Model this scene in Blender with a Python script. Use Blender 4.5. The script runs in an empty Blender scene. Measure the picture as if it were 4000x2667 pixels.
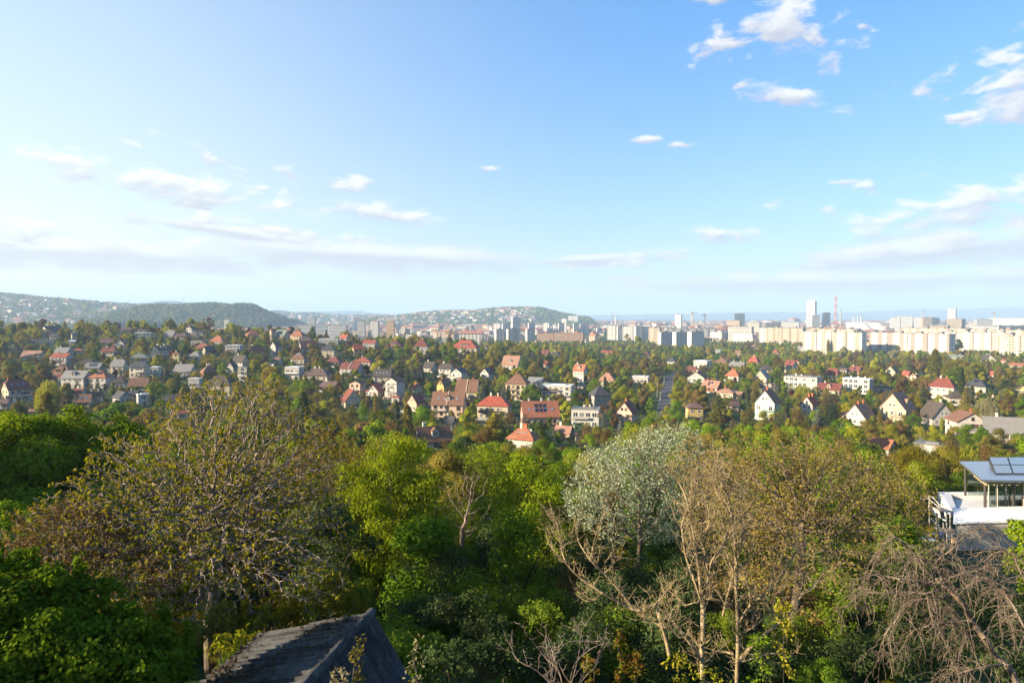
import bpy, math, random
import numpy as np
from mathutils import Vector, Matrix, Euler

scene = bpy.context.scene
C = scene.collection
R = math.radians

# ------------------------------------------------------------------ camera
F = 4000 * 24.0 / 36.0            # focal length in pixels of the 4000 px wide photograph
HORIZON = 1235.0
PITCH = math.atan((1333.5 - HORIZON) / F)
cam_d = bpy.data.cameras.new('camera')
cam_d.lens = 24.0
cam_d.sensor_width = 36.0
cam_d.clip_start = 0.3
cam_d.clip_end = 60000.0
cam = bpy.data.objects.new('camera', cam_d)
C.objects.link(cam)
cam.location = (0, 0, 0)
cam.rotation_euler = (math.pi / 2 - PITCH, 0, 0)
scene.camera = cam

# ------------------------------------------------------------------ sun, sky, exposure
SUN_LEFT = 108.0                  # degrees to the left of the view axis
SUN_EL = 19.0
to_sun = Vector((-math.sin(R(SUN_LEFT)) * math.cos(R(SUN_EL)), math.cos(R(SUN_LEFT)) * math.cos(R(SUN_EL)), math.sin(R(SUN_EL))))
sun_d = bpy.data.lights.new('sun', 'SUN')
sun_d.energy = 5.0
sun_d.angle = R(0.5)
sun_d.color = (1.0, 0.83, 0.58)
sun = bpy.data.objects.new('sun', sun_d)
C.objects.link(sun)
sun.rotation_euler = (-to_sun).to_track_quat('-Z', 'Y').to_euler()
sun.location = (-60, -40, 80)

world = bpy.data.worlds.new('World')
scene.world = world
world.use_nodes = True
WT = world.node_tree
WT.nodes.clear()


class NT:
    """small helper to write node graphs as expressions"""
    def __init__(self, tree):
        self.t = tree

    def n(self, kind, **kw):
        nd = self.t.nodes.new(kind)
        ins = kw.pop('ins', {})
        for k, v in kw.items():
            setattr(nd, k, v)
        for k, v in ins.items():
            self.put(nd.inputs[k], v)
        return nd

    def put(self, sock, v):
        if isinstance(v, bpy.types.NodeSocket):
            self.t.links.new(v, sock)
        elif v is not None:
            if sock.type == 'RGBA' and len(v) == 3:
                v = (*v, 1.0)
            sock.default_value = v

    def m(self, op, a, b=None, c=None, clamp=False):
        nd = self.t.nodes.new('ShaderNodeMath')
        nd.operation = op
        nd.use_clamp = clamp
        for i, v in enumerate((a, b, c)):
            if v is not None:
                self.put(nd.inputs[i], v)
        return nd.outputs[0]

    def vm(self, op, a, b=None):
        nd = self.t.nodes.new('ShaderNodeVectorMath')
        nd.operation = op
        self.put(nd.inputs[0], a)
        if b is not None:
            self.put(nd.inputs[1], b)
        return nd.outputs['Value'] if op in ('LENGTH', 'DOT_PRODUCT') else nd.outputs[0]

    def mix(self, fac, a, b, mode='MIX'):
        nd = self.t.nodes.new('ShaderNodeMix')
        nd.data_type = 'RGBA'
        nd.blend_type = mode
        self.put(nd.inputs[0], fac)
        self.put(nd.inputs[6], a)
        self.put(nd.inputs[7], b)
        return nd.outputs[2]

    def smooth(self, v, lo, hi):
        nd = self.t.nodes.new('ShaderNodeMapRange')
        nd.interpolation_type = 'SMOOTHSTEP'
        self.put(nd.inputs[0], v)
        nd.inputs[1].default_value = lo
        nd.inputs[2].default_value = hi
        return nd.outputs[0]

    def noise(self, vec, scale, detail=4.0, rough=0.55, dist=0.0):
        nd = self.t.nodes.new('ShaderNodeTexNoise')
        if vec is not None:
            self.put(nd.inputs['Vector'], vec)
        nd.inputs['Scale'].default_value = scale
        nd.inputs['Detail'].default_value = detail
        nd.inputs['Roughness'].default_value = rough
        nd.inputs['Distortion'].default_value = dist
        return nd.outputs[0]

    def ramp(self, fac, stops):
        nd = self.t.nodes.new('ShaderNodeValToRGB')
        els = nd.color_ramp.elements
        while len(els) < len(stops):
            els.new(0.5)
        for e, (p, c) in zip(els, stops):
            e.position = p
            e.color = (*c, 1.0)
        self.put(nd.inputs[0], fac)
        return nd.outputs[0]


def ray(px, py):
    """world direction through a pixel of the photograph, scaled so that y = 1"""
    u = (px - 2000.0) / F
    v = (1333.5 - py) / F
    y = math.cos(PITCH) + math.sin(PITCH) * v
    z = -math.sin(PITCH) + math.cos(PITCH) * v
    return Vector((u / y, 1.0, z / y))


def at(px, py, Y):
    return ray(px, py) * Y


# clouds: place in the sky as seen from the camera hill (pixel centre, half width, half height, tilt in degrees, weight)
CLOUDS = """3085 105 150 100 -8 1 1|2800 170 85 55 12 1 1|2925 110 75 55 30 .85 1|3250 215 90 42 25 .8 1|2790 0 70 28 0 .7 1|3370 105 34 13 15 .7 1
3075 372 150 34 -16 .85 1|2895 330 34 18 20 .8 1|3975 330 105 125 20 1.1 1|3855 305 80 22 22 .8 1|3650 322 90 32 8 .75 1|3930 455 90 34 5 .8 1|3760 455 50 14 0 .6 1
3232 815 62 26 0 .95 1|3800 815 360 70 7 1 1|3430 925 95 34 0 .8 1|2830 920 140 30 0 .85 1|3650 950 330 45 5 .6 1
2530 545 60 13 3 .8 1|2660 567 60 12 -4 .8 1|640 722 400 56 -7 .95 1|1340 722 140 34 -6 .7 1|1500 832 190 46 -9 1 1|870 642 120 26 -24 .7 1|660 545 55 16 -20 .55 1
1130 672 55 20 -10 .6 1|1020 735 60 12 0 .6 1|1130 905 420 34 -6 .65 1|2440 1025 190 30 5 .8 1|2610 985 90 18 0 .6 1
500 560 40 12 -15 .5 1|1910 660 40 10 0 .5 1|1850 812 30 14 0 .5 1|3300 712 40 11 0 .5 1|3560 700 260 18 6 .3 1|150 905 420 60 -4 .6 1"""


BANK = ((350, 990, 800, 66, -1), (1450, 1000, 850, 64, -2), (2350, 1015, 330, 30, 2), (3650, 985, 520, 66, 5), (3300, 1100, 900, 50, 0), (900, 905, 420, 30, -5))


def build_sky():
    g = NT(WT)
    tc = g.n('ShaderNodeTexCoord')
    d = tc.outputs['Generated']
    sep = g.n('ShaderNodeSeparateXYZ', ins={0: d})
    X, Yc, Z = sep.outputs
    sky = g.n('ShaderNodeTexSky')
    sky.sky_type = 'NISHITA'
    sky.sun_disc = False
    sky.sun_elevation = R(SUN_EL)
    sky.sun_rotation = R(-SUN_LEFT)
    sky.altitude = 150.0
    sky.air_density = SKY_AIR
    sky.dust_density = SKY_DUST
    sky.ozone_density = SKY_OZONE
    az = g.m('ARCTAN2', X, Yc)
    el = g.m('ARCSINE', Z)
    comb = g.n('ShaderNodeCombineXYZ', ins={0: az, 1: el})
    ae = comb.outputs[0]
    # billow noise, stretched sideways the way flat clouds are seen
    st = g.vm('MULTIPLY', ae, (1.0, 2.2, 1.0))
    warp = g.noise(st, 9.0, 3.0, 0.6)
    n1 = g.noise(st, 20.0, 8.0, 0.6, 0.3)
    st2 = g.vm('ADD', st, (-0.011, 0.016, 0.0))
    n2 = g.noise(st2, 20.0, 8.0, 0.6, 0.3)
    best = None
    lows = None
    for row in CLOUDS.replace('\n', '|').split('|'):
        px, py, rx, ry, tilt, w, _ = [float(t) for t in row.split()]
        r = ray(px, py).normalized()
        a0, e0 = math.atan2(r.x, r.y), math.asin(r.z)
        mp = g.n('ShaderNodeMapping', vector_type='TEXTURE')
        g.put(mp.inputs['Vector'], ae)
        mp.inputs['Location'].default_value = (a0, e0, 0)
        mp.inputs['Rotation'].default_value = (0, 0, R(tilt))
        mp.inputs['Scale'].default_value = (rx / F * 1.25, ry / F * 1.25, 1)
        ln = g.vm('LENGTH', mp.outputs[0])
        k = g.m('SUBTRACT', w, g.m('MULTIPLY', ln, w))
        best = k if best is None else g.m('MAXIMUM', best, k)
        kp = g.m('MAXIMUM', k, 0.0)
        hy = g.n('ShaderNodeSeparateXYZ', ins={0: mp.outputs[0]}).outputs[1]
        ky = g.m('MULTIPLY', kp, hy)
        sumk = kp if lows is None else g.m('ADD', sumk, kp)
        lows = ky if lows is None else g.m('ADD', lows, ky)
    best = g.m('MAXIMUM', best, -0.6)
    # fair-weather clouds over the rest of the sky, all the way round
    wide = g.noise(st, 3.1, 5.0, 0.6)
    field = g.m('MULTIPLY', g.m('SUBTRACT', wide, 0.80), 2.2)
    cover = g.m('MAXIMUM', best, field)
    n1s = g.m('MULTIPLY', g.m('SUBTRACT', n1, 0.5), 3.6)
    dens = g.smooth(g.m('ADD', cover, n1s), 0.08, 0.85)
    dens = g.m('MULTIPLY', dens, CLOUD_ALPHA)
    # sides that look to the sun are bright, the others show the grey base
    high = g.m('DIVIDE', lows, g.m('ADD', sumk, 0.05))
    nd = g.m('MULTIPLY', g.m('SUBTRACT', n1, n2), 2.6)
    lit = g.m('ADD', g.m('ADD', g.m('MULTIPLY', high, 1.2), nd), 0.52, clamp=True)
    ccol = g.mix(lit, CLOUD_SHADE, CLOUD_LIT)
    gm = g.n('ShaderNodeGamma', ins={'Color': sky.outputs[0], 'Gamma': SKY_GAMMA})
    hs = g.n('ShaderNodeHueSaturation', ins={'Color': gm.outputs[0], 'Saturation': SKY_SAT, 'Value': SKY_VALUE})
    tint = g.mix(1.0, hs.outputs[0], SKY_TINT, 'MULTIPLY')
    # milky air low over the horizon, wider and whiter towards the sun
    sd = g.vm('DOT_PRODUCT', d, tuple(to_sun))
    s_ = g.smooth(sd, -0.42, 0.5)
    elp = g.m('MAXIMUM', el, 0.0)
    fall = g.m('ADD', 0.17, g.m('MULTIPLY', s_, 0.30))
    veil = g.m('MULTIPLY', g.m('EXPONENT', g.m('MULTIPLY', g.m('DIVIDE', elp, fall), -1.0)), g.m('ADD', 0.80, g.m('MULTIPLY', s_, 0.2)))
    vcol = g.mix(s_, VEIL_FAR, VEIL_SUN)
    base = g.mix(veil, tint, vcol)
    # soft grey-lilac bank of distant cloud with bright crumbly upper edges
    bank, up = None, None
    nb = g.noise(g.vm('MULTIPLY', ae, (1.0, 2.2, 1.0)), 13.0, 6.0, 0.62)
    for (px, py, rx, ry, tilt) in BANK:
        r = ray(px, py).normalized()
        mp = g.n('ShaderNodeMapping', vector_type='TEXTURE')
        g.put(mp.inputs['Vector'], ae)
        mp.inputs['Location'].default_value = (math.atan2(r.x, r.y), math.asin(r.z), 0)
        mp.inputs['Rotation'].default_value = (0, 0, R(tilt))
        mp.inputs['Scale'].default_value = (rx / F, ry / F, 1)
        k = g.m('SUBTRACT', 1.0, g.vm('LENGTH', mp.outputs[0]))
        hy = g.n('ShaderNodeSeparateXYZ', ins={0: mp.outputs[0]}).outputs[1]
        ky = g.m('MULTIPLY', g.m('MAXIMUM', k, 0.0), hy)
        bank = k if bank is None else g.m('MAXIMUM', bank, k)
        up = ky if up is None else g.m('ADD', up, ky)
    bk = g.m('MULTIPLY', g.smooth(g.m('ADD', bank, g.m('MULTIPLY', g.m('SUBTRACT', nb, 0.5), 2.6)), -0.12, 0.55), 0.8)
    bl = g.m('ADD', g.m('ADD', g.m('MULTIPLY', up, 3.4), g.m('MULTIPLY', g.m('SUBTRACT', nb, 0.5), 1.2)), 0.22, clamp=True)
    base = g.mix(bk, base, g.mix(bl, BANK_SHADE, BANK_LIT))
    glow = g.n('ShaderNodeCombineXYZ', ins={0: g.m('ADD', 1.0, g.m('MULTIPLY', s_, 0.12)), 1: g.m('ADD', 1.0, g.m('MULTIPLY', s_, 0.12)), 2: g.m('ADD', 1.0, g.m('MULTIPLY', s_, 0.04))}).outputs[0]
    col = g.mix(1.0, g.mix(dens, base, ccol), glow, 'MULTIPLY')
    bg = g.n('ShaderNodeBackground', ins={'Color': col, 'Strength': SKY_STRENGTH})
    out = g.n('ShaderNodeOutputWorld')
    g.t.links.new(bg.outputs[0], out.inputs['Surface'])


HAZE = 1.3e-4
SKY_STRENGTH = 0.087
SKY_AIR, SKY_DUST, SKY_OZONE = 1.0, 0.3, 2.2
SKY_GAMMA, SKY_SAT, SKY_VALUE = 0.62, 1.55, 1.0
SKY_TINT = (0.72, 1.2, 1.58)
VEIL_FAR = (3.0, 2.9, 2.98)
VEIL_SUN = (3.62, 3.62, 3.6)
BANK_SHADE = (2.3, 2.28, 2.5)
BANK_LIT = (3.6, 3.52, 3.45)
CLOUD_ALPHA = 0.86
CLOUD_LIT = (3.7, 3.62, 3.5)
CLOUD_SHADE = (2.2, 2.25, 2.5)
build_sky()
world.cycles.sampling_method = 'MANUAL'
world.cycles.sample_map_resolution = 1024

vs = scene.view_settings
vs.view_transform = 'Standard'
vs.look = 'None'
vs.exposure = 1.74
vs.gamma = 1.0
vs.use_curve_mapping = False
scene.render.engine = 'CYCLES'
cy = scene.cycles
cy.use_denoising = True
try:
    cy.denoiser = 'OPENIMAGEDENOISE'
    cy.denoising_input_passes = 'RGB_ALBEDO_NORMAL'
except Exception:
    pass
cy.max_bounces = 5
cy.diffuse_bounces = 1
cy.glossy_bounces = 2
cy.transmission_bounces = 3
cy.transparent_max_bounces = 6
cy.volume_bounces = 0
cy.sample_clamp_indirect = 6.0
cy.caustics_reflective = False
cy.caustics_refractive = False
cy.use_adaptive_sampling = True
cy.adaptive_threshold = 0.015


# ------------------------------------------------------------------ helpers
def tag(o, label=None, cat=None, group=None, kind=None):
    if label:
        o['label'] = label
    if cat:
        o['category'] = cat
    if group:
        o['group'] = group
    if kind:
        o['kind'] = kind
    return o


def link(o, parent=None):
    C.objects.link(o)
    if parent is not None:
        o.parent = parent
    return o


def empty(name, loc=(0, 0, 0), rz=0.0):
    o = bpy.data.objects.new(name, None)
    o.empty_display_size = 0.5
    o.location = loc
    o.rotation_euler = (0, 0, rz)
    C.objects.link(o)
    return o


def mesh_obj(name, me, parent=None, loc=(0, 0, 0), rot=(0, 0, 0), sc=(1, 1, 1)):
    o = bpy.data.objects.new(name, me)
    o.location = loc
    o.rotation_euler = rot
    o.scale = sc
    return link(o, parent)


def np_mesh(name, verts, faces, mats=(), midx=None, smooth=False):
    """fast mesh from arrays; faces is (M,3) or (M,4)"""
    verts = np.asarray(verts, dtype=np.float32)
    faces = np.asarray(faces, dtype=np.int32)
    k = faces.shape[1]
    me = bpy.data.meshes.new(name)
    me.vertices.add(len(verts))
    me.vertices.foreach_set('co', verts.ravel())
    me.loops.add(faces.size)
    me.loops.foreach_set('vertex_index', faces.ravel())
    me.polygons.add(len(faces))
    me.polygons.foreach_set('loop_start', np.arange(0, faces.size, k, dtype=np.int32))
    me.polygons.foreach_set('loop_total', np.full(len(faces), k, dtype=np.int32))
    if midx is not None:
        me.polygons.foreach_set('material_index', np.asarray(midx, dtype=np.int32))
    if smooth:
        me.polygons.foreach_set('use_smooth', np.ones(len(faces), dtype=bool))
    for m in mats:
        me.materials.append(m)
    me.update(calc_edges=True)
    return me


class MB:
    """collects polygons, then becomes one mesh"""
    def __init__(self):
        self.v, self.f, self.mi = [], [], []
        self.cur = 0

    def poly(self, pts):
        i = len(self.v)
        self.v += [tuple(p) for p in pts]
        self.f.append(tuple(range(i, i + len(pts))))
        self.mi.append(self.cur)

    def box(self, c, s, rz=0.0, M=None):
        hx, hy, hz = s[0] / 2, s[1] / 2, s[2] / 2
        pts = [Vector((x, y, z)) for z in (-hz, hz) for y in (-hy, hy) for x in (-hx, hx)]
        if rz:
            q = Matrix.Rotation(rz, 3, 'Z')
            pts = [q @ p for p in pts]
        if M is not None:
            pts = [M @ p for p in pts]
        pts = [p + Vector(c) for p in pts]
        i = len(self.v)
        self.v += [tuple(p) for p in pts]
        for q in ((0, 2, 3, 1), (4, 5, 7, 6), (0, 1, 5, 4), (2, 6, 7, 3), (0, 4, 6, 2), (1, 3, 7, 5)):
            self.f.append(tuple(i + k for k in q))
            self.mi.append(self.cur)
        return self

    def prism(self, prof, x0, x1, axis='x'):
        """profile polygon in (a, z) pushed along an axis (counter-clockwise profile)"""
        n = len(prof)
        i = len(self.v)
        for x in (x0, x1):
            for a, z in prof:
                self.v.append((x, a, z) if axis == 'x' else (a, x, z))
        self.f.append(tuple(i + k for k in range(n)))
        self.f.append(tuple(i + n + k for k in reversed(range(n))))
        self.mi += [self.cur, self.cur]
        for k in range(n):
            j = (k + 1) % n
            self.f.append((i + k, i + n + k, i + n + j, i + j))
            self.mi.append(self.cur)
        return self

    def tube(self, pts, r, n=6, r2=None):
        pts = [Vector(p) for p in pts]
        rings = []
        for k, p in enumerate(pts):
            d = (pts[min(k + 1, len(pts) - 1)] - pts[max(k - 1, 0)]).normalized()
            a = d.orthogonal().normalized()
            b = d.cross(a)
            rr = r if r2 is None else r + (r2 - r) * k / max(1, len(pts) - 1)
            base = len(self.v)
            for q in range(n):
                t = 2 * math.pi * q / n
                self.v.append(tuple(p + (a * math.cos(t) + b * math.sin(t)) * rr))
            rings.append(base)
        for k in range(len(rings) - 1):
            for q in range(n):
                w = (q + 1) % n
                self.f.append((rings[k] + q, rings[k] + w, rings[k + 1] + w, rings[k + 1] + q))
                self.mi.append(self.cur)
        self.f.append(tuple(rings[0] + q for q in reversed(range(n))))
        self.f.append(tuple(rings[-1] + q for q in range(n)))
        self.mi += [self.cur, self.cur]
        return self

    def mesh(self, name, *mats):
        me = bpy.data.meshes.new(name)
        me.from_pydata(self.v, [], self.f)
        for m in mats:
            me.materials.append(m)
        if len(mats) > 1:
            me.polygons.foreach_set('material_index', self.mi)
        me.update()
        return me

    def build(self, name, mats, parent=None, **kw):
        if not isinstance(mats, (tuple, list)):
            mats = (mats,)
        return mesh_obj(name, self.mesh(name, *mats), parent, **kw)


# ------------------------------------------------------------------ materials
_M = {}


def bsdf_mat(name, fn):
    if name in _M:
        return _M[name]
    m = bpy.data.materials.new(name)
    m.use_nodes = True
    t = m.node_tree
    t.nodes.clear()
    g = NT(t)
    sh = fn(g)
    o = g.n('ShaderNodeOutputMaterial')
    t.links.new(sh, o.inputs['Surface'])
    _M[name] = m
    return m


def prin(g, color, rough=0.8, spec=0.3, bump=None, metal=0.0):
    p = g.n('ShaderNodeBsdfPrincipled')
    g.put(p.inputs['Base Color'], color)
    g.put(p.inputs['Roughness'], rough)
    p.inputs['Specular IOR Level'].default_value = spec
    p.inputs['Metallic'].default_value = metal
    if bump is not None:
        b = g.n('ShaderNodeBump')
        b.inputs['Strength'].default_value = bump[1]
        b.inputs['Distance'].default_value = bump[2]
        g.put(b.inputs['Height'], bump[0])
        g.put(p.inputs['Normal'], b.outputs[0])
    return p.outputs[0]


def hexkey(c):
    return '_'.join('%02x' % int(max(0, min(1, v)) * 255) for v in c)


def plaster(c, weather=0.25):
    c = tuple(v * 0.86 for v in c)

    def fn(g):
        co = g.n('ShaderNodeTexCoord').outputs['Object']
        n = g.noise(co, 0.7, 5, 0.65)
        n2 = g.noise(g.vm('MULTIPLY', co, (3.0, 3.0, 0.35)), 1.3, 4, 0.6)
        k = g.m('ADD', g.m('MULTIPLY', n, 0.6), g.m('MULTIPLY', n2, 0.4))
        dark = tuple(v * (1 - weather) * f for v, f in zip(c, (1.0, 0.97, 0.92)))
        col = g.mix(g.smooth(k, 0.32, 0.62), dark, c)
        return prin(g, col, 0.9, 0.2)
    return bsdf_mat('plaster_' + hexkey(c), fn)


def tiles(c, pitch=0.33):
    c = tuple(v * 0.82 for v in c)

    def fn(g):
        co = g.n('ShaderNodeTexCoord').outputs['Object']
        n = g.noise(co, 0.9, 5, 0.7)
        n2 = g.noise(co, 6.0, 3, 0.6)
        rnd = g.n('ShaderNodeObjectInfo').outputs['Random']
        k = g.m('ADD', g.m('MULTIPLY', n, 0.65), g.m('MULTIPLY', n2, 0.35))
        lo = tuple(v * 0.55 for v in c)
        hi = tuple(min(1, v * 1.25 + 0.01) for v in c)
        col = g.mix(g.smooth(k, 0.3, 0.68), lo, hi)
        col = g.mix(g.m('MULTIPLY', rnd, 0.18), col, (0.10, 0.08, 0.06))
        sp = g.n('ShaderNodeSeparateXYZ', ins={0: co})
        rows = g.m('FRACT', g.m('MULTIPLY', sp.outputs[2], 1.0 / (pitch * 0.6)))
        return prin(g, col, 0.75, 0.25, (rows, 0.6, 0.04))
    return bsdf_mat('rooftile_' + hexkey(c), fn)


def plain(name, c, rough=0.7, spec=0.3, metal=0.0, var=0.15, scale=2.0):
    c = tuple(v * 0.82 for v in c)

    def fn(g):
        co = g.n('ShaderNodeTexCoord').outputs['Object']
        n = g.noise(co, scale, 4, 0.6)
        col = g.mix(n, tuple(v * (1 - var) for v in c), tuple(min(1, v * (1 + var)) for v in c))
        return prin(g, col, rough, spec, metal=metal)
    return bsdf_mat(name, fn)


def glass_mat():
    def fn(g):
        co = g.n('ShaderNodeObjectInfo').outputs['Random']
        col = g.ramp(co, [(0.0, (0.010, 0.013, 0.017)), (0.7, (0.03, 0.035, 0.04)), (1.0, (0.16, 0.15, 0.13))])
        return prin(g, col, 0.08, 0.6)
    return bsdf_mat('window_glass', fn)


def leaf_mat(name, stops, trans=0.35, objvar=0.25, rough=0.6):
    """foliage: colour differs from leaf to leaf and from plant to plant; light passes through"""
    stops = [tuple(v * 0.77 for v in c) for c in stops]

    def fn(g):
        isl = g.n('ShaderNodeNewGeometry').outputs['Random Per Island']
        obr = g.n('ShaderNodeObjectInfo').outputs['Random']
        k = g.m('ADD', g.m('MULTIPLY', isl, 1.0 - objvar), g.m('MULTIPLY', obr, objvar))
        n = len(stops)
        col = g.ramp(k, [(0.12 + 0.76 * i / max(1, n - 1), c) for i, c in enumerate(stops)])
        hs = g.n('ShaderNodeHueSaturation', ins={'Color': col})
        g.put(hs.inputs['Value'], g.m('ADD', 0.82, g.m('MULTIPLY', obr, 0.4)))
        g.put(hs.inputs['Hue'], g.m('ADD', 0.485, g.m('MULTIPLY', g.m('FRACT', g.m('MULTIPLY', obr, 7.31)), 0.03)))
        c = hs.outputs[0]
        d = g.n('ShaderNodeBsdfDiffuse', ins={'Color': c})
        tcol = g.mix(1.0, c, (1.5, 1.35, 0.6), 'MULTIPLY')
        tr = g.n('ShaderNodeBsdfTranslucent', ins={'Color': tcol})
        mx = g.n('ShaderNodeMixShader', ins={0: trans})
        g.t.links.new(d.outputs[0], mx.inputs[1])
        g.t.links.new(tr.outputs[0], mx.inputs[2])
        return mx.outputs[0]
    return bsdf_mat(name, fn)


def bark_mat(name, c1, c2, scale=9.0):
    c1, c2 = tuple(v * 0.84 for v in c1), tuple(v * 0.84 for v in c2)

    def fn(g):
        co = g.n('ShaderNodeTexCoord').outputs['Object']
        n = g.noise(g.vm('MULTIPLY', co, (1.0, 1.0, 0.3)), scale, 5, 0.65)
        n2 = g.noise(co, scale * 0.25, 3, 0.6)
        k = g.m('ADD', g.m('MULTIPLY', n, 0.6), g.m('MULTIPLY', n2, 0.4))
        col = g.mix(g.smooth(k, 0.35, 0.65), c1, c2)
        return prin(g, col, 0.9, 0.15, (n, 0.5, 0.02))
    return bsdf_mat(name, fn)


LEAF = {
    'fresh': leaf_mat('leaf_fresh', [(0.106, 0.194, 0.011), (0.149, 0.245, 0.015), (0.237, 0.306, 0.020)]),
    'green': leaf_mat('leaf_green', [(0.066, 0.124, 0.014), (0.114, 0.190, 0.018), (0.193, 0.246, 0.024)]),
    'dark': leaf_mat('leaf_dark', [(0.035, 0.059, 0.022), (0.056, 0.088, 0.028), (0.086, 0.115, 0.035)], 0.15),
    'spruce': leaf_mat('leaf_spruce', [(0.060, 0.076, 0.045), (0.098, 0.110, 0.066), (0.147, 0.148, 0.085)], 0.1),
    'bluespruce': leaf_mat('leaf_bluespruce', [(0.075, 0.097, 0.088), (0.129, 0.150, 0.132), (0.182, 0.193, 0.158)], 0.1),
    'cedar': leaf_mat('leaf_cedar', [(0.091, 0.113, 0.018), (0.155, 0.162, 0.024), (0.218, 0.202, 0.031)], 0.15),
    'olive': leaf_mat('leaf_olive', [(0.140, 0.134, 0.026), (0.215, 0.190, 0.034), (0.303, 0.245, 0.046)], 0.3),
    'bud': leaf_mat('leaf_bud', [(0.111, 0.072, 0.032), (0.158, 0.109, 0.041), (0.221, 0.151, 0.056)], 0.25),
    'yellow': leaf_mat('leaf_yellow', [(0.278, 0.263, 0.018), (0.355, 0.306, 0.018), (0.479, 0.379, 0.024)], 0.35),
    'lime': leaf_mat('leaf_lime', [(0.210, 0.261, 0.024), (0.330, 0.338, 0.026), (0.374, 0.337, 0.032)]),
    'pale': leaf_mat('leaf_pale', [(0.213, 0.211, 0.105), (0.266, 0.248, 0.131), (0.355, 0.320, 0.175)], 0.3),
    'purple': leaf_mat('leaf_purple', [(0.059, 0.022, 0.024), (0.092, 0.031, 0.031), (0.132, 0.049, 0.042)], 0.2),
    'gold': leaf_mat('leaf_gold', [(0.158, 0.116, 0.020), (0.237, 0.194, 0.022), (0.263, 0.244, 0.023)], 0.4),
    'walnut': leaf_mat('leaf_walnut', [(0.234, 0.162, 0.019), (0.255, 0.220, 0.016), (0.225, 0.251, 0.016), (0.315, 0.300, 0.019)], 0.33),
    'robinia': leaf_mat('leaf_robinia', [(0.118, 0.183, 0.011), (0.201, 0.278, 0.014), (0.255, 0.303, 0.015)], 0.33),
    'hazel': leaf_mat('leaf_hazel', [(0.075, 0.150, 0.011), (0.118, 0.211, 0.016), (0.152, 0.233, 0.018)], 0.33),
    'silver': leaf_mat('leaf_silver', [(0.210, 0.262, 0.181), (0.315, 0.378, 0.258), (0.450, 0.494, 0.322)], 0.25),
    'pinkbud': leaf_mat('leaf_pinkbud', [(0.243, 0.148, 0.065), (0.343, 0.220, 0.086), (0.333, 0.264, 0.065), (0.260, 0.265, 0.035)], 0.35),
    'redbud': leaf_mat('leaf_redbud', [(0.171, 0.059, 0.021), (0.171, 0.131, 0.021), (0.179, 0.237, 0.022)], 0.35),
}
BARK_PALE = bark_mat('bark_pale', (0.20, 0.15, 0.085), (0.46, 0.355, 0.205), 14.0)
BARK_GREY = bark_mat('bark_grey', (0.17, 0.13, 0.10), (0.36, 0.29, 0.235))
BARK_DARK = bark_mat('bark_dark', (0.035, 0.028, 0.022), (0.09, 0.072, 0.055))
BARK_TWIG = bark_mat('bark_twig', (0.12, 0.09, 0.065), (0.26, 0.20, 0.15))
GLASS = glass_mat()
WHITE_FRAME = plain('window_frame_white', (0.72, 0.71, 0.68), 0.5)
BROWN_FRAME = plain('window_frame_brown', (0.12, 0.07, 0.04), 0.6)
BRICK_RED = plain('chimney_brick', (0.36, 0.13, 0.065), 0.9, 0.1, 0, 0.3, 3.0)
CREAM_CHIM = plain('chimney_plaster', (0.62, 0.56, 0.46), 0.9, 0.1, 0, 0.2, 3.0)
SOLAR = plain('solar_panel', (0.012, 0.016, 0.03), 0.12, 0.7)
SKYLIGHT = plain('skylight_glass', (0.16, 0.21, 0.28), 0.08, 0.7)
METAL_GREY = plain('metal_grey', (0.30, 0.31, 0.32), 0.45, 0.4, 0.3)
RAIL = plain('railing', (0.42, 0.40, 0.37), 0.6)
WOOD_DARK = plain('wood_dark', (0.07, 0.045, 0.03), 0.85, 0.15, 0, 0.3, 5.0)


# ------------------------------------------------------------------ terrain
T_PX = np.array([-3000, 0, 600, 1100, 1600, 2000, 2500, 3000, 4000, 7000], float)
T_Y = np.array([0, 15, 26, 40, 60, 100, 180, 250, 350, 450, 550, 640, 760, 1000, 1300, 60000], float)
T_Z = np.array([
    [-8.5] * 10, [-10.8] * 10, [-13] * 10, [-15.4] * 10, [-19] * 10, [-26] * 10, [-36] * 10,
    [-41, -41, -42, -43, -43, -43, -43.5, -43.5, -42, -42],
    [-39, -39, -39, -40, -41, -42.5, -44, -44, -43, -43],
    [-32, -32, -32, -34, -36, -42, -46, -46, -45, -45],
    [-24, -24, -23, -26, -30, -39, -48, -48, -47, -47],
    [-16.5, -16.5, -14, -20, -29, -36, -49.5, -49.5, -49, -49],
    [-20, -20, -18, -26, -37, -43, -52, -52, -51, -51],
    [-45, -45, -45, -46, -48, -50, -54, -54, -53, -53],
    [-57] * 10, [-57] * 10])


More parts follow.
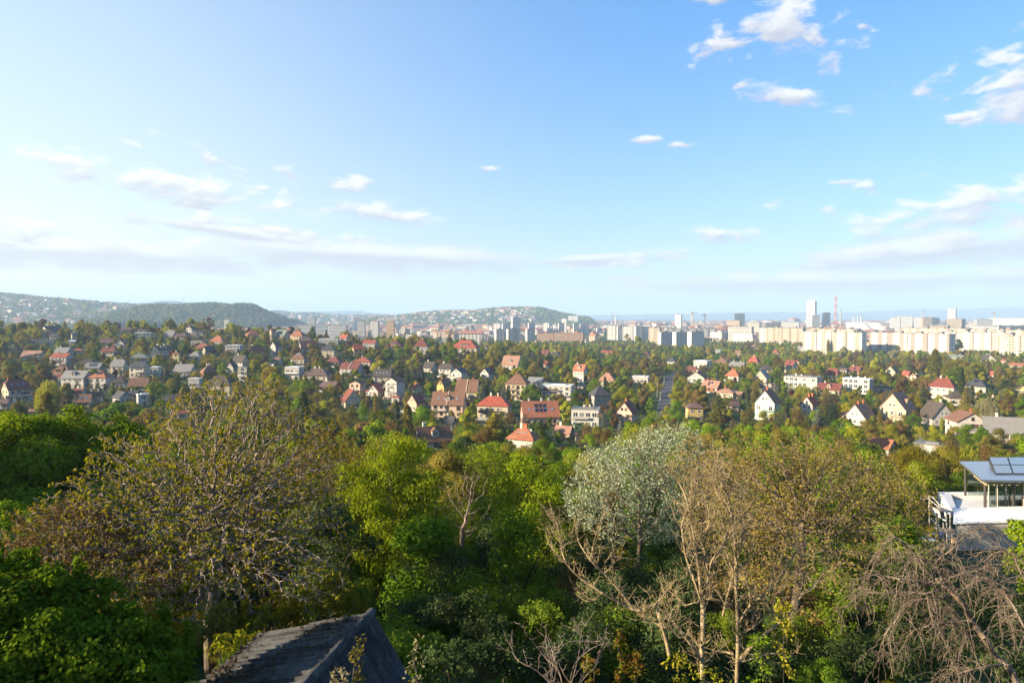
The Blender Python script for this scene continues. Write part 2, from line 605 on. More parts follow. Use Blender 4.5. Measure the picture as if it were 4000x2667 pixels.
def terrain(x, y):
    x = np.asarray(x, float)
    y = np.asarray(y, float)
    px = np.clip(2000 + F * x / np.maximum(y, 120.0), -2999, 6999)
    yc = np.clip(y, 0, 59999)
    j = np.clip(np.searchsorted(T_PX, px, side='right') - 1, 0, len(T_PX) - 2)
    a = (px - T_PX[j]) / (T_PX[j + 1] - T_PX[j])
    a = a * a * (3 - 2 * a)
    i = np.clip(np.searchsorted(T_Y, yc, side='right') - 1, 0, len(T_Y) - 2)
    b = (yc - T_Y[i]) / (T_Y[i + 1] - T_Y[i])
    z0 = T_Z[i, j] * (1 - a) + T_Z[i, j + 1] * a
    z1 = T_Z[i + 1, j] * (1 - a) + T_Z[i + 1, j + 1] * a
    z = z0 * (1 - b) + z1 * b
    # the camera's own hill goes on rising behind and to the left of it
    back = np.clip((-y + 6) / 75.0, 0, 1)
    z = z + 20.0 * back * back * (3 - 2 * back) + np.clip((-x - 26) / 60.0, 0, 1) * np.clip((26 - y) / 30.0, 0, 1) * 10.0
    z = z + 0.25 * np.sin(x * 0.21 + 1.3) * np.cos(y * 0.17) * np.clip(y / 30.0, 0.2, 1.0)
    return z


def tz(x, y):
    return float(terrain(x, y))


_YS = np.concatenate([np.arange(8, 100, 0.5), np.arange(100, 1400, 1.0), np.arange(1400, 9000, 10.0)])


def ground_hit(px, py):
    r = ray(px, py)
    g = terrain(r.x * _YS, _YS)
    below = r.z * _YS - g
    k = np.argmax(below < 0)
    if below[k] >= 0:
        k = len(_YS) - 1
    Y = float(_YS[k])
    return Vector((r.x * Y, Y, float(g[k])))


def to_px(x, y, z):
    """pixel of the photograph where a point of the place is seen"""
    c, s = math.cos(PITCH), math.sin(PITCH)
    yy = y * c - z * s
    zz = y * s + z * c
    return 2000 + F * x / yy, 1333.5 - F * zz / yy


def build_ground():
    ys = np.concatenate([[-350, -250, -160], np.arange(-120, 60, 2.5), np.arange(60, 260, 5), np.arange(260, 700, 10), np.arange(700, 1400, 25),
                         np.array([1500, 1800, 2200, 3000, 4000, 6000, 9000, 13000, 16500])])
    us = np.linspace(-1, 1, 141)
    us = np.sign(us) * np.abs(us) ** 1.35
    V = []
    for y in ys:
        half = 1.15 * abs(y) + 170
        x = us * half
        V.append(np.stack([x, np.full_like(x, y), terrain(x, np.full_like(x, y))], 1))
    V = np.concatenate(V)
    n = len(us)
    i = np.arange(len(ys) - 1)[:, None] * n + np.arange(n - 1)[None, :]
    i = i.ravel()
    Fc = np.stack([i, i + 1, i + n + 1, i + n], 1)

    def fn(g):
        co = g.n('ShaderNodeNewGeometry').outputs['Position']
        n1 = g.noise(co, 0.05, 6, 0.65)
        n2 = g.noise(co, 0.6, 5, 0.7)
        n3 = g.noise(co, 0.012, 3, 0.5)
        grass = g.ramp(n2, [(0.3, (0.016, 0.030, 0.008)), (0.55, (0.032, 0.058, 0.012)), (0.75, (0.055, 0.075, 0.02))])
        soil = g.ramp(n2, [(0.3, (0.05, 0.042, 0.03)), (0.7, (0.12, 0.10, 0.075))])
        k = g.smooth(g.m('ADD', g.m('MULTIPLY', n1, 0.7), g.m('MULTIPLY', n3, 0.3)), 0.50, 0.60)
        return prin(g, g.mix(k, grass, soil), 0.95, 0.1, (n2, 0.5, 0.1))
    o = mesh_obj('ground', np_mesh('ground', V, Fc, [bsdf_mat('ground_mat', fn)], smooth=True))
    tag(o, kind='structure')


build_ground()

# ------------------------------------------------------------------ houses of the garden suburb
WALL = {'w': (0.49, 0.46, 0.42), 'c': (0.53, 0.45, 0.32), 'y': (0.66, 0.52, 0.22), 'p': (0.56, 0.41, 0.31), 'g': (0.36, 0.34, 0.31),
        'n': (0.28, 0.13, 0.06), 'o': (0.52, 0.38, 0.14), 't': (0.42, 0.55, 0.50), 'k': (0.36, 0.15, 0.08), 'e': (0.46, 0.40, 0.31), 'l': (0.6, 0.56, 0.6)}
ROOF = {'r': (0.34, 0.075, 0.04), 'd': (0.18, 0.045, 0.032), 'o': (0.36, 0.12, 0.058), 'b': (0.20, 0.095, 0.055), 'n': (0.045, 0.05, 0.062),
        'g': (0.20, 0.19, 0.18), 'k': (0.065, 0.05, 0.042), 'v': (0.13, 0.075, 0.07), 'e': (0.17, 0.19, 0.15), 'w': (0.66, 0.66, 0.66), 'p': (0.36, 0.19, 0.13)}

# x0 x1 top base | form yaw storeys | wall roof | extras | label     (pixels of the photograph; forms: x ridge across, y gable to the front, h hipped, p pyramid, c clipped gable, f flat)
HOUSES = """
163 238 1272 1302 x 28 1 w n c2|white house on the skyline with long black roof and orange-lit gable
236 300 1277 1294 f -15 1 w w|flat white skyline house beside the long black roof
168 216 1293 1314 h -20 1 c b c1|low brown hipped house below the long black skyline roof
195 231 1303 1326 x -30 1 w n t|white house with dark roof and white dish near the brown hipped one
278 306 1296 1332 c 10 2 c g d1|tall cream villa with arched gable between dark spruces
268 302 1326 1344 x -20 1 w w|bright white low pavilion below the cream arched villa
108 148 1327 1347 x -20 1 g n|charcoal bungalow behind brown orchard, white edge along its roof
150 206 1326 1347 f -12 1 c e c1|long low cream garage block with flat roof and stub chimney
196 217 1336 1352 y -25 1 w n c1|tiny white gable cottage below the long cream garage
28 82 1352 1384 h -25 1 e k c1|dark brown hipped house half sunk in orchard trees
82 180 1370 1410 x -33 1 c p|wide cream bungalow with faded reddish roof and pale gable
213 287 1357 1392 x -35 1 w g c1|white house with grey roof and slim black turret
198 292 1380 1428 x -36 2 w r c1 v1 B|white two-storey house with red roof and big blank bluish gable
280 334 1361 1382 h -15 1 e o c1|low orange hipped roof beside the grey turret house
395 462 1354 1404 c -25 2 c d c2 v1|cream house with dark red clipped roof and bright skylight
390 450 1321 1352 x -15 1 e v|purple-brown ridge roof by two red pointed gables
448 502 1323 1356 y -25 1 w d d1|dark red twin gables peeping over the lime bushes
290 400 1402 1442 h -22 1 w k|large white bungalow with broad charcoal hipped roof
330 412 1418 1454 x -28 1 e g v6|low house with grey roof striped by solar tubes
217 287 1420 1464 h -30 1 y b v6 c2|ochre house, brown roof covered in blue-black solar panels
432 502 1402 1468 c -28 3 c g c1 B|cream three-storey house with clipped grey roof, first of a pair
506 588 1411 1492 c -30 3 c n B|cream three-storey house with curved dark roof and side gable
244 362 1449 1518 x -38 2 w g d1 t|big plain grey metal roof with tall white three-window gable
227 266 1461 1492 x -30 1 w d|low red-brown roof leaning against the big grey metal roof
200 247 1452 1488 x -33 1 w b c1|small white house with brown roof above the red-brown lean-to
350 446 1450 1517 h -35 2 w o v8|white two-storey house, orange hipped roof carrying rows of solar panels
434 502 1470 1519 h -20 2 w k B|white modern house with bay front and black hipped roof
502 592 1478 1527 x -18 1 w b c1 B|white house with rust-brown roof, tall brick chimney and loggia
576 633 1432 1482 f -22 2 w w B|white cube house with gridded front like stacked frames
0 33 1482 1532 x 15 1 k b|brick house with two arched white windows at the picture edge
14 112 1484 1566 c 22 2 c d s3 c1 B|dark red clipped roof with three skylights over cream balconies
30 126 1545 1568 f -10 1 g g|wide flat grey shed roof below the cream balconied house
0 36 1561 1598 x -30 1 w v|white house with purple-brown roof cut by the picture edge
294 332 1518 1562 x -38 1 w d c1|steep dark red roof with white wall above brown roof windows
298 364 1543 1592 x -20 1 w b s2|brown roof with two white roof windows beside a red bush
338 402 1531 1584 x -18 1 e k c2|black-brown roof with two chimneys behind the brown roof windows
442 512 1531 1576 y 28 1 w n B|white house with sweeping curved white bargeboard and slate roof
124 158 1604 1628 x -15 1 e p c1|small pinkish roof just over the near maple tops
458 498 1265 1293 x 30 1 w n|small white gable house on the skyline in front of the long white factory
470 523 1279 1300 c -15 1 e v|plum-coloured clipped roof under the small white skyline gable
573 641 1266 1290 h -20 1 w n c2|white skyline house with two navy hipped roofs
526 602 1299 1326 f -14 1 c w c2|flat cream villa with wide white eaves and dark terrace openings
535 582 1286 1302 x -25 1 e k|black lean-to roof behind the flat cream villa
640 692 1293 1322 x -28 1 w g c3|white house with grey gabled roof and three tiny chimneys
724 768 1271 1308 y -38 2 w b c1|tall white gable with brown-red roof, brightest gable on the ridge
683 732 1302 1325 x -20 1 p v|low brownish bungalow below the brightest white gable
744 780 1299 1323 x -35 1 w k c1|dark brown roof with white side gable near the willow
760 802 1289 1311 h -20 1 e n|navy hipped bungalow beside the brightest white ridge gable
803 847 1267 1296 y -30 1 c b|cream gable house under the big bare ridge tree
817 892 1310 1348 h -30 1 c o c1|cream villa with bright orange hipped roof among dark pines
744 802 1327 1350 f -18 1 e k s2|flat dark roof with white skylight above an orange hipped roof
752 838 1339 1378 h -15 1 w o c1|white bungalow with wide orange hipped roof behind navy gable
788 846 1352 1388 x 30 1 e n s2|beige gable house with plain navy roof catching sun on its gable
590 668 1349 1398 x 38 2 w n c2 d2|white house, navy roof, dormers and three-window sunlit gable
505 592 1381 1416 h -14 1 c e c1|pale yellow bungalow with grey-green hipped roof
672 708 1374 1414 h -20 2 y o c1|narrow ochre house with orange roof behind pale green tree
735 797 1372 1408 h -28 1 w g|white house with rounded dark grey roof beside purple tree
676 772 1424 1470 x -28 1 w g c1 B|broad shallow grey roof with white balcony and shaded loggia
780 852 1427 1472 h 18 2 n b c2|brown timber house in two tiers with band of windows
880 932 1412 1470 y -32 2 w k|white house with dark roof and arched attic window
905 976 1386 1446 x -40 2 w k c1|tall white house row with black-brown roofs behind the arched window
928 976 1431 1488 f -20 3 c g B|pale yellow three-storey block with thin grey roof
803 922 1469 1550 h -24 2 e k|large beige villa with grey-black hipped roof and square windows
735 792 1477 1514 f -20 1 w w|white flat house half hidden behind brown trees and walnut tips
648 692 1543 1586 x -12 1 g n|slate-black house front in shade behind yellow walnut tips
538 577 1540 1588 f 12 2 w w|bluish white villa corner with balustrade on its flat roof
498 546 1529 1560 x -20 1 w n c1|navy roof beside the white balustrade villa
668 738 1609 1636 x -10 1 e d|dark red roof low among walnut branches
878 952 1347 1376 f -16 1 w w|two white flat-roofed modern boxes on the slope
968 1034 1350 1394 x 25 1 p d c1|pinkish house with red-brown roof and tall chimney
955 1022 1289 1322 h 12 1 y o c1|yellow villa with small gables above garden walls
1052 1082 1279 1334 h 20 2 p b|narrow pink house with rust roof at its shoulder to the grey-green roof
1068 1138 1287 1334 x -40 2 w e s2 B|white house with grey-green roof and dark stripe down its gable
1130 1202 1290 1336 h -28 2 p o c1|orange house with orange hipped roof and sunny loggia
1174 1212 1284 1302 h -20 1 p d c2|dark red roof just behind the orange house
1225 1290 1289 1324 c -33 1 w b d2|white house with brown clipped roof and two white dormers
1163 1224 1317 1345 x -22 1 e k|black-brown low roof under the dark spruce
1054 1104 1331 1390 x 45 2 w k B|white gabled house with black roof, brown gable boards and two balconies
1162 1242 1332 1376 x 15 1 w d d1|deep red mansard roof behind golden-green tree
1247 1322 1342 1398 h -18 2 e n c1|beige two-storey house with blue-slate hipped roof
1240 1332 1323 1344 f -8 1 w w|long white flat house stretched behind bushes
1326 1368 1306 1345 x -35 2 w r c1|slim white house with small red roof on the ridge
1388 1442 1315 1342 x -20 1 n k c1|dark timber chalet on the ridge
1414 1480 1328 1366 x -18 2 w r|white box house with bright red roof and blank front
1374 1420 1344 1390 x 12 1 p r c1|steep bright orange-red roof touching the white box house
1132 1207 1374 1436 h -22 2 c b v4 B|cream three-tier house, rust roofs and four white solar panels
1110 1192 1432 1484 f -25 2 w w B|white terraced flat house with flower balcony
1266 1352 1388 1434 p -25 1 w d s1|white house under a big red pyramid roof
1374 1467 1396 1430 h -18 1 p r c1|long red hipped roof next to the red pyramid
1323 1427 1417 1476 x -26 2 w d m c1 B|white pair of houses under one dark red roof split by a white wall
1178 1302 1440 1488 h -20 1 c v c2|sprawling low house with purple-brown multi-hip roof
1064 1106 1395 1424 x -38 1 w v|little pale gable with plum roof behind brown bushes
1362 1432 1487 1540 y -28 2 p b|pink-cream house with brown gable and red canopy over the door
1329 1417 1524 1594 y 15 1 c d c1 t|cream house with maroon hipped gable and white dish
1248 1336 1492 1530 x -33 1 k v c1|orange brick gable with dull brown roof in the hollow
1434 1502 1502 1548 y -30 1 w r|white A-frame house with bright red tent roof
1452 1540 1442 1510 x -14 2 e k s4 c1 B|beige house with steep dark brown mansard roof full of skylights
1503 1584 1474 1556 y -35 3 w b B|tall white three-storey house with brown gable and long balcony
1528 1570 1544 1574 p -20 1 w o|small orange tent roof over a white porch
1610 1652 1496 1546 y 25 1 c r|small cream gable with red roof beside the big lime-green tree
1588 1662 1542 1608 y -40 1 p d B|dark red gable house with timber balcony and plum bushes
1703 1762 1482 1540 y -42 1 o b c1|brown steep-roofed cottage with yellowish wall
1682 1828 1536 1632 x -14 2 p b m s4 d1 c2 B|big pink and lilac double house, brown roof, round dormer and roof windows
1776 1880 1485 1566 x -12 3 c b m c2 B|cream double house with orange-brown roof and deep loggias
1708 1780 1419 1474 c -24 2 w k c1|white house with clipped charcoal roof and row of attic windows
1756 1832 1437 1492 y -30 2 w n B|white balcony house with pointed slate-dark roof
1871 1934 1436 1494 y -32 2 w k v3 B|white pointed gable house with solar panels on its steep roof
1650 1710 1412 1454 x -30 1 w k c1|white house with black-brown roof behind slim junipers
1500 1583 1329 1368 h -14 1 w d d2 c2|red-roofed white villa with big white dormers on the ridge
1612 1682 1324 1384 h -12 2 w d c2 B|red-brown roofed house above a white flat terrace
1754 1882 1327 1386 h -14 2 w r d3 c1 B|grand white mansion under long red roof with dormers and central gable
1702 1742 1329 1350 y 20 1 w n|small pale gable with blue roof below the ridge spruce
1860 2004 1551 1640 h -14 2 c r c2 B|long cream house with bright red hipped roof and two white chimneys
1615 1770 1673 1762 x 18 1 w b d1 c1|large brown slanting roof with white dormer just beyond the lime-yellow trees
1742 1772 1630 1690 x -30 1 w n c1|narrow slate roof and white wall deep in green bushes
1970 2076 1461 1566 h -16 3 c b s5 c1 B|tall cream house with brown hipped roof, long white balconies and awning
2054 2136 1474 1512 x -22 1 w g s2|white wing with plain grey roof behind the tall balconied house
2108 2248 1504 1566 f -12 2 w w B|long white modern villa with two flat levels and slate wing
2028 2188 1573 1662 x 10 1 p o c3 v6 s5|pink row house with orange roof, three chimneys and solar panels
2297 2384 1507 1606 p 22 2 g n s1|grey square house with tall slate pyramid roof
2228 2348 1596 1672 f -6 3 w g c2 B|white three-storey flat block with flower balconies
2403 2494 1571 1670 y -20 2 p d c1|maroon many-gabled house behind bare twigs
2234 2300 1421 1490 x -27 1 w o d1 c1|tall narrow house with steep rust-red roof standing alone
1954 2047 1389 1446 x -22 1 w p c1 d1|white house with long faded brown roof left of the tall fir
2164 2242 1667 1722 x -18 1 p p c1|small pinkish roofed house with cream porch gable by the green van
1978 2112 1678 1770 h -25 1 w o c3 s3 t|orange hipped roof with clustered brick chimneys and shaded white gable
2148 2192 1372 1394 h -20 1 e n c1|navy roof with white edges in the far tree belt
2110 2152 1367 1390 x -25 1 p d c1 v2|dark red roof with blue panel beside the navy one
2344 2402 1370 1384 x -10 1 p r c1|thin strip of red roof in the green tree belt
2333 2412 1454 1514 h -12 1 c p|pink-roofed bungalow veiled by a golden tree
2464 2542 1469 1496 f -8 1 w w|pale flat house behind trees by the road
2253 2284 1494 1516 y -15 1 c e|tiny cream gable shed beside the grey pyramid roof
2122 2148 1411 1438 x -20 1 w d c1|small red roof with white chimney in the woods
2501 2543 1374 1396 h -15 1 w r|bright red roof with white gable near the road head
2602 2647 1395 1428 h -18 1 w n|white bungalow with blue-grey hipped roof at the road bend
2706 2784 1407 1446 f -25 2 w w|white cube villa, sunny front and blue shaded side
2780 2862 1399 1430 h -18 1 o b c1|wide brown hipped roof beside the white cube villa
2844 2918 1414 1444 x -18 1 w g c2|white bungalow with grey roof and two brick stubs
2914 2978 1391 1430 h -25 1 w r c3|red roof with three red chimneys above the grey bungalow
2680 2772 1451 1510 y -14 2 w b c1|tall white gable with brown edge and two brick chimneys by the road
2734 2828 1488 1532 x -25 1 n p c1 v3|red-brown terrace roof stepping below the white gable
2788 2888 1519 1556 h -22 1 e p c1|faded rose roof with hipped corner in the pines
2828 2902 1441 1494 h -20 1 w o c1|white house with glazed porch and small orange hip
2940 3014 1445 1494 y -18 1 p g B|pink gable house with white winter garden
2964 3022 1422 1466 h 12 1 w k|dark brown hip with white round bay
2676 2728 1432 1458 x -15 1 k d|plain red wall and roof behind a dark spruce by the road
2675 2748 1574 1648 h 14 2 o v|shaded ochre two-storey house under the cedars
2948 3050 1525 1638 y -18 2 t b c1 B|brown chalet with orange boarded gable over pale green walls
2842 2888 1568 1606 x 25 1 e v|mauve roof edge peeking between golden cedars
2966 3036 1496 1536 x -12 1 w k d2 c1|dark brown roof with two white box dormers
3062 3118 1406 1456 x -38 1 w d v2 c1|white gable in shade with dark red roof and blue panels
3096 3128 1407 1426 h -15 1 p o|small orange roof glowing behind the dark red one
3058 3214 1469 1532 f -16 2 w g c2|long white modern house with grey flat roof and slit windows
3226 3280 1437 1486 c -16 1 p d|red panelled dormer front in a white frame
3278 3314 1438 1458 x -20 1 w v|little white gable beside the red panelled dormer
3314 3372 1431 1464 x -30 1 p d c1 v2|dark red roof with one shining blue panel
3290 3410 1477 1538 f -14 2 w w c3|white modern villa framed like a band around dark glass
3190 3298 1499 1542 x -16 1 c d c1 d1|rust roof with cream clipped gable below the long white house
3128 3198 1549 1626 y -28 1 w r c2|white gable in shade between two bright red metal roofs
3298 3418 1582 1664 y -24 1 w p c2|white stepped house with weathered beige-brown roof
3436 3572 1539 1656 y -20 2 c p d1 B|large cream gable house with rose roof and two loggia floors
3408 3484 1511 1534 f -10 1 e k c2|flat roof with brick stubs and glass rows beside the banded villa
3453 3518 1429 1470 y -20 1 c b c1|brown chalet gable over cream wall in the trees
3590 3722 1576 1664 y 32 1 w k c1 B|white gable house with big black roof and timber annex
3628 3742 1477 1556 h -20 1 w d c2 s1|white villa with tiered red hipped roofs and two chimneys
3768 3866 1479 1552 h -18 2 e n v3|grey-cream villa with navy hipped roof, lit strip windows
3698 3848 1613 1716 y 22 2 w b c1|white house, brown roofs around a tall orange brick chimney
3838 4040 1638 1726 x 12 1 w g c1|long grey barn-like roof at the picture edge with shaded white wall
3573 3698 1733 1800 f -14 1 w g|flat grey roof with white parapet just past the garden lane
3950 4030 1508 1540 f -10 1 y b|yellow flat house at the edge beside dark pines
3522 3558 1449 1480 x -25 1 p r c1|small red roof behind the brown copse
3552 3590 1457 1486 y -20 1 p o t|orange gable with navy side roof and white dish
3703 3772 1386 1406 x -20 1 w e c2|far pale bungalow in front of the dark poplar clump
3824 3892 1386 1420 y 20 1 w k c2|white gable with black roof below the cream high-rise
3858 3888 1450 1476 x -20 1 w r t|red roof with white dish beside the round chestnut
3908 3934 1399 1420 p -15 1 w r|red pyramid roof at the foot of the cream high-rise
3938 4010 1418 1438 x -10 1 w o c1|orange strip roof at the edge under the high-rise
3398 3500 1718 1790 x -28 1 w o|orange roof with white gable just behind the near brown trees
3695 3764 1529 1580 h 20 1 e k|rounded thatch-like brown roof under a pine
3030 3062 1329 1344 h -15 1 p o|far orange roof before the beige panel blocks
2742 2786 1322 1342 f -20 1 w w|far white pavilion right behind the white towers
3010 3046 1366 1384 h -15 1 p r|far red roof pair among light green trees
2790 2822 1364 1386 x -30 1 w e|far white gable by the dark round shrub
2930 2962 1346 1366 h -10 1 p p|far pinkish roof in the tree belt before the panel blocks
3112 3142 1352 1376 x -20 1 w g c1|far grey roof beside the first panel block
2868 2900 1368 1390 x -20 1 w b|far brown roof among pale trees
3458 3488 1372 1388 x -12 1 p o c1|far orange brick bungalow between the two long panel blocks
1962 1994 1398 1412 x -25 1 w v|far plum roof shimmering violet in the sun
1886 1916 1352 1376 y -25 1 w v|violet-blue roof behind the grand mansion
2020 2052 1330 1346 h -20 1 p r|far red roof at the edge of the wooded plain
1866 1884 1336 1350 y -10 1 w b|tiny white triangle gable behind the grand mansion
"""


def unit_window():
    fr = MB()
    for c, s in (((0, 0, 0.46), (1, .07, .08)), ((0, 0, -0.46), (1, .07, .08)), ((-.455, 0, 0), (.09, .07, .84)), ((.455, 0, 0), (.09, .07, .84)), ((0, -.005, 0), (.05, .05, .84))):
        fr.box(c, s)
    pn = MB()
    pn.box((0, 0.012, 0), (0.84, 0.02, 0.84))
    return fr.mesh('window_frame', WHITE_FRAME), fr.mesh('window_frame_brown', BROWN_FRAME), pn.mesh('pane', GLASS)


WIN_W, WIN_B, WIN_P = unit_window()
_sil = MB()
_sil.box((0, 0, 0), (0.94, 0.05, 0.94))
SHUT = [_sil.mesh('shutter', plain('shutter_%d' % i, c, 0.7)) for i, c in enumerate([(0.10, 0.065, 0.045), (0.5, 0.48, 0.44), (0.30, 0.29, 0.27)])]
DISH_M = plain('dish_white', (0.7, 0.7, 0.68), 0.5)
HOUSE_LIST = []          # (label, centre x, centre y, base z, half size, top z, pixel rect)


def put_window(rng, root, loc, rot, w, h, near, brown):
    o = mesh_obj('window', WIN_B if brown else WIN_W, root, loc, (0, 0, rot), (w, 1.0, h))
    p = mesh_obj('pane', WIN_P, o)
    if near and rng.random() < 0.10:
        mesh_obj('shutter', rng.choice(SHUT), root, tuple(Vector(loc) + Matrix.Rotation(rot, 3, 'Z') @ Vector((w * 0.98, 0, 0))), (0, 0, rot), (w * 0.9, 1, h))
    return o


def house(row, idx):
    spec, label = row.split('|')
    t = spec.split()
    x0, x1, yt, yb = [float(v) for v in t[:4]]
    form, yaw, floors, wc, rc = t[4], float(t[5]), int(t[6]), t[7], t[8]
    ext = {e[0]: int(e[1:] or 1) for e in t[9:]}
    rng = random.Random(idx * 7 + 3)
    pc = (x0 + x1) / 2
    P = ground_hit(pc, yb)
    s = P.y / F
    near_ = min(1.0, max(0.0, (420 - P.y) / 120))
    wid = max(4.8, (x1 - x0) * s * (0.92 + 0.08 * near_) - 0.6)
    ht = (yb - yt) * s * (0.95 + 0.05 * near_)
    psi = R(yaw)
    ratio = 0.8 if form in 'xhcf' else (1.05 if form == 'y' else 1.0)
    if x1 - x0 > 110 and form in 'xhf':
        ratio = 0.6
    W = wid / (abs(math.cos(psi)) + ratio * abs(math.sin(psi)))
    D = ratio * W
    phi = math.atan2(P.x, P.y)
    rz = psi - phi
    centre = P + Vector((math.sin(phi), math.cos(phi), 0)) * (D * 0.5 * abs(math.cos(psi)) + W * 0.5 * abs(math.sin(psi)) - 1.0)
    root = empty('house', centre, rz)
    tag(root, label, 'house', 'houses of the garden suburb')
    cols = WALL[wc]
    j = rng.uniform(0.94, 1.05)
    wmat = plaster(tuple(round(v * j, 2) for v in cols))
    rmat = tiles(ROOF[rc]) if rc not in 'gwe' else plain('sheet_roof_' + rc, ROOF[rc], 0.55, 0.3, 0, 0.15, 0.8)
    near = P.y < 430
    # storeys and roof
    span = (W if form == 'y' else D) / 2
    if form == 'f':
        wh, rh = ht - 0.25, 0.3
    else:
        rh = min(ht - 2.3, span * 1.25)
        rh = max(rh, span * 0.35)
        want = floors * 2.8
        if ht - want > span * 0.4:
            rh = min(ht - want, span * 1.25)
        wh = max(2.2, ht - rh)
    ov = 0.5
    sink = 2.2
    hx, hy = W / 2, D / 2
    wb = MB()
    if form in 'xc':
        cl = rh * 0.0
        wb.prism([(-hy, -sink), (hy, -sink), (hy, wh), (0, wh + rh * (0.55 if form == 'c' else 1)), (-hy, wh)] if form == 'x' else
                 [(-hy, -sink), (hy, -sink), (hy, wh), (hy * 0.42, wh + rh * 0.58), (-hy * 0.42, wh + rh * 0.58), (-hy, wh)], -hx, hx, 'x')
    elif form == 'y':
        wb.prism([(hx, -sink), (-hx, -sink), (-hx, wh), (0, wh + rh), (hx, wh)], -hy, hy, 'y')
    else:
        wb.box((0, 0, (wh - sink) / 2), (W, D, wh + sink))
    wb.build('wall', wmat, root)
    rb = MB()
    th = 0.22
    if form in 'xy':
        h_, L = (hy, hx) if form == 'x' else (hx, hy)
        p = rh / h_
        e = h_ + ov
        prof = [(-e, wh - ov * p + 0.02), (-e, wh - ov * p + th), (0, wh + rh + th), (e, wh - ov * p + th), (e, wh - ov * p + 0.02), (0, wh + rh + 0.02)]
        if form == 'x':
            prof = prof[::-1]
        rb.prism(prof, -L - ov * 0.8, L + ov * 0.8, form)
    elif form == 'c':
        p = rh / hy
        e = hy + ov
        z0 = wh - ov * p
        a = hx + ov * 0.8
        k = 0.42
        zc = wh + rh * 0.58 + 0.05
        yc_ = hy * k
        rg = hx - hy * k * 0.9
        zt = wh + rh + th
        for sgn in (-1, 1):
            rb.poly([(-a, sgn * e, z0 + th), (a, sgn * e, z0 + th), (a, sgn * yc_, zc + th), (rg, 0, zt), (-rg, 0, zt), (-a, sgn * yc_, zc + th)][::sgn])
            rb.poly([(-a, sgn * e, z0), (-a, sgn * e, z0 + th), (a, sgn * e, z0 + th), (a, sgn * e, z0)])
            rb.poly([(sgn * a, -yc_, zc + th), (sgn * a, yc_, zc + th), (sgn * rg, 0, zt)])
            rb.poly([(sgn * a, -e, z0), (sgn * a, -yc_, zc), (sgn * a, -yc_, zc + th), (sgn * a, -e, z0 + th)])
            rb.poly([(sgn * a, e, z0), (sgn * a, yc_, zc), (sgn * a, yc_, zc + th), (sgn * a, e, z0 + th)])
            rb.poly([(sgn * a, -yc_, zc), (sgn * a, yc_, zc), (sgn * a, yc_, zc + th), (sgn * a, -yc_, zc + th)])
    elif form in 'hp':
        a, b = hx + ov, hy + ov
        rg = max(0.0, hx - hy) if form == 'h' else 0.0
        rgy = max(0.0, hy - hx)
        z0 = wh + 0.0
        zt = wh + rh
        eav = [(-a, -b), (a, -b), (a, b), (-a, b)]
        for q in range(4):
            c0, c1 = eav[q], eav[(q + 1) % 4]
            rb.poly([(*c0, z0), (*c1, z0), (*c1, z0 + th), (*c0, z0 + th)])
        rb.poly([(*c_, z0 + 0.01) for c_ in eav[::-1]])
        if rgy > 0:
            r0, r1 = (0, -rgy, zt), (0, rgy, zt)
            rb.poly([(-a, -b, z0 + th), (a, -b, z0 + th), r0])
            rb.poly([(a, -b, z0 + th), (a, b, z0 + th), r1, r0])
            rb.poly([(a, b, z0 + th), (-a, b, z0 + th), r1])
            rb.poly([(-a, b, z0 + th), (-a, -b, z0 + th), r0, r1])
        else:
            r0, r1 = (-rg, 0, zt), (rg + 0.001, 0, zt)
            rb.poly([(-a, -b, z0 + th), (a, -b, z0 + th), r1, r0])
            rb.poly([(a, -b, z0 + th), (a, b, z0 + th), r1])
            rb.poly([(a, b, z0 + th), (-a, b, z0 + th), r0, r1])
            rb.poly([(-a, b, z0 + th), (-a, -b, z0 + th), r0])
    else:
        rb.box((0, 0, wh + 0.14), (W + 0.5, D + 0.5, 0.28))
        rb.box((W * 0.08, 0, wh + 0.42), (W * 0.45, D * 0.5, 0.3))
    roof = rb.build('roof', rmat, root)
    # chimneys
    for k in range(ext.get('c', 0)):
        cw = rng.uniform(0.5, 0.75)
        if form == 'f':
            loc = (rng.uniform(-hx, hx) * 0.7, rng.uniform(-hy, hy) * 0.5, wh)
            top = 1.3
        else:
            f_ = (-0.55, 0.5, 0.05)[k % 3] + rng.uniform(-.1, .1)
            m_ = max(0.3, 1 - hy / hx) if form in 'hp' else 1.0
            loc = (f_ * hx * m_, 0.25, wh + rh - 0.7) if form != 'y' else (0.3, f_ * hy, wh + rh - 0.7)
            top = 1.9
        cb = MB()
        cb.box((0, 0, top / 2), (cw, cw, top))
        cb.box((0, 0, top + 0.06), (cw + 0.16, cw + 0.16, 0.12))
        cb.build('chimney', BRICK_RED if (rc in 'rdobp' and rng.random() < 0.6) else CREAM_CHIM, roof, loc=loc)
    # things that lie on the visible roof plane
    if form != 'f':
        if form == 'y':
            sg = 1 if yaw < 0 else -1
            ang = math.atan2(rh, hx)
            Mr = Matrix.Rotation(sg * ang, 4, 'Y')
            def onroof(a_, b_):            # a_ along ridge -1..1, b_ 0 eave .. 1 ridge
                return Vector((sg * hx * (1 - b_), a_ * hy, wh + rh * b_ + th + 0.06))
            rot = (0, sg * ang, 0)
            run, slope = hy, math.hypot(hx, rh)
        else:
            ang = math.atan2(rh, hy)
            def onroof(a_, b_):
                return Vector((a_ * hx, -hy * (1 - b_), wh + rh * b_ + th + 0.06))
            rot = (ang, 0, 0)
            run, slope = hx, math.hypot(hy, rh)
        shrink = 0.8 if form in 'xyc' else 0.45
        sky_n = ext.get('s', 0)
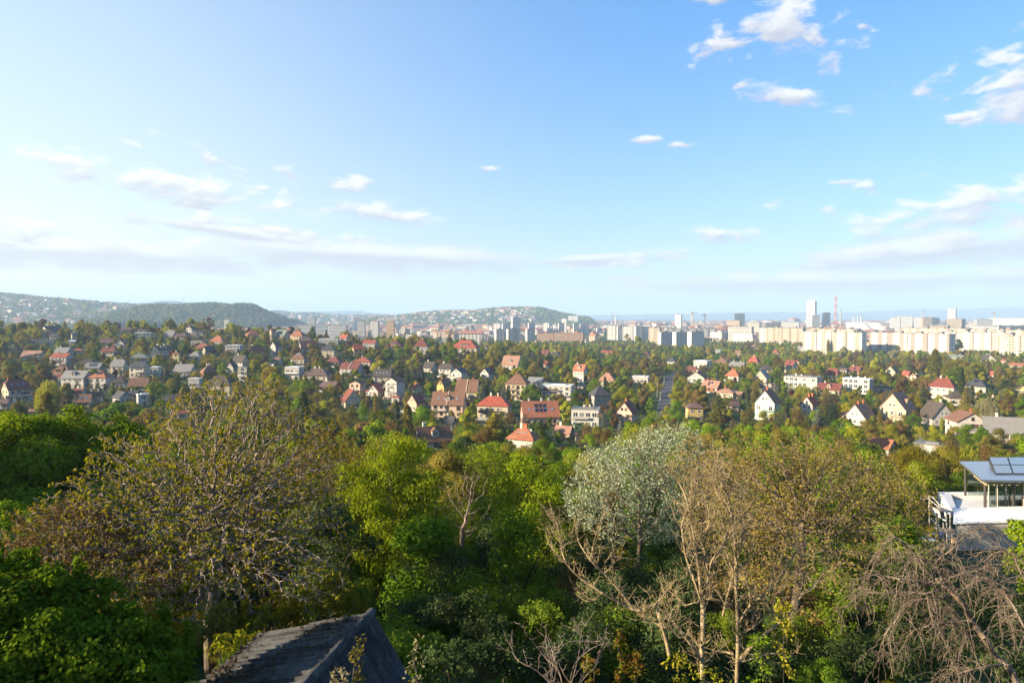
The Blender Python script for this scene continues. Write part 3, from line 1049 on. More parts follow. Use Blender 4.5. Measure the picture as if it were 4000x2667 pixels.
        for k in range(sky_n):
            a_ = (-1 + 2 * (k + 0.5) / sky_n) * shrink
            sb = MB()
            sz = (0.85, 1.2, 0.08) if form != 'y' else (1.2, 0.85, 0.08)
            sb.box((0, 0, 0), sz)
            sb.build('skylight', SKYLIGHT, roof, loc=onroof(a_, 0.42), rot=rot)
        vn = ext.get('v', 0)
        for k in range(vn):
            cols_ = max(1, math.ceil(vn / 2))
            a_ = shrink * 0.75 * (-1 + 2 * ((k % cols_) + 0.5) / cols_) * min(1, cols_ * 1.4 / run)
            b_ = 0.36 if k >= cols_ else 0.66
            sb = MB()
            sb.box((0, 0, 0.03), (1.25, slope * 0.24, 0.05) if form != 'y' else (slope * 0.24, 1.25, 0.05))
            sb.build('solar_panel', SOLAR if not label.startswith('cream three-tier') else SKYLIGHT, roof, loc=onroof(a_, b_), rot=rot)
        dn = ext.get('d', 0)
        for k in range(dn):
            a_ = (-1 + 2 * (k + 0.5) / dn) * shrink * (0.8 if dn > 1 else 0.3)
            base = onroof(a_, 0.28)
            dw, dh, dd = 1.9, 1.7, 2.0
            sg2 = 0 if form != 'y' else (math.pi / 2 if yaw < 0 else -math.pi / 2)
            db = MB()
            db.prism([(dw / 2, -0.3), (-dw / 2, -0.3), (-dw / 2, dh * 0.7), (0, dh * 1.15), (dw / 2, dh * 0.7)], -0.2, dd, 'y')
            dm = db.build('dormer', wmat, root, loc=base, rot=(0, 0, sg2))
            tb = MB()
            tb.prism([(-dw / 2 - .2, dh * .62), (-dw / 2 - .2, dh * .62 + .14), (0, dh * 1.15 + .16), (dw / 2 + .2, dh * .62 + .14), (dw / 2 + .2, dh * .62), (0, dh * 1.15 + .02)], -0.45, dd, 'y')
            tb.build('dormer_roof', rmat, dm)
            mesh_obj('pane', WIN_P, dm, (0, -0.235, dh * 0.32), (0, 0, 0), (1.25, 1, 1.1))
    if 'm' in ext:
        pb = MB()
        pb.prism([(-hy - ov - .1, wh - ov * rh / hy + .1), (0, wh + rh + .2), (hy + ov, wh - ov * rh / hy), (hy + ov, wh - ov * rh / hy + .4), (0, wh + rh + .62), (-hy - ov - .1, wh - ov * rh / hy + .5)], -0.16, 0.16, 'x')
        pb.build('party_wall', wmat, roof)
    if 't' in ext:
        db = MB()
        n = 10
        ring = [(0.5 * math.cos(2 * math.pi * q / n), -0.12, 0.5 * math.sin(2 * math.pi * q / n)) for q in range(n)]
        for q in range(n):
            db.poly([ring[q], ring[(q + 1) % n], (0, 0.08, 0)])
        db.tube([(0, 0.05, 0), (0, 0.1, -0.9)], 0.04, 5)
        db.build('satellite_dish', DISH_M, roof, loc=(hx * 0.55, -0.2 if form != 'f' else -hy * .5, wh + (rh * 0.9 if form != 'f' else 0.9)), rot=(0.3, 0, 0.3))
    # a lower wing or lean-to at the back or side of many houses
    if form != 'f' and rng.random() < 0.4:
        sg_ = rng.choice((-1, 1))
        aw, ad, ah = W * rng.uniform(.28, .42), D * rng.uniform(.45, .7), min(wh * .8, 2.9)
        ab = MB()
        ax_, ay_ = sg_ * (W / 2 + aw / 2 - .05), rng.uniform(-.1, .2) * D
        ab.box((ax_, ay_, (ah - sink) / 2), (aw, ad, ah + sink))
        an = ab.build('annex', wmat, root)
        tb = MB()
        pr = [(-ad / 2 - .3, ah), (-ad / 2 - .3, ah + .16), (0, ah + ad * .26 + .16), (ad / 2 + .3, ah + .16), (ad / 2 + .3, ah)]
        tb.prism([(a0 + ay_, z_) for a0, z_ in pr][::-1], ax_ - aw / 2 - .25, ax_ + aw / 2 + .25, 'x')
        tb.build('annex_roof', rmat, an)
        o_ = mesh_obj('pane', WIN_P, an, (ax_, ay_ - ad / 2 - .03, ah * .55), (0, 0, 0), (1.2, 1, 1.2))
    # windows on the walls the street can see
    brown = wc in 'nopk' and rng.random() < 0.6 or rc == 'b' and rng.random() < 0.4
    camdir = (Vector((0, 0, 0)) - centre).normalized()
    nfl = max(1, min(3, int((wh + 0.4) / 2.6)))
    sides = [(0, W, D / 2), (math.pi / 2, D, W / 2), (-math.pi / 2, D, W / 2)]
    first = True
    for a, width, off in sides:
        nrm = Matrix.Rotation(rz + a, 3, 'Z') @ Vector((0, -1, 0))
        if nrm.dot(camdir) < 0.08:
            continue
        Ra = Matrix.Rotation(a, 3, 'Z')
        front = a == 0
        nw = max(1, int(width / (2.6 if front else 3.4)))
        big = form == 'f' and rng.random() < 0.6
        balc = front and 'B' in ext
        for fl in range(nfl):
            zc = fl * (wh / nfl) + min(1.5, wh / nfl * 0.55)
            if zc + 0.7 > wh:
                continue
            for k in range(nw):
                if not front and rng.random() < 0.35:
                    continue
                if front and rng.random() < 0.08:
                    continue
                xw = (-1 + 2 * (k + 0.5) / nw) * width / 2 * 0.92
                w_, h_ = (1.25, 1.35)
                z_ = zc
                if big and front:
                    w_, h_ = min(2.3, width / nw * 0.8), 1.9
                elif balc and fl > 0 and k % 2 == 0:
                    w_, h_ = 1.7, 2.0
                    z_ = fl * (wh / nfl) + 1.15
                loc = Ra @ Vector((xw, -off - 0.03, z_))
                put_window(rng, root, loc, a, w_, h_, near, brown)
            if balc and fl > 0:
                bw = width * rng.choice((0.5, 0.62, 0.9))
                bx = (rng.choice((-1, 1)) * (width - bw) / 2) if bw < width * .8 else 0
                bb = MB()
                z_ = fl * (wh / nfl) + 0.05
                bb.box((bx, -off - 0.62, z_), (bw, 1.2, 0.16))
                bal = bb.build('balcony', wmat, root)
                rb2 = MB()
                rb2.box((bx, -off - 1.2, z_ + 0.95), (bw, 0.06, 0.08))
                nb = max(3, int(bw / 0.45))
                for q in range(nb + 1):
                    rb2.box((bx - bw / 2 + bw * q / nb, -off - 1.2, z_ + 0.5), (0.05, 0.05, 0.86))
                if rng.random() < 0.5:
                    rb2.box((bx, -off - 1.185, z_ + 0.5), (bw * 0.98, 0.03, 0.7))
                rb2.build('railing', rng.choice((WOOD_DARK, RAIL, WHITE_FRAME)), bal)
        if front and wh > 2.4:
            db = MB()
            db.box((0, -0.03, 0), (1.0, 0.08, 2.05))
            xd = width * rng.uniform(-0.3, 0.3)
            od = db.build('door', BROWN_FRAME, root, loc=(xd, -off - 0.02, 1.0))
            hb = MB()
            hb.box((0.36, -0.09, 0), (0.12, 0.05, 0.05))
            hb.build('handle', METAL_GREY, od)
        gable = (form == 'y' and front) or (form in 'xc' and not front)
        if gable and rh > 2.2:
            gw = 1 if rh < 3.6 else 2
            for k in range(gw):
                put_window(rng, root, Ra @ Vector(((k - (gw - 1) / 2) * 1.6, -off - 0.03, wh + rh * 0.25 + 0.2)), a, 0.95, 1.2, near, brown)
    HOUSE_LIST.append(dict(label=label, x=centre.x, y=centre.y, z=centre.z, r=max(W, D) * 0.62, top=centre.z + wh + rh, rect=(x0, x1, yt, yb), W=W, D=D, rz=rz, Y=P.y))


for _i, _row in enumerate(r for r in HOUSES.strip().split('\n') if r.strip()):
    house(_row, _i)

# ------------------------------------------------------------------ street, lane, poles
ASPHALT = plain('asphalt', (0.085, 0.085, 0.09), 0.9, 0.2, 0, 0.2, 0.6)
KERB = plain('kerb_stone', (0.33, 0.32, 0.30), 0.9, 0.2)
CONC = plain('concrete', (0.34, 0.33, 0.31), 0.9, 0.2, 0, 0.2, 0.8)


def ribbon(name, pts, width, mat, lift, kerb=True):
    P = [ground_hit(*p) for p in pts]
    Q = []
    for a, b in zip(P, P[1:]):
        n = max(2, int((b - a).length / 6))
        Q += [a.lerp(b, k / n) for k in range(n)]
    Q.append(P[-1])
    b_, kb = MB(), MB()
    prev = None
    for k, q in enumerate(Q):
        d = Q[min(k + 1, len(Q) - 1)] - Q[max(k - 1, 0)]
        d.z = 0
        d.normalize()
        n = Vector((d.y, -d.x, 0)) * width / 2
        row = []
        for sg in (-1, 1):
            e = q + n * sg
            e.z = tz(e.x, e.y)
            row.append(e)
        zz = max(r.z for r in row) + lift
        row = [Vector((r.x, r.y, zz)) for r in row]
        if prev:
            b_.poly([prev[0], prev[1], row[1], row[0]])
            for sg in (0, 1):
                m = (prev[sg] + row[sg]) / 2
                ln = (row[sg] - prev[sg]).length
                ang = math.atan2(row[sg].y - prev[sg].y, row[sg].x - prev[sg].x)
                if kerb:
                    kb.box((m.x, m.y, m.z + 0.03), (ln, 0.22, 0.2), ang)
        prev = row
    o = b_.build(name, mat)
    tag(o, kind='structure')
    if kerb:
        kb.build('kerb', KERB, o)
    return Q


ROAD = ribbon('road', [(2700, 1449), (2652, 1456), (2624, 1475), (2608, 1500), (2603, 1540), (2600, 1580), (2594, 1630), (2586, 1690)], 6.5, ASPHALT, 0.35)
ROADPTS = ROAD
LANE = ribbon('path', [(3575, 1690), (3590, 1715), (3612, 1735), (3640, 1760)], 2.2, CONC, 0.25, False)


def pole(px, ytop, ybase, label, lamp):
    P = ground_hit(px, ybase)
    h = (ybase - ytop) * P.y / F
    root = empty('utility_pole' if not lamp else 'street_lamp', P)
    tag(root, label, 'pole' if not lamp else 'street lamp', 'poles along the suburban streets')
    m = MB()
    m.tube([(0, 0, -1), (0, 0, h)], 0.16, 6, 0.10)
    m.build('post', CONC, root)
    if lamp:
        a = MB()
        a.tube([(0, 0, h - 0.3), (0.5, -0.2, h + 0.1), (1.3, -0.3, h + 0.15)], 0.05, 5)
        a.build('arm', CONC, root)
        b = MB()
        b.box((1.5, -0.3, h + 0.12), (0.7, 0.25, 0.16))
        b.build('lamp_head', DISH_M, root)
    else:
        a = MB()
        a.box((0, 0, h - 0.5), (1.6, 0.1, 0.12))
        a.build('crossarm', WOOD_DARK, root)
        for k in (-0.7, 0, 0.7):
            b = MB()
            b.box((k, 0, h - 0.34), (0.12, 0.12, 0.22))
            b.build('insulator', DISH_M, root)


for row in """2597 1448 1478 1 street lamp at the road bend under the dark cedar|2594 1470 1512 1 second street lamp down the shaded road|2589 1492 1545 0 pole beside the road above its crossing
2567 1490 1552 0 leaning grey pole between bushes and the road|2579 1530 1567 0 low pole with white arm at the road crossing|3354 1525 1590 0 grey pole rising behind the weathered beige roof
3623 1548 1582 1 street lamp over brown trees left of the black gable roof|3358 1452 1482 0 pole beside the banded white villa|1782 1398 1430 0 thin white mast behind the clipped charcoal roof
1634 1462 1500 1 garden lamp beside the dark spruces|2019 1630 1668 0 pole before the long cream house|2246 1638 1690 0 pole in front of the white flat block
3134 1670 1712 0 pole standing in brown bushes below the red metal roofs|3495 1600 1690 0 tall pole by the garden lane|1605 1530 1560 1 lamp behind the dark red gable house
1683 1648 1690 0 thin post beside the large slanting roof|420 1330 1358 0 pole among dark spruces on the slope|910 1300 1330 0 pole on the ridge near orange hipped villa
3968 1320 1332 0 mast on the far street below panel blocks|1742 1618 1650 0 post near the slate roof in bushes""".replace('\n', '|').split('|'):
    t = row.split(None, 4)
    pole(float(t[0]), float(t[1]), float(t[2]), t[4], t[3] == '1')

# ------------------------------------------------------------------ tree shapes shared by the trees of the suburb
rs = np.random.RandomState(11)


def kites(pos, axis, nrm, L, Wd):
    """leaf faces: four-cornered kites; pos base (N,3), axis long direction, nrm leaf normal"""
    axis = axis / np.maximum(np.linalg.norm(axis, axis=1, keepdims=True), 1e-6)
    side = np.cross(axis, nrm)
    side = side / np.maximum(np.linalg.norm(side, axis=1, keepdims=True), 1e-6)
    L = np.asarray(L)[:, None]
    Wd = np.asarray(Wd)[:, None]
    mid = pos + axis * L * 0.45
    v = np.stack([pos, mid + side * Wd * 0.5, pos + axis * L, mid - side * Wd * 0.5], 1).reshape(-1, 3)
    f = np.arange(len(v)).reshape(-1, 4)
    return v, f


def rand_dirs(n, r=rs):
    d = r.normal(size=(n, 3))
    return d / np.linalg.norm(d, axis=1, keepdims=True)


def lobe_cloud(n, lobes, shell, r=rs):
    """points in a cloud of lobes (cx, cy, cz, rx, rz); shell>0 pushes them outwards"""
    lobes = np.array(lobes, float)
    vol = lobes[:, 3] ** 2 * lobes[:, 4]
    w = vol ** 0.75
    k = r.choice(len(lobes), n, p=w / w.sum())
    d = rand_dirs(n, r)
    rad = r.rand(n) ** shell
    off = d * rad[:, None]
    L = lobes[k]
    p = L[:, :3] + off * np.stack([L[:, 3], L[:, 3], L[:, 4]], 1)
    return p, d


def crown_round(n, seed, leaf=0.028, wide=0.36, low=0.22, nl=11, shell=0.36, spread=1.0):
    r = np.random.RandomState(seed)
    lobes = []
    for k in range(nl):
        a = 2 * math.pi * (k * 0.382 + r.rand() * 0.12)
        h = r.rand()
        zz = low + 0.13 + (0.87 - low - 0.13) * h
        rr = wide * 0.62 * math.sqrt(max(0.05, 1 - (2 * h - 0.85) ** 2 * 0.9)) * r.uniform(0.3, 1.4) * spread
        s = r.uniform(0.24, 0.64) * wide * (1.0 - 0.25 * h)
        lobes.append((math.cos(a) * rr, math.sin(a) * rr, zz, s, s * r.uniform(0.65, 0.95)))
    lobes.append((0, 0, 0.85, wide * 0.38, 0.13))
    p, d = lobe_cloud(n, lobes, shell, r)
    nrm = d * 1.1 + rand_dirs(n, r) * 0.55 + np.array([0, 0, 0.3])
    ax = np.cross(nrm, rand_dirs(n, r))
    sz = leaf * r.uniform(0.7, 1.5, n)
    return kites(p, ax, nrm, sz * 1.5, sz * 1.15)


def crown_poplar(n, seed, leaf=0.018, wide=0.13):
    r = np.random.RandomState(seed)
    h = r.rand(n) ** 0.85
    z = 0.08 + 0.92 * h
    prof = wide * np.sin(np.clip(h * 0.92 + 0.1, 0, 1) * math.pi) ** 0.6 * (0.75 + 0.4 * np.sin(h * 23 + r.rand() * 6) * 0.4 + 0.25 * r.rand(n))
    a = r.rand(n) * 2 * math.pi
    rad = prof * r.rand(n) ** 0.4
    p = np.stack([np.cos(a) * rad, np.sin(a) * rad, z], 1)
    ax = np.stack([np.cos(a) * 0.5, np.sin(a) * 0.5, np.full(n, 0.9)], 1) + rand_dirs(n, r) * 0.5
    nrm = np.stack([np.cos(a), np.sin(a), np.full(n, 0.1)], 1) + rand_dirs(n, r) * 0.5
    s = leaf * r.uniform(0.7, 1.5, n)
    return kites(p, ax, nrm, s * 1.6, s)


def crown_spruce(n, seed, leaf=0.03, wide=0.2, droop=0.35, layers=15, gap=1.0):
    r = np.random.RandomState(seed)
    lay = np.sort(r.rand(layers))
    lay = (np.arange(layers) + r.rand(layers) * 0.6) / layers
    k = r.choice(layers, n, p=(1.08 - lay) / (1.08 - lay).sum())
    h = lay[k]
    nb = 7
    br = r.randint(0, nb, n)
    a = br * 2 * math.pi / nb + k * 1.3 + r.normal(size=n) * 0.2
    t = r.rand(n) ** 0.6
    R_ = wide * (1 - h) ** 0.85 * (0.8 + 0.35 * np.sin(br * 5.1 + k * 2.7)) + 0.012
    z = 0.06 + 0.92 * h - droop * t * R_ + r.normal(size=n) * 0.008 * gap
    p = np.stack([np.cos(a) * R_ * t, np.sin(a) * R_ * t, z], 1)
    out = np.stack([np.cos(a), np.sin(a), np.full(n, -droop)], 1)
    ax = out + rand_dirs(n, r) * 0.55
    nrm = np.array([0, 0, 1.0]) + rand_dirs(n, r) * 0.6
    s = leaf * r.uniform(0.6, 1.4, n) * (1.1 - 0.5 * h)
    return kites(p, ax, nrm, s * 1.7, s * 0.8)


def crown_cedar(n, seed):
    return crown_spruce(n, seed, 0.03, 0.34, 0.12, 9, 1.4)


def crown_weep(n, seed, wide=0.36):
    r = np.random.RandomState(seed)
    ns = n // 22
    a = r.rand(ns) * 2 * math.pi
    rr = wide * r.rand(ns) ** 0.5
    top = 0.98 - 0.42 * (rr / wide) ** 2 + r.normal(size=ns) * 0.05
    ln = r.uniform(0.2, 0.55, ns)
    k = np.repeat(np.arange(ns), 22)
    t = np.tile(np.linspace(0, 1, 22), ns) + r.rand(ns * 22) * 0.04
    z = np.maximum(top[k] - ln[k] * t, 0.06)
    rad = rr[k] * (1 + 0.15 * t)
    p = np.stack([np.cos(a[k]) * rad, np.sin(a[k]) * rad, z], 1) + r.normal(size=(ns * 22, 3)) * 0.008
    ax = np.array([0, 0, -1.0]) + rand_dirs(len(p), r) * 0.5
    s = 0.022 * r.uniform(0.7, 1.4, len(p))
    return kites(p, ax, rand_dirs(len(p), r), s * 1.8, s * 0.8)


def trunk_mesh(name, h=0.35, r0=0.022, limbs=5, seed=0, mat=None, reach=0.28):
    rr = random.Random(seed)
    m = MB()
    m.tube([(0, 0, -0.12), (0.005, 0, h * 0.5), (rr.uniform(-.02, .02), rr.uniform(-.02, .02), h)], r0, 6, r0 * 0.7)
    for k in range(limbs):
        a = 2 * math.pi * k / limbs + rr.uniform(-.3, .3)
        q = reach * rr.uniform(0.6, 1.0)
        zt = h + rr.uniform(0.15, 0.5)
        pts = [(0, 0, h * rr.uniform(0.6, 1.0)), (math.cos(a) * q * .5, math.sin(a) * q * .5, h + (zt - h) * 0.5), (math.cos(a) * q, math.sin(a) * q, zt)]
        m.tube(pts, r0 * 0.5, 4, r0 * 0.12)
        for j in range(3):
            b = a + rr.uniform(-0.9, 0.9)
            s = Vector(pts[1]).lerp(Vector(pts[2]), rr.uniform(0, .8))
            m.tube([s, s + Vector((math.cos(b) * q * .35, math.sin(b) * q * .35, rr.uniform(.05, .2)))], r0 * 0.22, 3, r0 * 0.06)
    return m.mesh(name, mat or BARK_DARK)


PROTO = {}


def proto(kind, fn, trunk, variants):
    PROTO[kind] = []
    for k in range(variants):
        v, f = fn(k)
        PROTO[kind].append((v, f, trunk(k)))


NL = 4200
proto('round', lambda k: crown_round(NL, 100 + k, wide=0.40 + 0.03 * (k % 3)), lambda k: trunk_mesh('trunk', 0.3, 0.022, 5, k), 6)
proto('tall', lambda k: crown_round(NL, 140 + k, wide=0.27, low=0.15, nl=13), lambda k: trunk_mesh('trunk', 0.3, 0.018, 5, 20 + k), 4)
proto('sparse', lambda k: crown_round(int(NL * 0.75), 180 + k, leaf=0.019, wide=0.43, nl=14, shell=0.5, low=0.18, spread=1.15), lambda k: trunk_mesh('trunk', 0.26, 0.02, 9, 40 + k, BARK_TWIG, 0.36), 5)
proto('poplar', lambda k: crown_poplar(NL, 220 + k, wide=0.13 + 0.05 * k), lambda k: trunk_mesh('trunk', 0.3, 0.014, 2, 60 + k), 3)
proto('juniper', lambda k: crown_poplar(1500, 260 + k, leaf=0.03, wide=0.12), lambda k: trunk_mesh('trunk', 0.2, 0.016, 1, 70 + k), 2)
proto('spruce', lambda k: crown_spruce(NL, 300 + k, wide=0.19 + 0.03 * k), lambda k: trunk_mesh('trunk', 0.6, 0.016, 1, 80 + k), 4)
proto('cedar', lambda k: crown_cedar(NL, 340 + k), lambda k: trunk_mesh('trunk', 0.6, 0.02, 2, 90 + k), 3)
proto('weep', lambda k: crown_weep(NL, 380 + k), lambda k: trunk_mesh('trunk', 0.4, 0.02, 6, 95 + k, BARK_PALE), 2)
proto('thick', lambda k: crown_round(15000, 460 + k, leaf=0.0125, wide=0.40, low=0.05, nl=18, shell=0.45), lambda k: trunk_mesh('trunk', 0.3, 0.016, 7, 120 + k), 4)
proto('wiry', lambda k: crown_round(9000, 480 + k, leaf=0.011, wide=0.42, low=0.05, nl=18, shell=0.6, spread=1.1), lambda k: trunk_mesh('trunk', 0.2, 0.014, 12, 140 + k, BARK_TWIG, 0.38), 3)
proto('shrub', lambda k: crown_round(2200, 420 + k, leaf=0.05, wide=0.62, low=-0.05, nl=9), lambda k: trunk_mesh('stem', 0.2, 0.03, 4, 99 + k), 4)

_crown_cache = {}


def crown_mesh(kind, var):
    key = (kind, var)
    if key not in _crown_cache:
        v, f, _ = PROTO[kind][var]
        _crown_cache[key] = np_mesh('crown_' + kind, v, f, [LEAF['green']])
    return _crown_cache[key]


def crown_obj(kind, var, mat, parent):
    o = mesh_obj('crown', crown_mesh(kind, var), parent)
    o.material_slots[0].link = 'OBJECT'
    o.material_slots[0].material = LEAF[mat]
    return o


NAME = {'thick': 'broadleaf_tree', 'wiry': 'budding_tree', 'round': 'broadleaf_tree', 'tall': 'broadleaf_tree', 'sparse': 'budding_tree', 'poplar': 'poplar_tree', 'juniper': 'juniper_column', 'spruce': 'conifer_tree', 'cedar': 'cedar_tree', 'weep': 'weeping_tree', 'shrub': 'garden_shrub'}
COLW = {'fresh': 'fresh green', 'green': 'mid green', 'dark': 'dark green', 'spruce': 'dark grey-green', 'bluespruce': 'blue-grey', 'cedar': 'golden green', 'olive': 'olive', 'bud': 'brown budding',
        'yellow': 'bright yellow', 'lime': 'lime green', 'pale': 'pale silvery', 'purple': 'dark purple', 'gold': 'golden'}
KINDW = {'thick': 'bushy tree', 'wiry': 'twiggy tree', 'round': 'round tree', 'tall': 'upright tree', 'sparse': 'loose tree', 'poplar': 'poplar', 'juniper': 'juniper column', 'spruce': 'spruce', 'cedar': 'layered cedar', 'weep': 'weeping tree', 'shrub': 'shrub'}

# notable trees: pixel x, top, base, kind, colour, own label
SPECIAL = """1830 1381 1448 round yellow|bright yellow ball-shaped tree standing alone on the slope
3650 1364 1494 poplar cedar|tall golden-green poplar, the tallest tree before the panel blocks
3800 1411 1494 round cedar|broad round chestnut with sunlit yellow tips near navy hipped villa
3742 1322 1382 round dark|big dark tree hiding the middle of the far pink panel block
3505 1345 1392 tall dark|dark ragged tree against the pink panel facade
1683 1486 1570 tall fresh|vivid lime-green tree between cottages, brightest in the middle hollow
2075 1496 1588 round green|dense dark green ball tree before the tall balconied house
2250 1519 1612 round green|round green tree beside the long white modern villa
2212 1562 1668 tall lime|tall light green tree between orange row house and white flat block
1570 1398 1502 spruce spruce|dark spruce in the grove, its leftmost tall one
1612 1400 1506 spruce spruce|tallest dark spruce in the middle of the spruce grove
1642 1404 1492 spruce bluespruce|blue-grey spruce closing the spruce grove on its sunny side
1590 1420 1514 spruce spruce|front spruce of the grove with bare pale trunk
1552 1428 1496 spruce spruce|short spruce at the foot of the spruce grove
1700 1440 1478 spruce bluespruce|squat blue spruce below the black-brown roofed white house
1884 1484 1580 spruce bluespruce|broad blue spruce beside the cream double house loggias
1922 1490 1582 spruce dark|dark spruce next to the broad blue one
2360 1604 1684 spruce bluespruce|grey spruce in front of the white flat block corner
2050 1610 1668 spruce bluespruce|small blue spruce before the pink row house
2045 1374 1456 spruce green|tall green fir beside the faded brown roof
2792 1558 1690 cedar cedar|largest golden cedar before the shaded ochre house
2836 1532 1630 cedar cedar|second golden cedar behind the largest one
2922 1568 1690 cedar cedar|golden cedar touching the brown chalet
2680 1420 1486 spruce spruce|grey-green spruce at the road bend by the plain red wall
2752 1420 1474 spruce spruce|pointed spruce in front of the white cube villa
2562 1364 1486 cedar spruce|huge dark cedar above the road bend
2662 1386 1440 spruce dark|dark spruce beside the blue-grey hipped bungalow
2702 1370 1442 cedar dark|dark spreading pine behind the white cube villa
2720 1516 1606 tall bud|brownish thuja pair, its shaded member
2745 1502 1608 tall olive|brownish thuja pair, its sunlit member
2812 1608 1672 round purple|dark purple plum tree under the cedars
2822 1612 1668 round lime|pale green tree glowing in front of the purple plum
3935 1545 1610 round purple|dark purple tree beside the willow-like birch
645 1397 1436 round purple|purple-brown tree above the white cube house
742 1357 1390 round purple|plum-red tree beside the orange hipped roofs
2922 1514 1576 juniper dark|slim dark cypress column by the blue pool
2640 1500 1590 round lime|big light green tree crowding the road
2640 1560 1660 round fresh|fresh green tree overhanging the lower road
3192 1592 1688 spruce bluespruce|large blue-grey spruce beside the red metal roofs
3252 1562 1650 spruce dark|black-green spruce behind the blue-grey one
3276 1570 1650 juniper olive|golden column beside the weathered beige roof
3932 1446 1540 cedar dark|large dark pine before the cream high-rise
3772 1500 1596 spruce olive|brownish pine beside the navy hipped villa
3852 1550 1678 weep pale|weeping silvery birch with white trunk
3782 1648 1768 round fresh|broad fresh green tree in front of the tall brick chimney
3902 1664 1770 round olive|olive-green round tree below the grey barn roof
3570 1612 1684 round green|dark green ball tree at the corner of the cream gable house
3672 1704 1760 round bud|small rust-brown ball tree on the lawn
3678 1630 1690 juniper lime|slender lime column on the lawn before the black gable roof
3585 1660 1740 weep lime|drooping light green tree beside the garden lane
308 1294 1344 spruce dark|twin dark spruces by the cream arched villa, first
324 1296 1346 spruce dark|twin dark spruces by the cream arched villa, second
378 1273 1326 spruce dark|tall dark fir breaking the skyline
372 1358 1412 round green|dense mid-green ball tree above the solar striped roof
382 1470 1534 spruce dark|dark spruce in front of the orange solar roof
302 1474 1524 spruce dark|dark spruce before the big grey metal roof
650 1418 1470 spruce bluespruce|blue spruce between white cube house and grey shallow roof
684 1324 1376 spruce dark|massive dark spruce above the navy dormer house
872 1414 1478 round green|rounded bright green tree beside the arched attic window
925 1268 1324 cedar dark|broad dark pine clump on the ridge
950 1274 1330 cedar dark|second dark pine of the ridge clump
815 1234 1304 sparse bud|big bare brown tree towering over the ridge
868 1246 1300 sparse olive|yellowish bare tree beside the big bare ridge tree
1085 1276 1326 round green|green tree wedged between the pink house and yellow villa
1212 1290 1330 spruce dark|dark spruce beside the orange house loggia
1298 1286 1330 round green|green tree right of the dormered white clipped roof
1326 1288 1322 round dark|dark round tree on the ridge near the slim red-roofed house
1448 1284 1330 spruce dark|tall dark conifer on the ridge end
1722 1300 1342 spruce dark|conifer on the ridge beside the grand mansion, first
1880 1316 1372 spruce olive|brownish fir at the end of the grand mansion
1735 1345 1395 tall fresh|bright green pyramid tree below the ridge spruce
1805 1352 1388 tall fresh|bright green tree before the grand mansion
1215 1340 1394 round gold|golden-green tree in front of the deep red mansard
1250 1348 1402 spruce dark|spruce touching the blue-slate beige house
1290 1496 1570 weep lime|tall light green willow in the hollow
1080 1490 1560 sparse bud|wide brown thicket tree in the hollow
2110 1640 1720 round green|broad bright green tree before the pink row house
2450 1300 1350 sparse olive|far olive tree in front of the white towers
2490 1310 1368 round lime|far light tree left of the white towers
2770 1350 1398 round olive|round golden-olive tree at the foot of the white towers
2390 1330 1368 poplar lime|far poplar in the tree belt
3235 1325 1388 poplar olive|thin poplar in front of the first panel block
3295 1350 1402 round pale|pale tree below the first panel block
3490 1362 1412 round pale|pale silvery willow before the pink panel block
1990 1600 1668 sparse bud|brown budding tree on the bank below the cream red-roofed house
2180 1680 1744 tall fresh|upright fresh tree right of the orange clustered chimneys
2300 1690 1770 round fresh|broad sunlit green tree crown behind the silver olive
2390 1700 1778 round fresh|second broad sunlit crown behind the silver olive"""

TREES = []      # dicts: x y z h kind var mat label size


SPEC_RECT = []


def overlap_bad(px, w, ytop, Y):
    for x0, x1, yt, yb, sy in SPEC_RECT:
        if Y < sy and min(px + w, x1) - max(px - w, x0) > (x1 - x0) * .2 and ytop < yb - (yb - yt) * .35:
            return True
    for h in HOUSE_LIST:
        x0, x1, yt, yb = h['rect']
        if h['Y'] < Y - 4:
            continue
        ox = min(px + w, x1) - max(px - w, x0)
        if ox < 3:
            continue
        frac = ox / (x1 - x0)
        lim = yb - (yb - yt) * (0.40 if frac > 0.3 else (0.62 if frac > 0.18 else 0.85))
        if ytop < lim and h['Y'] < Y + 140:
            return True
        if ytop < yt + (yb - yt) * 0.4 and frac > 0.2:
            return True
    return False


def in_house(x, y, pad=1.5):
    for h in HOUSE_LIST:
        if (x - h['x']) ** 2 + (y - h['y']) ** 2 < (h['r'] + pad) ** 2:
            return True
    return False


SPEC_POS = []
for row in SPECIAL.split('\n'):
    a, lab = row.split('|')
    t = a.split()
    px, yt, yb = map(float, t[:3])
    P = ground_hit(px, yb)
    h = (yb - yt) * P.y / F
    if t[3] in ('round', 'sparse') and P.y < 480:
        t[3] = 'thick' if t[3] == 'round' else 'wiry'
    SPEC_RECT.append((px - h * .36 * F / P.y, px + h * .36 * F / P.y, yt, yb, P.y))
    TREES.append(dict(x=P.x, y=P.y, z=P.z, h=h, kind=t[3], var=len(TREES) % len(PROTO[t[3]]), mat=t[4], label=lab, size=h / P.y * 3))
    SPEC_POS.append((P.x, P.y, h * 0.3))

rt = random.Random(5)
WIDTH = {'thick': .42, 'wiry': .44, 'round': .42, 'tall': .3, 'sparse': .45, 'poplar': .16, 'juniper': .12, 'spruce': .22, 'cedar': .36, 'weep': .4, 'shrub': .65}


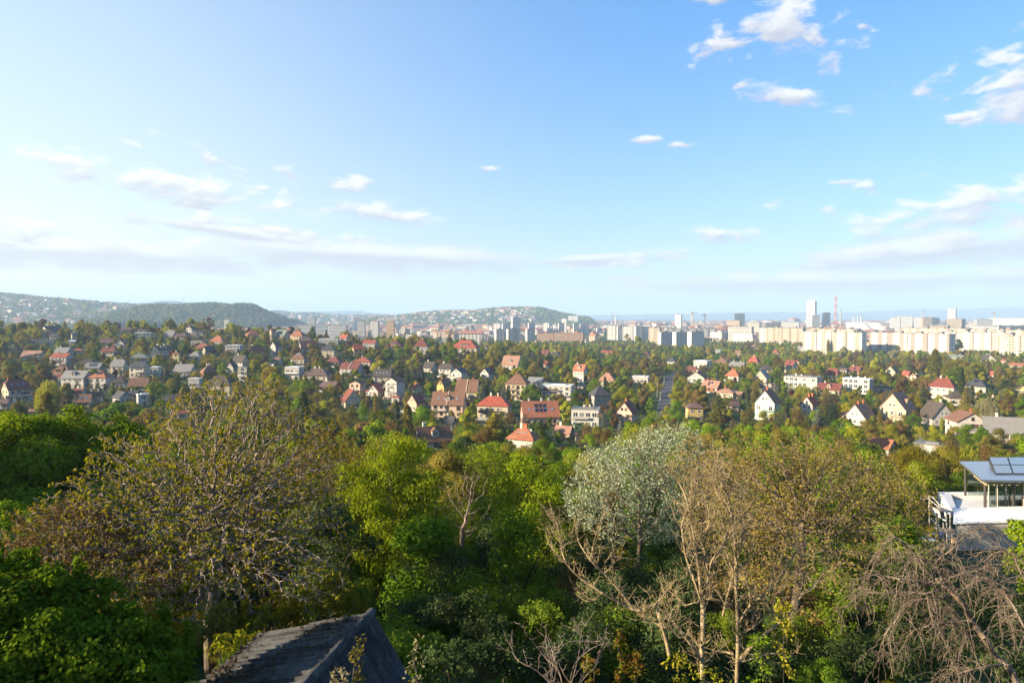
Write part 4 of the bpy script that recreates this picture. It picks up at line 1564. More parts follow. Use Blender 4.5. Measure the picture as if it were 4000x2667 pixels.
def pick(u, Y):
    """kind, colour, height of one scattered tree"""
    q = rt.random()
    left = u < 0.0
    if Y > 700:
        kind = rt.choices(['round', 'tall', 'sparse', 'poplar', 'spruce'], [5, 3, 2, 0.6, 0.6])[0]
        mat = rt.choices(['green', 'lime', 'olive', 'fresh', 'dark', 'bud'], [3, 4, 4, 3, 0.9, 1.6])[0]
        h = rt.uniform(7, 14)
    elif Y < 200:
        kind = rt.choices(['round', 'tall', 'sparse', 'shrub', 'weep'], [4, 2.5, 3, 2, 0.4])[0]
        mat = rt.choices(['fresh', 'green', 'lime', 'olive', 'bud', 'dark'], [4, 3, 2.2, 2.4, 2, 0.8])[0]
        h = rt.uniform(5.5, 9.5)
    else:
        kind = rt.choices(['round', 'tall', 'sparse', 'spruce', 'shrub', 'juniper', 'weep', 'cedar'], [4.4, 2.8, 4.4, 2.2, 1.8, 0.5, 0.5, 0.5])[0]
        mat = rt.choices(['green', 'lime', 'olive', 'fresh', 'dark', 'bud', 'gold', 'purple'], [2.2, 3.4, 4.4, 2.2, 0.7, 3.4, 1.6, 0.25])[0]
        h = rt.choice((rt.uniform(4, 7), rt.uniform(4.5, 8), rt.uniform(7, 11), rt.uniform(9, 15)))
    if kind in ('spruce', 'cedar', 'juniper'):
        mat = rt.choices(['dark', 'spruce', 'bluespruce', 'cedar', 'olive'], [1.8, 3, 1.8, 0.9, 1.4])[0]
        h *= 1.15
    if kind in ('sparse', 'wiry') and mat in ('fresh', 'dark', 'purple'):
        mat = rt.choice(['olive', 'bud'])
    if kind == 'shrub':
        h *= 0.42
    if Y < 330 and rt.random() < .8:
        kind = {'round': 'thick', 'sparse': 'wiry'}.get(kind, kind)
    return kind, mat, h


def scatter(y0, y1, step, ulim, tall_cap=None):
    y = y0
    while y < y1:
        n = int(2 * ulim * y / step)
        for k in range(n + 1):
            u = -ulim + 2 * ulim * (k + rt.random()) / (n + 1)
            yy = y + rt.uniform(-0.5, 0.5) * step
            x = u * yy
            kind, mat, h = pick(u, yy)
            if in_house(x, yy):
                continue
            if min((x - p.x) ** 2 + (yy - p.y) ** 2 for p in ROADPTS) < 30 or min((x - p.x) ** 2 + (yy - p.y) ** 2 for p in LANE) < 9:
                continue
            if any((x - a) ** 2 + (yy - b) ** 2 < c * c for a, b, c in SPEC_POS):
                continue
            z = tz(x, yy)
            px, pt = to_px(x, yy, z + h)
            w = WIDTH[kind] * h * F / yy
            if not -1000 < px < 5000:
                continue
            ok = False
            for _ in range(3):
                if not overlap_bad(px, w * 0.8, pt, yy):
                    break
                x2, y2 = x + rt.uniform(-5, 5), yy + rt.uniform(-5, 5)
                if in_house(x2, y2):
                    continue
                x, yy = x2, y2
                z = tz(x, yy)
                px, pt = to_px(x, yy, z + h)
            for tr in range(5):
                cap = 0
                if yy > 560:
                    cap = float(np.interp(px, [1900, 1905, 2555, 2560, 2760, 2765, 3130, 3135, 4300], [1200, 1322, 1322, 1354, 1356, 1330, 1330, 1374, 1378]))
                    if px > 1905 and yy > 780:
                        cap -= 12
                if overlap_bad(px, w * 0.8, pt, yy) or pt < cap:
                    h *= 0.72
                    kind = 'shrub' if h < 3.2 else kind
                    if kind == 'shrub' and mat in ('spruce', 'bluespruce', 'cedar'):
                        mat = 'dark'
                    if h < 1.4:
                        break
                    px, pt = to_px(x, yy, z + h)
                    w = WIDTH[kind] * h * F / yy
                else:
                    ok = True
                    break
            if not ok:
                continue
            TREES.append(dict(x=x, y=yy, z=z, h=h, kind=kind, var=rt.randrange(len(PROTO[kind])), mat=mat, label=None, size=h / yy))
        y += step


scatter(104, 215, 7.0, 1.1)
scatter(215, 660, 9.4, 1.08)
scatter(660, 1260, 15.0, 1.05)

# ---- which of them stand as single trees, which belong to the mass
LIMIT = {'broadleaf_tree': 290, 'budding_tree': 240, 'conifer_tree': 150, 'garden_shrub': 150, 'poplar_tree': 60, 'juniper_column': 60, 'cedar_tree': 60, 'weeping_tree': 40}
TREES.sort(key=lambda t: -t['size'])
cnt = {}
singles, mass = [], []
for t in TREES:
    nm = NAME[t['kind']]
    # trees whose foot lies behind the foreground thicket hardly show
    px, py = to_px(t['x'], t['y'], t['z'] + t['h'])
    hidden = not t['label'] and (t['y'] < 120 or not (0 < px < 4000))
    if not hidden and (t['label'] or cnt.get(nm, 0) < LIMIT[nm]):
        cnt[nm] = cnt.get(nm, 0) + 1
        singles.append(t)
    else:
        mass.append(t)

# labels that say which tree: its look, then the house it stands next to
used = set(t['label'] for t in singles if t['label'])
short = [(h, h['label']) for h in HOUSE_LIST]


def tree_label(t):
    px, py = to_px(t['x'], t['y'], t['z'])
    size = 'tall' if t['h'] > 8.6 else ('small' if t['h'] < 4.6 else '')
    base = ' '.join(w for w in (size, COLW[t['mat']], KINDW[t['kind']]) if w)
    near = sorted(short, key=lambda s: (s[0]['x'] - t['x']) ** 2 + (s[0]['y'] - t['y']) ** 2)[:14]
    for rank in ('', 'another '):
        for h, lab in near:
            dx = (t['x'] - h['x'])
            dy = t['y'] - h['y']
            if abs(dx) > 1.3 * abs(dy):
                rel = 'left of' if dx < 0 else 'right of'
            else:
                rel = 'behind' if dy > 0 else 'in front of'
            far = math.hypot(dx, dy) > 30
            words = lab.split()
            n = 16 - len((rank + base).split()) - len(rel.split()) - (1 if far else 0) - 1
            cut = words[:max(5, min(n, 11))]
            while cut[-1] in ('with', 'and', 'of', 'the', 'a', 'in', 'on', 'its', 'by', 'to', 'under', 'behind', 'beside', 'over', 'from', 'at', 'one', 'two', 'three', 'below', 'above', 'between', 'before', 'near', 'big', 'white', 'long', 'into', 'for', 'half'):
                cut = cut[:-1]
            s = '%s%s %s%s the %s' % (rank, base, 'well ' if far else '', rel, ' '.join(cut))
            s = s.replace(',', '').replace('the small', 'the small')
            if s not in used:
                used.add(s)
                return s
    return None


for t in singles:
    if t['label'] is None:
        t['label'] = tree_label(t)

_trunk_for = {}
for t in singles:
    nm = NAME[t['kind']]
    root = empty(nm, (t['x'], t['y'], t['z'] - 0.1), (t['x'] * 37.7 + t['y'] * 11.3) % 6.28)
    wj = 0.88 + 0.3 * ((t['x'] * 3.71 + t['y']) % 1.0)
    root.scale = (t['h'] * wj, t['h'] * wj, t['h'])
    lab = t['label'] or '%s %s among the crowded gardens of the slope' % (COLW[t['mat']], KINDW[t['kind']])
    tag(root, lab, 'shrub' if t['kind'] == 'shrub' else 'tree', 'trees and shrubs of the suburb gardens')
    crown_obj(t['kind'], t['var'], t['mat'], root)
    mesh_obj('trunk', PROTO[t['kind']][t['var']][2], root)

# ---- the rest of the green: one mass of trees, placed by geometry nodes
def gn_instances(name, pts, label, cat):
    """pts: list of (x, y, z, rot, sx, sz, proto index); protos picked from an unlinked collection"""
    protos = []
    col = bpy.data.collections.new(name + '_shapes')
    index = {}
    for t in pts:
        key = t['key']
        if key not in index:
            index[key] = len(protos)
            me = t['mesh']
            o = bpy.data.objects.new('%s_shape_%03d' % (name, len(protos)), me)
            col.objects.link(o)
            if 'leaf' in t:
                o.material_slots[0].link = 'OBJECT'
                o.material_slots[0].material = LEAF[t['leaf']]
            protos.append(o)
    me = bpy.data.meshes.new(name)
    n = len(pts)
    me.vertices.add(n)
    me.vertices.foreach_set('co', np.array([(t['x'], t['y'], t['z']) for t in pts], np.float32).ravel())
    for an, ty, vals in (('pick', 'INT', [index[t['key']] for t in pts]),):
        a = me.attributes.new(an, ty, 'POINT')
        a.data.foreach_set('value', np.array(vals, np.int32))
    a = me.attributes.new('turn', 'FLOAT_VECTOR', 'POINT')
    a.data.foreach_set('vector', np.array([(0, 0, t['rot']) for t in pts], np.float32).ravel())
    a = me.attributes.new('size', 'FLOAT_VECTOR', 'POINT')
    a.data.foreach_set('vector', np.array([t['sc'] for t in pts], np.float32).ravel())
    ng = bpy.data.node_groups.new(name, 'GeometryNodeTree')
    ng.interface.new_socket('Geometry', in_out='INPUT', socket_type='NodeSocketGeometry')
    ng.interface.new_socket('Geometry', in_out='OUTPUT', socket_type='NodeSocketGeometry')
    N = ng.nodes
    gi, go = N.new('NodeGroupInput'), N.new('NodeGroupOutput')
    ci = N.new('GeometryNodeCollectionInfo')
    ci.inputs['Collection'].default_value = col
    ci.inputs['Separate Children'].default_value = True
    ci.inputs['Reset Children'].default_value = True
    ip = N.new('GeometryNodeInstanceOnPoints')
    ip.inputs['Pick Instance'].default_value = True

    def attr(nm, ty):
        q = N.new('GeometryNodeInputNamedAttribute')
        q.data_type = ty
        q.inputs['Name'].default_value = nm
        return q.outputs['Attribute']
    L = ng.links
    L.new(gi.outputs[0], ip.inputs['Points'])
    L.new(ci.outputs[0], ip.inputs['Instance'])
    L.new(attr('pick', 'INT'), ip.inputs['Instance Index'])
    L.new(attr('turn', 'FLOAT_VECTOR'), ip.inputs['Rotation'])
    L.new(attr('size', 'FLOAT_VECTOR'), ip.inputs['Scale'])
    L.new(ip.outputs[0], go.inputs[0])
    o = mesh_obj(name, me)
    md = o.modifiers.new('instances', 'NODES')
    md.node_group = ng
    tag(o, label, cat, kind='stuff')
    return o


pts = []
# the thicket on the near slope, fine-leaved, one tangled mass
rk = random.Random(8)
yy_ = 8.0
while yy_ < 108:
    st = 2.2 if yy_ < 27 else (3.6 if yy_ < 45 else 5.0)
    u = -1.1
    while u < 1.1:
        x = (u + rk.uniform(0, .6) * st / yy_) * yy_
        y_ = yy_ + rk.uniform(-.5, .5) * st
        u += st / yy_
        px_, _ = to_px(x, y_, -10)
        if px_ > 3540 and y_ < 72:
            continue
        h = rk.uniform(3.6, 6.4) if y_ < 60 else rk.uniform(5, 8)
        if yy_ < 27:
            h = rk.uniform(1.2, 2.2)
            if -5.6 < x < -1.2 and y_ < 15:
                continue
        if 18 < y_ < 40 and 2130 < px_ < 2850:
            h = rk.uniform(2.4, 3.6)
        kd = 'thick' if rk.random() < .62 else 'wiry'
        mt = (rk.choice(('green', 'fresh', 'hazel', 'olive', 'robinia', 'green', 'dark')) if y_ > 34 else rk.choice(('dark', 'dark', 'green', 'dark', 'hazel'))) if kd == 'thick' else rk.choice(('bud', 'olive', 'gold', 'pinkbud', 'robinia'))  # nearest bushes get mostly dark leaves, painting the slope's shade into them
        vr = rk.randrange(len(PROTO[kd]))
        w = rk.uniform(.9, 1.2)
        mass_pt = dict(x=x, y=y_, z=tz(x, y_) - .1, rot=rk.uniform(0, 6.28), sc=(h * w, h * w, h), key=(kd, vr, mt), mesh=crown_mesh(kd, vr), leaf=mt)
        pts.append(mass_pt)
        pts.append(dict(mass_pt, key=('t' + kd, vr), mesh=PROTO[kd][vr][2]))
        del pts[-1]['leaf']
    yy_ += st
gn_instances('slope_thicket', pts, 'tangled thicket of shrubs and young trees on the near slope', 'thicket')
pts = []
for t in mass:
    wj = 0.88 + 0.3 * ((t['x'] * 3.71 + t['y']) % 1.0)
    pts.append(dict(x=t['x'], y=t['y'], z=t['z'] - 0.1, rot=(t['x'] * 37.7 + t['y'] * 11.3) % 6.28, sc=(t['h'] * wj, t['h'] * wj, t['h']),
                    key=(t['kind'], t['var'], t['mat']), mesh=crown_mesh(t['kind'], t['var']), leaf=t['mat']))
gn_instances('tree_cover', pts, 'dense mass of small trees filling the suburb gardens and plain', 'trees')
print('trees single', len(singles), 'mass', len(mass), cnt)

# ------------------------------------------------------------------ hills around the city
PLAIN = -57.0


def hill_mat(name, lo, hi, scale, rock=None):
    lo, hi = tuple(v * 0.8 for v in lo), tuple(v * 0.8 for v in hi)

    def fn(g):
        co = g.n('ShaderNodeNewGeometry').outputs['Position']
        n = g.noise(co, scale, 6, 0.7)
        n2 = g.noise(co, scale * 0.2, 4, 0.6)
        col = g.mix(g.smooth(g.m('ADD', g.m('MULTIPLY', n, .6), g.m('MULTIPLY', n2, .4)), 0.36, 0.64), lo, hi)
        if rock:
            k = g.smooth(g.noise(g.vm('MULTIPLY', co, (1, 1, 2.5)), scale * 0.45, 5, 0.7), 0.60, 0.68)
            col = g.mix(k, col, rock)
        return prin(g, col, 0.95, 0.1, (n, 0.8, 4.0))
    return bsdf_mat(name, fn)


class Hill:
    def __init__(self, name, line, Y, depth, mat, rough=4.0, wood=None):
        self.Y, self.depth = Y, depth
        self.px = np.array([p[0] for p in line], float)
        self.py = np.array([p[1] for p in line], float)
        xs = np.arange(self.px[0], self.px[-1] + 1, 8.0)
        ts = np.linspace(-1.0, 1.0, 41)
        rng = np.random.RandomState(int(Y))
        V = np.zeros((len(ts), len(xs), 3))
        ph = rng.rand(6) * 6.28
        for i, t in enumerate(ts):
            for j, x in enumerate(xs):
                V[i, j] = self.point(x, t)
        bump = rng.normal(size=(len(ts), len(xs))) * rough
        bump = (bump + np.roll(bump, 1, 0) + np.roll(bump, 1, 1) + np.roll(bump, -1, 1)) / 2.2
        edge = np.minimum(1, (1 - np.abs(ts))[:, None] * 4)
        V[:, :, 2] += bump * edge * (np.abs(ts)[:, None] > 0.04)
        n = len(xs)
        i = (np.arange(len(ts) - 1)[:, None] * n + np.arange(n - 1)[None, :]).ravel()
        f = np.stack([i, i + 1, i + n + 1, i + n], 1)
        o = mesh_obj(name, np_mesh(name, V.reshape(-1, 3), f, [mat], smooth=True))
        tag(o, kind='structure')

    def point(self, px, t):
        py = float(np.interp(px, self.px, self.py))
        zc = ray(px, py).z * self.Y
        prof = (0.5 + 0.5 * math.cos(math.pi * t)) ** (0.85 if t < 0 else 1.0)
        x = ray(px, py).x * self.Y
        return (x, self.Y + t * self.depth, PLAIN - 3 + (zc - PLAIN + 3) * prof)


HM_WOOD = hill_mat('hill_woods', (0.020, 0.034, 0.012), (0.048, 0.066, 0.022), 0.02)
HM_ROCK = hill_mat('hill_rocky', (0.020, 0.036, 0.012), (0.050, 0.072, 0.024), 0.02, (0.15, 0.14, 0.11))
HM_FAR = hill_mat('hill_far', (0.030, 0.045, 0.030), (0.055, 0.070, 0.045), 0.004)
hills = {
    'left': Hill('hill_suburb', [(-700, 1165), (-300, 1150), (0, 1156), (30, 1155), (110, 1163), (200, 1172), (300, 1180), (420, 1191), (520, 1198), (600, 1203), (700, 1212), (800, 1226), (900, 1240)], 3600, 1400, HM_WOOD),
    'rock': Hill('hill_rocky', [(500, 1243), (545, 1216), (590, 1203), (640, 1196), (700, 1199), (790, 1194), (843, 1191), (880, 1196), (911, 1200), (958, 1193), (985, 1197), (1010, 1207), (1040, 1222), (1075, 1236), (1120, 1246)], 2800, 620, HM_ROCK),
    'janos': Hill('hill_tower', [(380, 1215), (430, 1201), (455, 1187), (520, 1189), (560, 1185), (610, 1184), (640, 1179), (665, 1176), (700, 1178), (760, 1187), (830, 1192), (900, 1200), (980, 1216), (1060, 1232)], 8000, 1500, HM_FAR, 6),
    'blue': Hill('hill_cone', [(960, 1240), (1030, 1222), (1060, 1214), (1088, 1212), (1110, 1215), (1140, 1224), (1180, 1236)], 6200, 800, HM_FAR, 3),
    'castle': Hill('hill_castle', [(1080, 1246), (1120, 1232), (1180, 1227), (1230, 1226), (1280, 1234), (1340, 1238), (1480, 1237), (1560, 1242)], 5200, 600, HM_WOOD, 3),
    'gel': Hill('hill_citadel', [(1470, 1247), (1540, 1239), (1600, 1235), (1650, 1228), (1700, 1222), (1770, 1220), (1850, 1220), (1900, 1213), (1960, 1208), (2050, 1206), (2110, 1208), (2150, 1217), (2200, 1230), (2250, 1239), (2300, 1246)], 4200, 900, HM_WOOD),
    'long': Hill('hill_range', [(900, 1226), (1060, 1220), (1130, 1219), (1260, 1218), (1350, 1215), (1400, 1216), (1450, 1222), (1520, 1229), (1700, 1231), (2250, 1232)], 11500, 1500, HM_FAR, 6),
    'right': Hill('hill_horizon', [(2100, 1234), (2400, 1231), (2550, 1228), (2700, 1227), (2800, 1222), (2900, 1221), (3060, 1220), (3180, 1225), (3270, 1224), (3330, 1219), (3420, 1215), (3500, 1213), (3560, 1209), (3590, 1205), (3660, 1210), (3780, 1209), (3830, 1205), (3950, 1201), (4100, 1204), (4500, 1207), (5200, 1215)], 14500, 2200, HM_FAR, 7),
}

# woods on the hills: many small clumps of leaf faces, too far to count
def clumps(name, pts, size, label, per=9):
    r = np.random.RandomState(len(pts))
    p = np.repeat(np.array(pts, float), per, axis=0)
    n = len(p)
    d = rand_dirs(n, r)
    p = p + d * size * np.array([0.5, 0.5, 0.38]) + np.array([0, 0, size * 0.35])
    v, f = kites(p, np.cross(d, rand_dirs(n, r)), d + np.array([0, 0, .3]), size * r.uniform(.5, 1.0, n), size * r.uniform(.4, .8, n))
    mi = np.repeat(r.randint(0, 4, len(pts)), per)
    o = mesh_obj(name, np_mesh(name, v, f, [LEAF['dark'], LEAF['green'], LEAF['olive'], LEAF['dark']], mi))
    tag(o, label, 'trees', kind='stuff')


rh_ = random.Random(21)


def hill_pts(h, n, x0, x1, t0, t1):
    return [h.point(rh_.uniform(x0, x1), rh_.uniform(t0, t1)) for _ in range(n)]


clumps('hillside_woodland', hill_pts(hills['left'], 4200, -60, 800, -0.85, 0.02), 17, 'trees covering the far built-up hillside', 8)
clumps('rocky_hill_woodland', hill_pts(hills['rock'], 2600, 500, 1110, -0.95, 0.03), 13, 'forest covering the dark rocky hill', 8)
clumps('citadel_hill_woodland', hill_pts(hills['gel'], 3400, 1480, 2290, -0.95, 0.02), 15, 'trees between the villas of the citadel hill', 8)
clumps('castle_hill_woodland', hill_pts(hills['castle'], 900, 1090, 1540, -0.9, 0.0), 18, 'trees on the low castle hill', 8)

# ------------------------------------------------------------------ city buildings
CITYW = [(0.56, 0.53, 0.47), (0.51, 0.45, 0.36), (0.47, 0.44, 0.41), (0.55, 0.55, 0.55), (0.39, 0.31, 0.23), (0.30, 0.29, 0.28), (0.48, 0.39, 0.30)]
CITYM = [plain('city_wall_%d' % i, c, 0.85, 0.2, 0, 0.1, 0.05) for i, c in enumerate(CITYW)]
CITYR = [plain('city_roof_%d' % i, c, 0.85, 0.2, 0, 0.15, 0.05) for i, c in enumerate([(0.36, 0.15, 0.09), (0.22, 0.2, 0.19), (0.42, 0.4, 0.38), (0.3, 0.17, 0.12)])]
CITYG = plain('city_window', (0.05, 0.06, 0.07), 0.25, 0.5)
GLASSB = plain('curtain_glass', (0.035, 0.055, 0.065), 0.12, 0.7)
LOGGIA = {'r': plain('loggia_red', (0.50, 0.16, 0.11), .8), 'p': plain('loggia_pink', (0.60, 0.36, 0.28), .8), 'y': plain('loggia_tan', (0.42, 0.33, 0.2), .8), 'g': plain('loggia_grey', (0.34, 0.33, 0.32), .8)}
LANDMARK = []


def block(x0, x1, top, Y, yaw, ratio, wall, style, label, name='apartment_block', loggia=None, sections=0, roofm=None, cat='apartment block', group=None, base=None):
    s = Y / F
    psi = R(yaw)
    wid = (x1 - x0) * s
    W = wid / (abs(math.cos(psi)) + ratio * abs(math.sin(psi)))
    D = W * ratio
    pc = (x0 + x1) / 2
    r = ray(pc, top)
    phi = math.atan2(r.x, 1)
    ctr = Vector((r.x * Y, Y, 0)) + Vector((math.sin(phi), math.cos(phi), 0)) * D * 0.5
    gz = tz(ctr.x, ctr.y) - 1 if base is None else base
    H = r.z * Y - gz
    root = empty(name, (ctr.x, ctr.y, gz), psi - phi)
    tag(root, label, cat, group, 'thing')
    wm = wall if not isinstance(wall, int) else CITYM[wall]
    b = MB()
    b.box((0, 0, H / 2 - 2), (W, D, H + 4))
    b.build('wall', wm, root)
    rb = MB()
    rb.box((0, 0, H + 0.25), (W + 0.3, D + 0.3, 0.5))
    rng = random.Random(int(x0 * 3 + top))
    for k in range(max(1, int(W / 24))):
        rb.box(((k + 0.5) / max(1, int(W / 24)) * W - W / 2, 0, H + 1.6), (rng.uniform(3, 7), min(D * .5, 5), 2.4))
    rb.build('roof', roofm or CITYR[1], root)
    # window grid
    nf = max(2, int(H / 2.9))
    wb, lb = MB(), MB()
    cam_l = Matrix.Rotation(-(psi - phi), 3, 'Z') @ (-ctr)
    for a, width, off in ((0, W, D / 2), (math.pi / 2, D, W / 2), (-math.pi / 2, D, W / 2)):
        Ra = Matrix.Rotation(a, 3, 'Z')
        if (Ra @ Vector((0, -1, 0))).dot(cam_l.normalized()) < 0.03:
            continue
        if style == 'bands':
            for fl in range(nf):
                z = (fl + 0.55) * H / nf
                c = Ra @ Vector((0, -off - 0.08, z))
                wb.box(c, (width * 0.96, 0.25, H / nf * 0.48), a)
        elif style == 'grid' or (style == 'slab'):
            nc = max(2, int(width / 3.1))
            if style == 'slab' and a != 0:
                nc = max(1, int(width / 7))
            skip = 0.0 if a == 0 else 0.25
            for k in range(nc):
                xx = ((k + 0.5) / nc - 0.5) * width
                lg = style == 'slab' and a == 0 and loggia and (k % 5 in (0, 4) if sections else k % 3 == 0)
                for fl in range(nf):
                    z = (fl + 0.55) * H / nf
                    if rng.random() < skip:
                        continue
                    if lg:
                        lb.box(Ra @ Vector((xx, -off - 0.2, z - 0.75)), (2.6, 0.7, 1.0), a)
                        wb.box(Ra @ Vector((xx, -off - 0.06, z + 0.5)), (2.4, 0.15, 1.2), a)
                    else:
                        wb.box(Ra @ Vector((xx, -off - 0.05, z)), (rng.choice((1.3, 1.7, 2.0)), 0.12, 1.4), a)
    if wb.v:
        o = wb.build('window_grid', CITYG, root)
        o['kind'] = 'stuff'
    if lb.v:
        o = lb.build('loggia_fronts', LOGGIA[loggia], root)
        o['kind'] = 'stuff'
    for k in range(1, sections):
        jb = MB()
        jb.box((W * (k / sections - 0.5), -D / 2 - 0.4, H / 2), (0.7, 0.9, H))
        jb.build('joint', CITYR[1], root)
    LANDMARK.append((label, pc, Y))
    return root


PW = plain('panel_white', (0.60, 0.575, 0.54), .85, .2, 0, .06, .1)
PC = plain('panel_cream', (0.56, 0.505, 0.41), .85, .2, 0, .06, .1)
PB = plain('panel_beige', (0.47, 0.40, 0.31), .85, .2, 0, .06, .1)
TAN = plain('tower_tan', (0.52, 0.33, 0.15), .85, .2, 0, .1, .1)
BRICKB = plain('brick_block', (0.40, 0.25, 0.17), .85, .2, 0, .1, .1)
G1 = 'long panel blocks of the housing estate'
block(3143, 3370, 1297, 930, -32, 0.13, PW, 'slab', 'first long white panel block with tan loggias and bluish end wall', loggia='y', sections=4, group=G1)
block(3411, 3702, 1302, 900, -33, 0.12, PW, 'slab', 'longest panel block with rows of red loggias and blue end wall', loggia='r', sections=4, group=G1)
block(3690, 3935, 1298, 1010, -30, 0.12, PW, 'slab', 'panel block with pink loggias half hidden by a big dark tree', loggia='p', sections=4, group=G1)
block(3913, 4080, 1313, 800, -28, 0.2, PC, 'slab', 'cream high-rise cut by the picture edge', loggia='y', sections=2, group=G1)
block(3170, 3350, 1286, 1120, -32, 0.13, PC, 'slab', 'cream panel block showing only upper floors behind the first long one', loggia='y', sections=3, group=G1)
block(3536, 3766, 1283, 1180, -30, 0.11, PC, 'slab', 'pale panel block rising behind the red loggias', loggia='y', sections=4, group=G1)
block(3772, 4060, 1289, 1220, -30, 0.11, PC, 'slab', 'pale panel block with a red stair tower behind pink loggias', loggia='y', sections=5, group=G1)
block(2998, 3142, 1281, 1260, -30, 0.16, PB, 'slab', 'beige panel block in three sections left of the first long one', loggia='y', sections=3, group=G1)
block(2966, 3002, 1281, 1300, -25, 0.4, PW, 'slab', 'short white block touching the beige panel sections', loggia='g', group=G1)
block(3932, 3948, 1284, 1215, -20, 1.0, LOGGIA['r'], 'grid', 'small red stair tower on the pale panel block', group=G1)
block(2570, 2626, 1297, 1180, 33, 0.45, PW, 'grid', 'white tower block farthest from the road side, first of three', group='three white tower blocks')
block(2627, 2688, 1297, 1150, 33, 0.5, PW, 'grid', 'middle one of the three white tower blocks', group='three white tower blocks')
block(2686, 2750, 1296, 1110, 33, 0.5, PW, 'grid', 'third and tallest looking of the three white tower blocks', group='three white tower blocks')
block(2600, 2792, 1284, 1520, 15, 0.12, PW, 'slab', 'long pale blue-shaded slab behind the three white towers', loggia='g', sections=3)
block(2534, 2582, 1281, 1380, -25, 0.35, PB, 'slab', 'brownish pair block left of the white towers', loggia='y', sections=2)
for q, (a, b_) in enumerate(((2372, 2408), (2409, 2440), (2432, 2476), (2476, 2536))):
    block(a, b_, 1273 + q, 1640 - q * 20, 25 if q % 2 else -20, 0.35, PW, 'slab', ('white slab with lit end, start of the far white row', 'narrow white slab, second in the far white row', 'white slab with bright edge, third in the far white row', 'wide bluish slab ending the far white row')[q], loggia='g', sections=2 if q == 3 else 0)
block(2848, 2942, 1277, 1420, -20, 0.3, PW, 'bands', 'broad white office with blue lower half above the barrel hall', 'office_building', cat='office')
block(2871, 2909, 1224, 2600, -12, 0.5, GLASSB, 'bands', 'black glass office standing alone on the skyline', 'office_building', cat='office')
block(2637, 2665, 1229, 2700, -25, 0.5, PW, 'grid', 'plain white tower on the skyline near the cranes', 'tower_block', cat='tower')
block(3172, 3201, 1230, 2850, 12, 0.7, 5, 'bands', 'grey podium block at the foot of the tall white skyscraper', 'office_building', cat='office')
block(3213, 3242, 1221, 2850, 25, 0.6, GLASSB, 'bands', 'dark curved office right of the tall skyscraper', 'office_building', cat='office')
block(1509, 1542, 1254, 1480, -20, 0.35, TAN, 'bands', 'sunlit tan tower with brown floor bands before the hills', 'tower_block', cat='tower')
block(1446, 1482, 1257, 1650, -22, 0.5, 2, 'grid', 'grey-brown tower left of the sunlit tan tower', 'tower_block', cat='tower')
block(1396, 1428, 1257, 1700, -20, 0.4, 2, 'bands', 'pale tower with blue bands beside the grey-brown one', 'tower_block', cat='tower')
block(1160, 1232, 1272, 1500, -18, 0.4, 3, 'bands', 'pale blue hospital wing behind the ridge roofs', 'hospital_building', cat='hospital')
block(1190, 1290, 1269, 1600, -15, 0.3, 3, 'bands', 'banded hospital roof storey behind the pale wing', 'hospital_building', cat='hospital')
block(1286, 1360, 1272, 1480, -18, 0.4, 3, 'bands', 'striped white hospital block with long window bands', 'hospital_building', cat='hospital')
block(452, 664, 1259, 1420, -10, 0.12, 3, 'bands', 'long low white factory with shining bands behind the ridge', 'factory_building', cat='factory')
block(628, 662, 1250, 1500, -10, 0.5, PW, 'grid', 'white plant tower at the end of the long low factory', 'factory_building', cat='factory')
block(-30, 14, 1262, 1250, -30, 0.5, PW, 'slab', 'cream slab cut by the picture edge below the hillside', loggia='y')
block(34, 106, 1272, 1180, 30, 0.25, PW, 'slab', 'shaded pale slab, widest of the edge estate', loggia='g', sections=2)
block(100, 168, 1268, 1300, 30, 0.25, 2, 'slab', 'lilac grey slab behind the widest edge slab', loggia='g', sections=2)
block(876, 898, 1249, 1150, -20, 0.5, PW, 'grid', 'white block standing behind the bare ridge trees', 'tower_block', cat='tower')
block(1204, 1234, 1242, 2300, -20, 0.5, 5, 'grid', 'dark grey tower in front of the hazy castle hill', 'tower_block', cat='tower')
block(1997, 2034, 1241, 1750, 18, 0.5, PW, 'grid', 'highest white tower before the citadel hill', 'tower_block', cat='tower')
block(1932, 1968, 1287, 1330, 24, 0.45, PW, 'slab', 'white and brown low tower, first of three in the trees', loggia='y', group='three small tower blocks')
block(1977, 2030, 1286, 1330, 24, 0.4, PW, 'slab', 'white and brown low tower, widest of three in the trees', loggia='y', sections=2, group='three small tower blocks')
block(2053, 2090, 1285, 1400, 24, 0.45, PW, 'slab', 'white and brown low tower, last of three in the trees', loggia='y', group='three small tower blocks')
for q, (a, b_, t_) in enumerate(((1926, 1960, 1264), (1960, 1994, 1265), (2062, 2090, 1262), (2122, 2148, 1262), (2180, 2204, 1262), (2238, 2262, 1263), (2192, 2216, 1246), (2264, 2300, 1266))):
    block(a, b_, t_, 1950 + 25 * q, 20 if q % 3 else -25, 0.4, PW, 'slab', ('white slab left of the highest white tower', 'pale slab tucked beside the highest white tower', 'white slab right of the highest white tower', 'narrow white slab in the row under the citadel hill', 'bright slab with blue side under the citadel hill', 'white slab nearest the long hotel', 'cream tower above the row under the citadel hill', 'greyish slab at the end of the row under the citadel hill')[q], loggia='g')
block(2098, 2168, 1303, 1300, -18, 0.3, BRICKB, 'bands', 'brick housing row with dark red roof, shorter one', 'housing_row', cat='housing row', roofm=CITYR[0])
block(2166, 2282, 1301, 1270, -16, 0.2, BRICKB, 'bands', 'brick housing row with bright red roof, longer one', 'housing_row', cat='housing row', roofm=CITYR[0])
block(2219, 2258, 1234, 3600, -8, 0.3, PW, 'grid', 'white gridded hotel on the shoulder of the citadel hill', 'hotel_building', cat='hotel', base=-35)
block(3705, 3735, 1205, 3600, -16, 0.5, 2, 'grid', 'tall pale concrete tower alone on the horizon plain', 'tower_block', cat='tower')
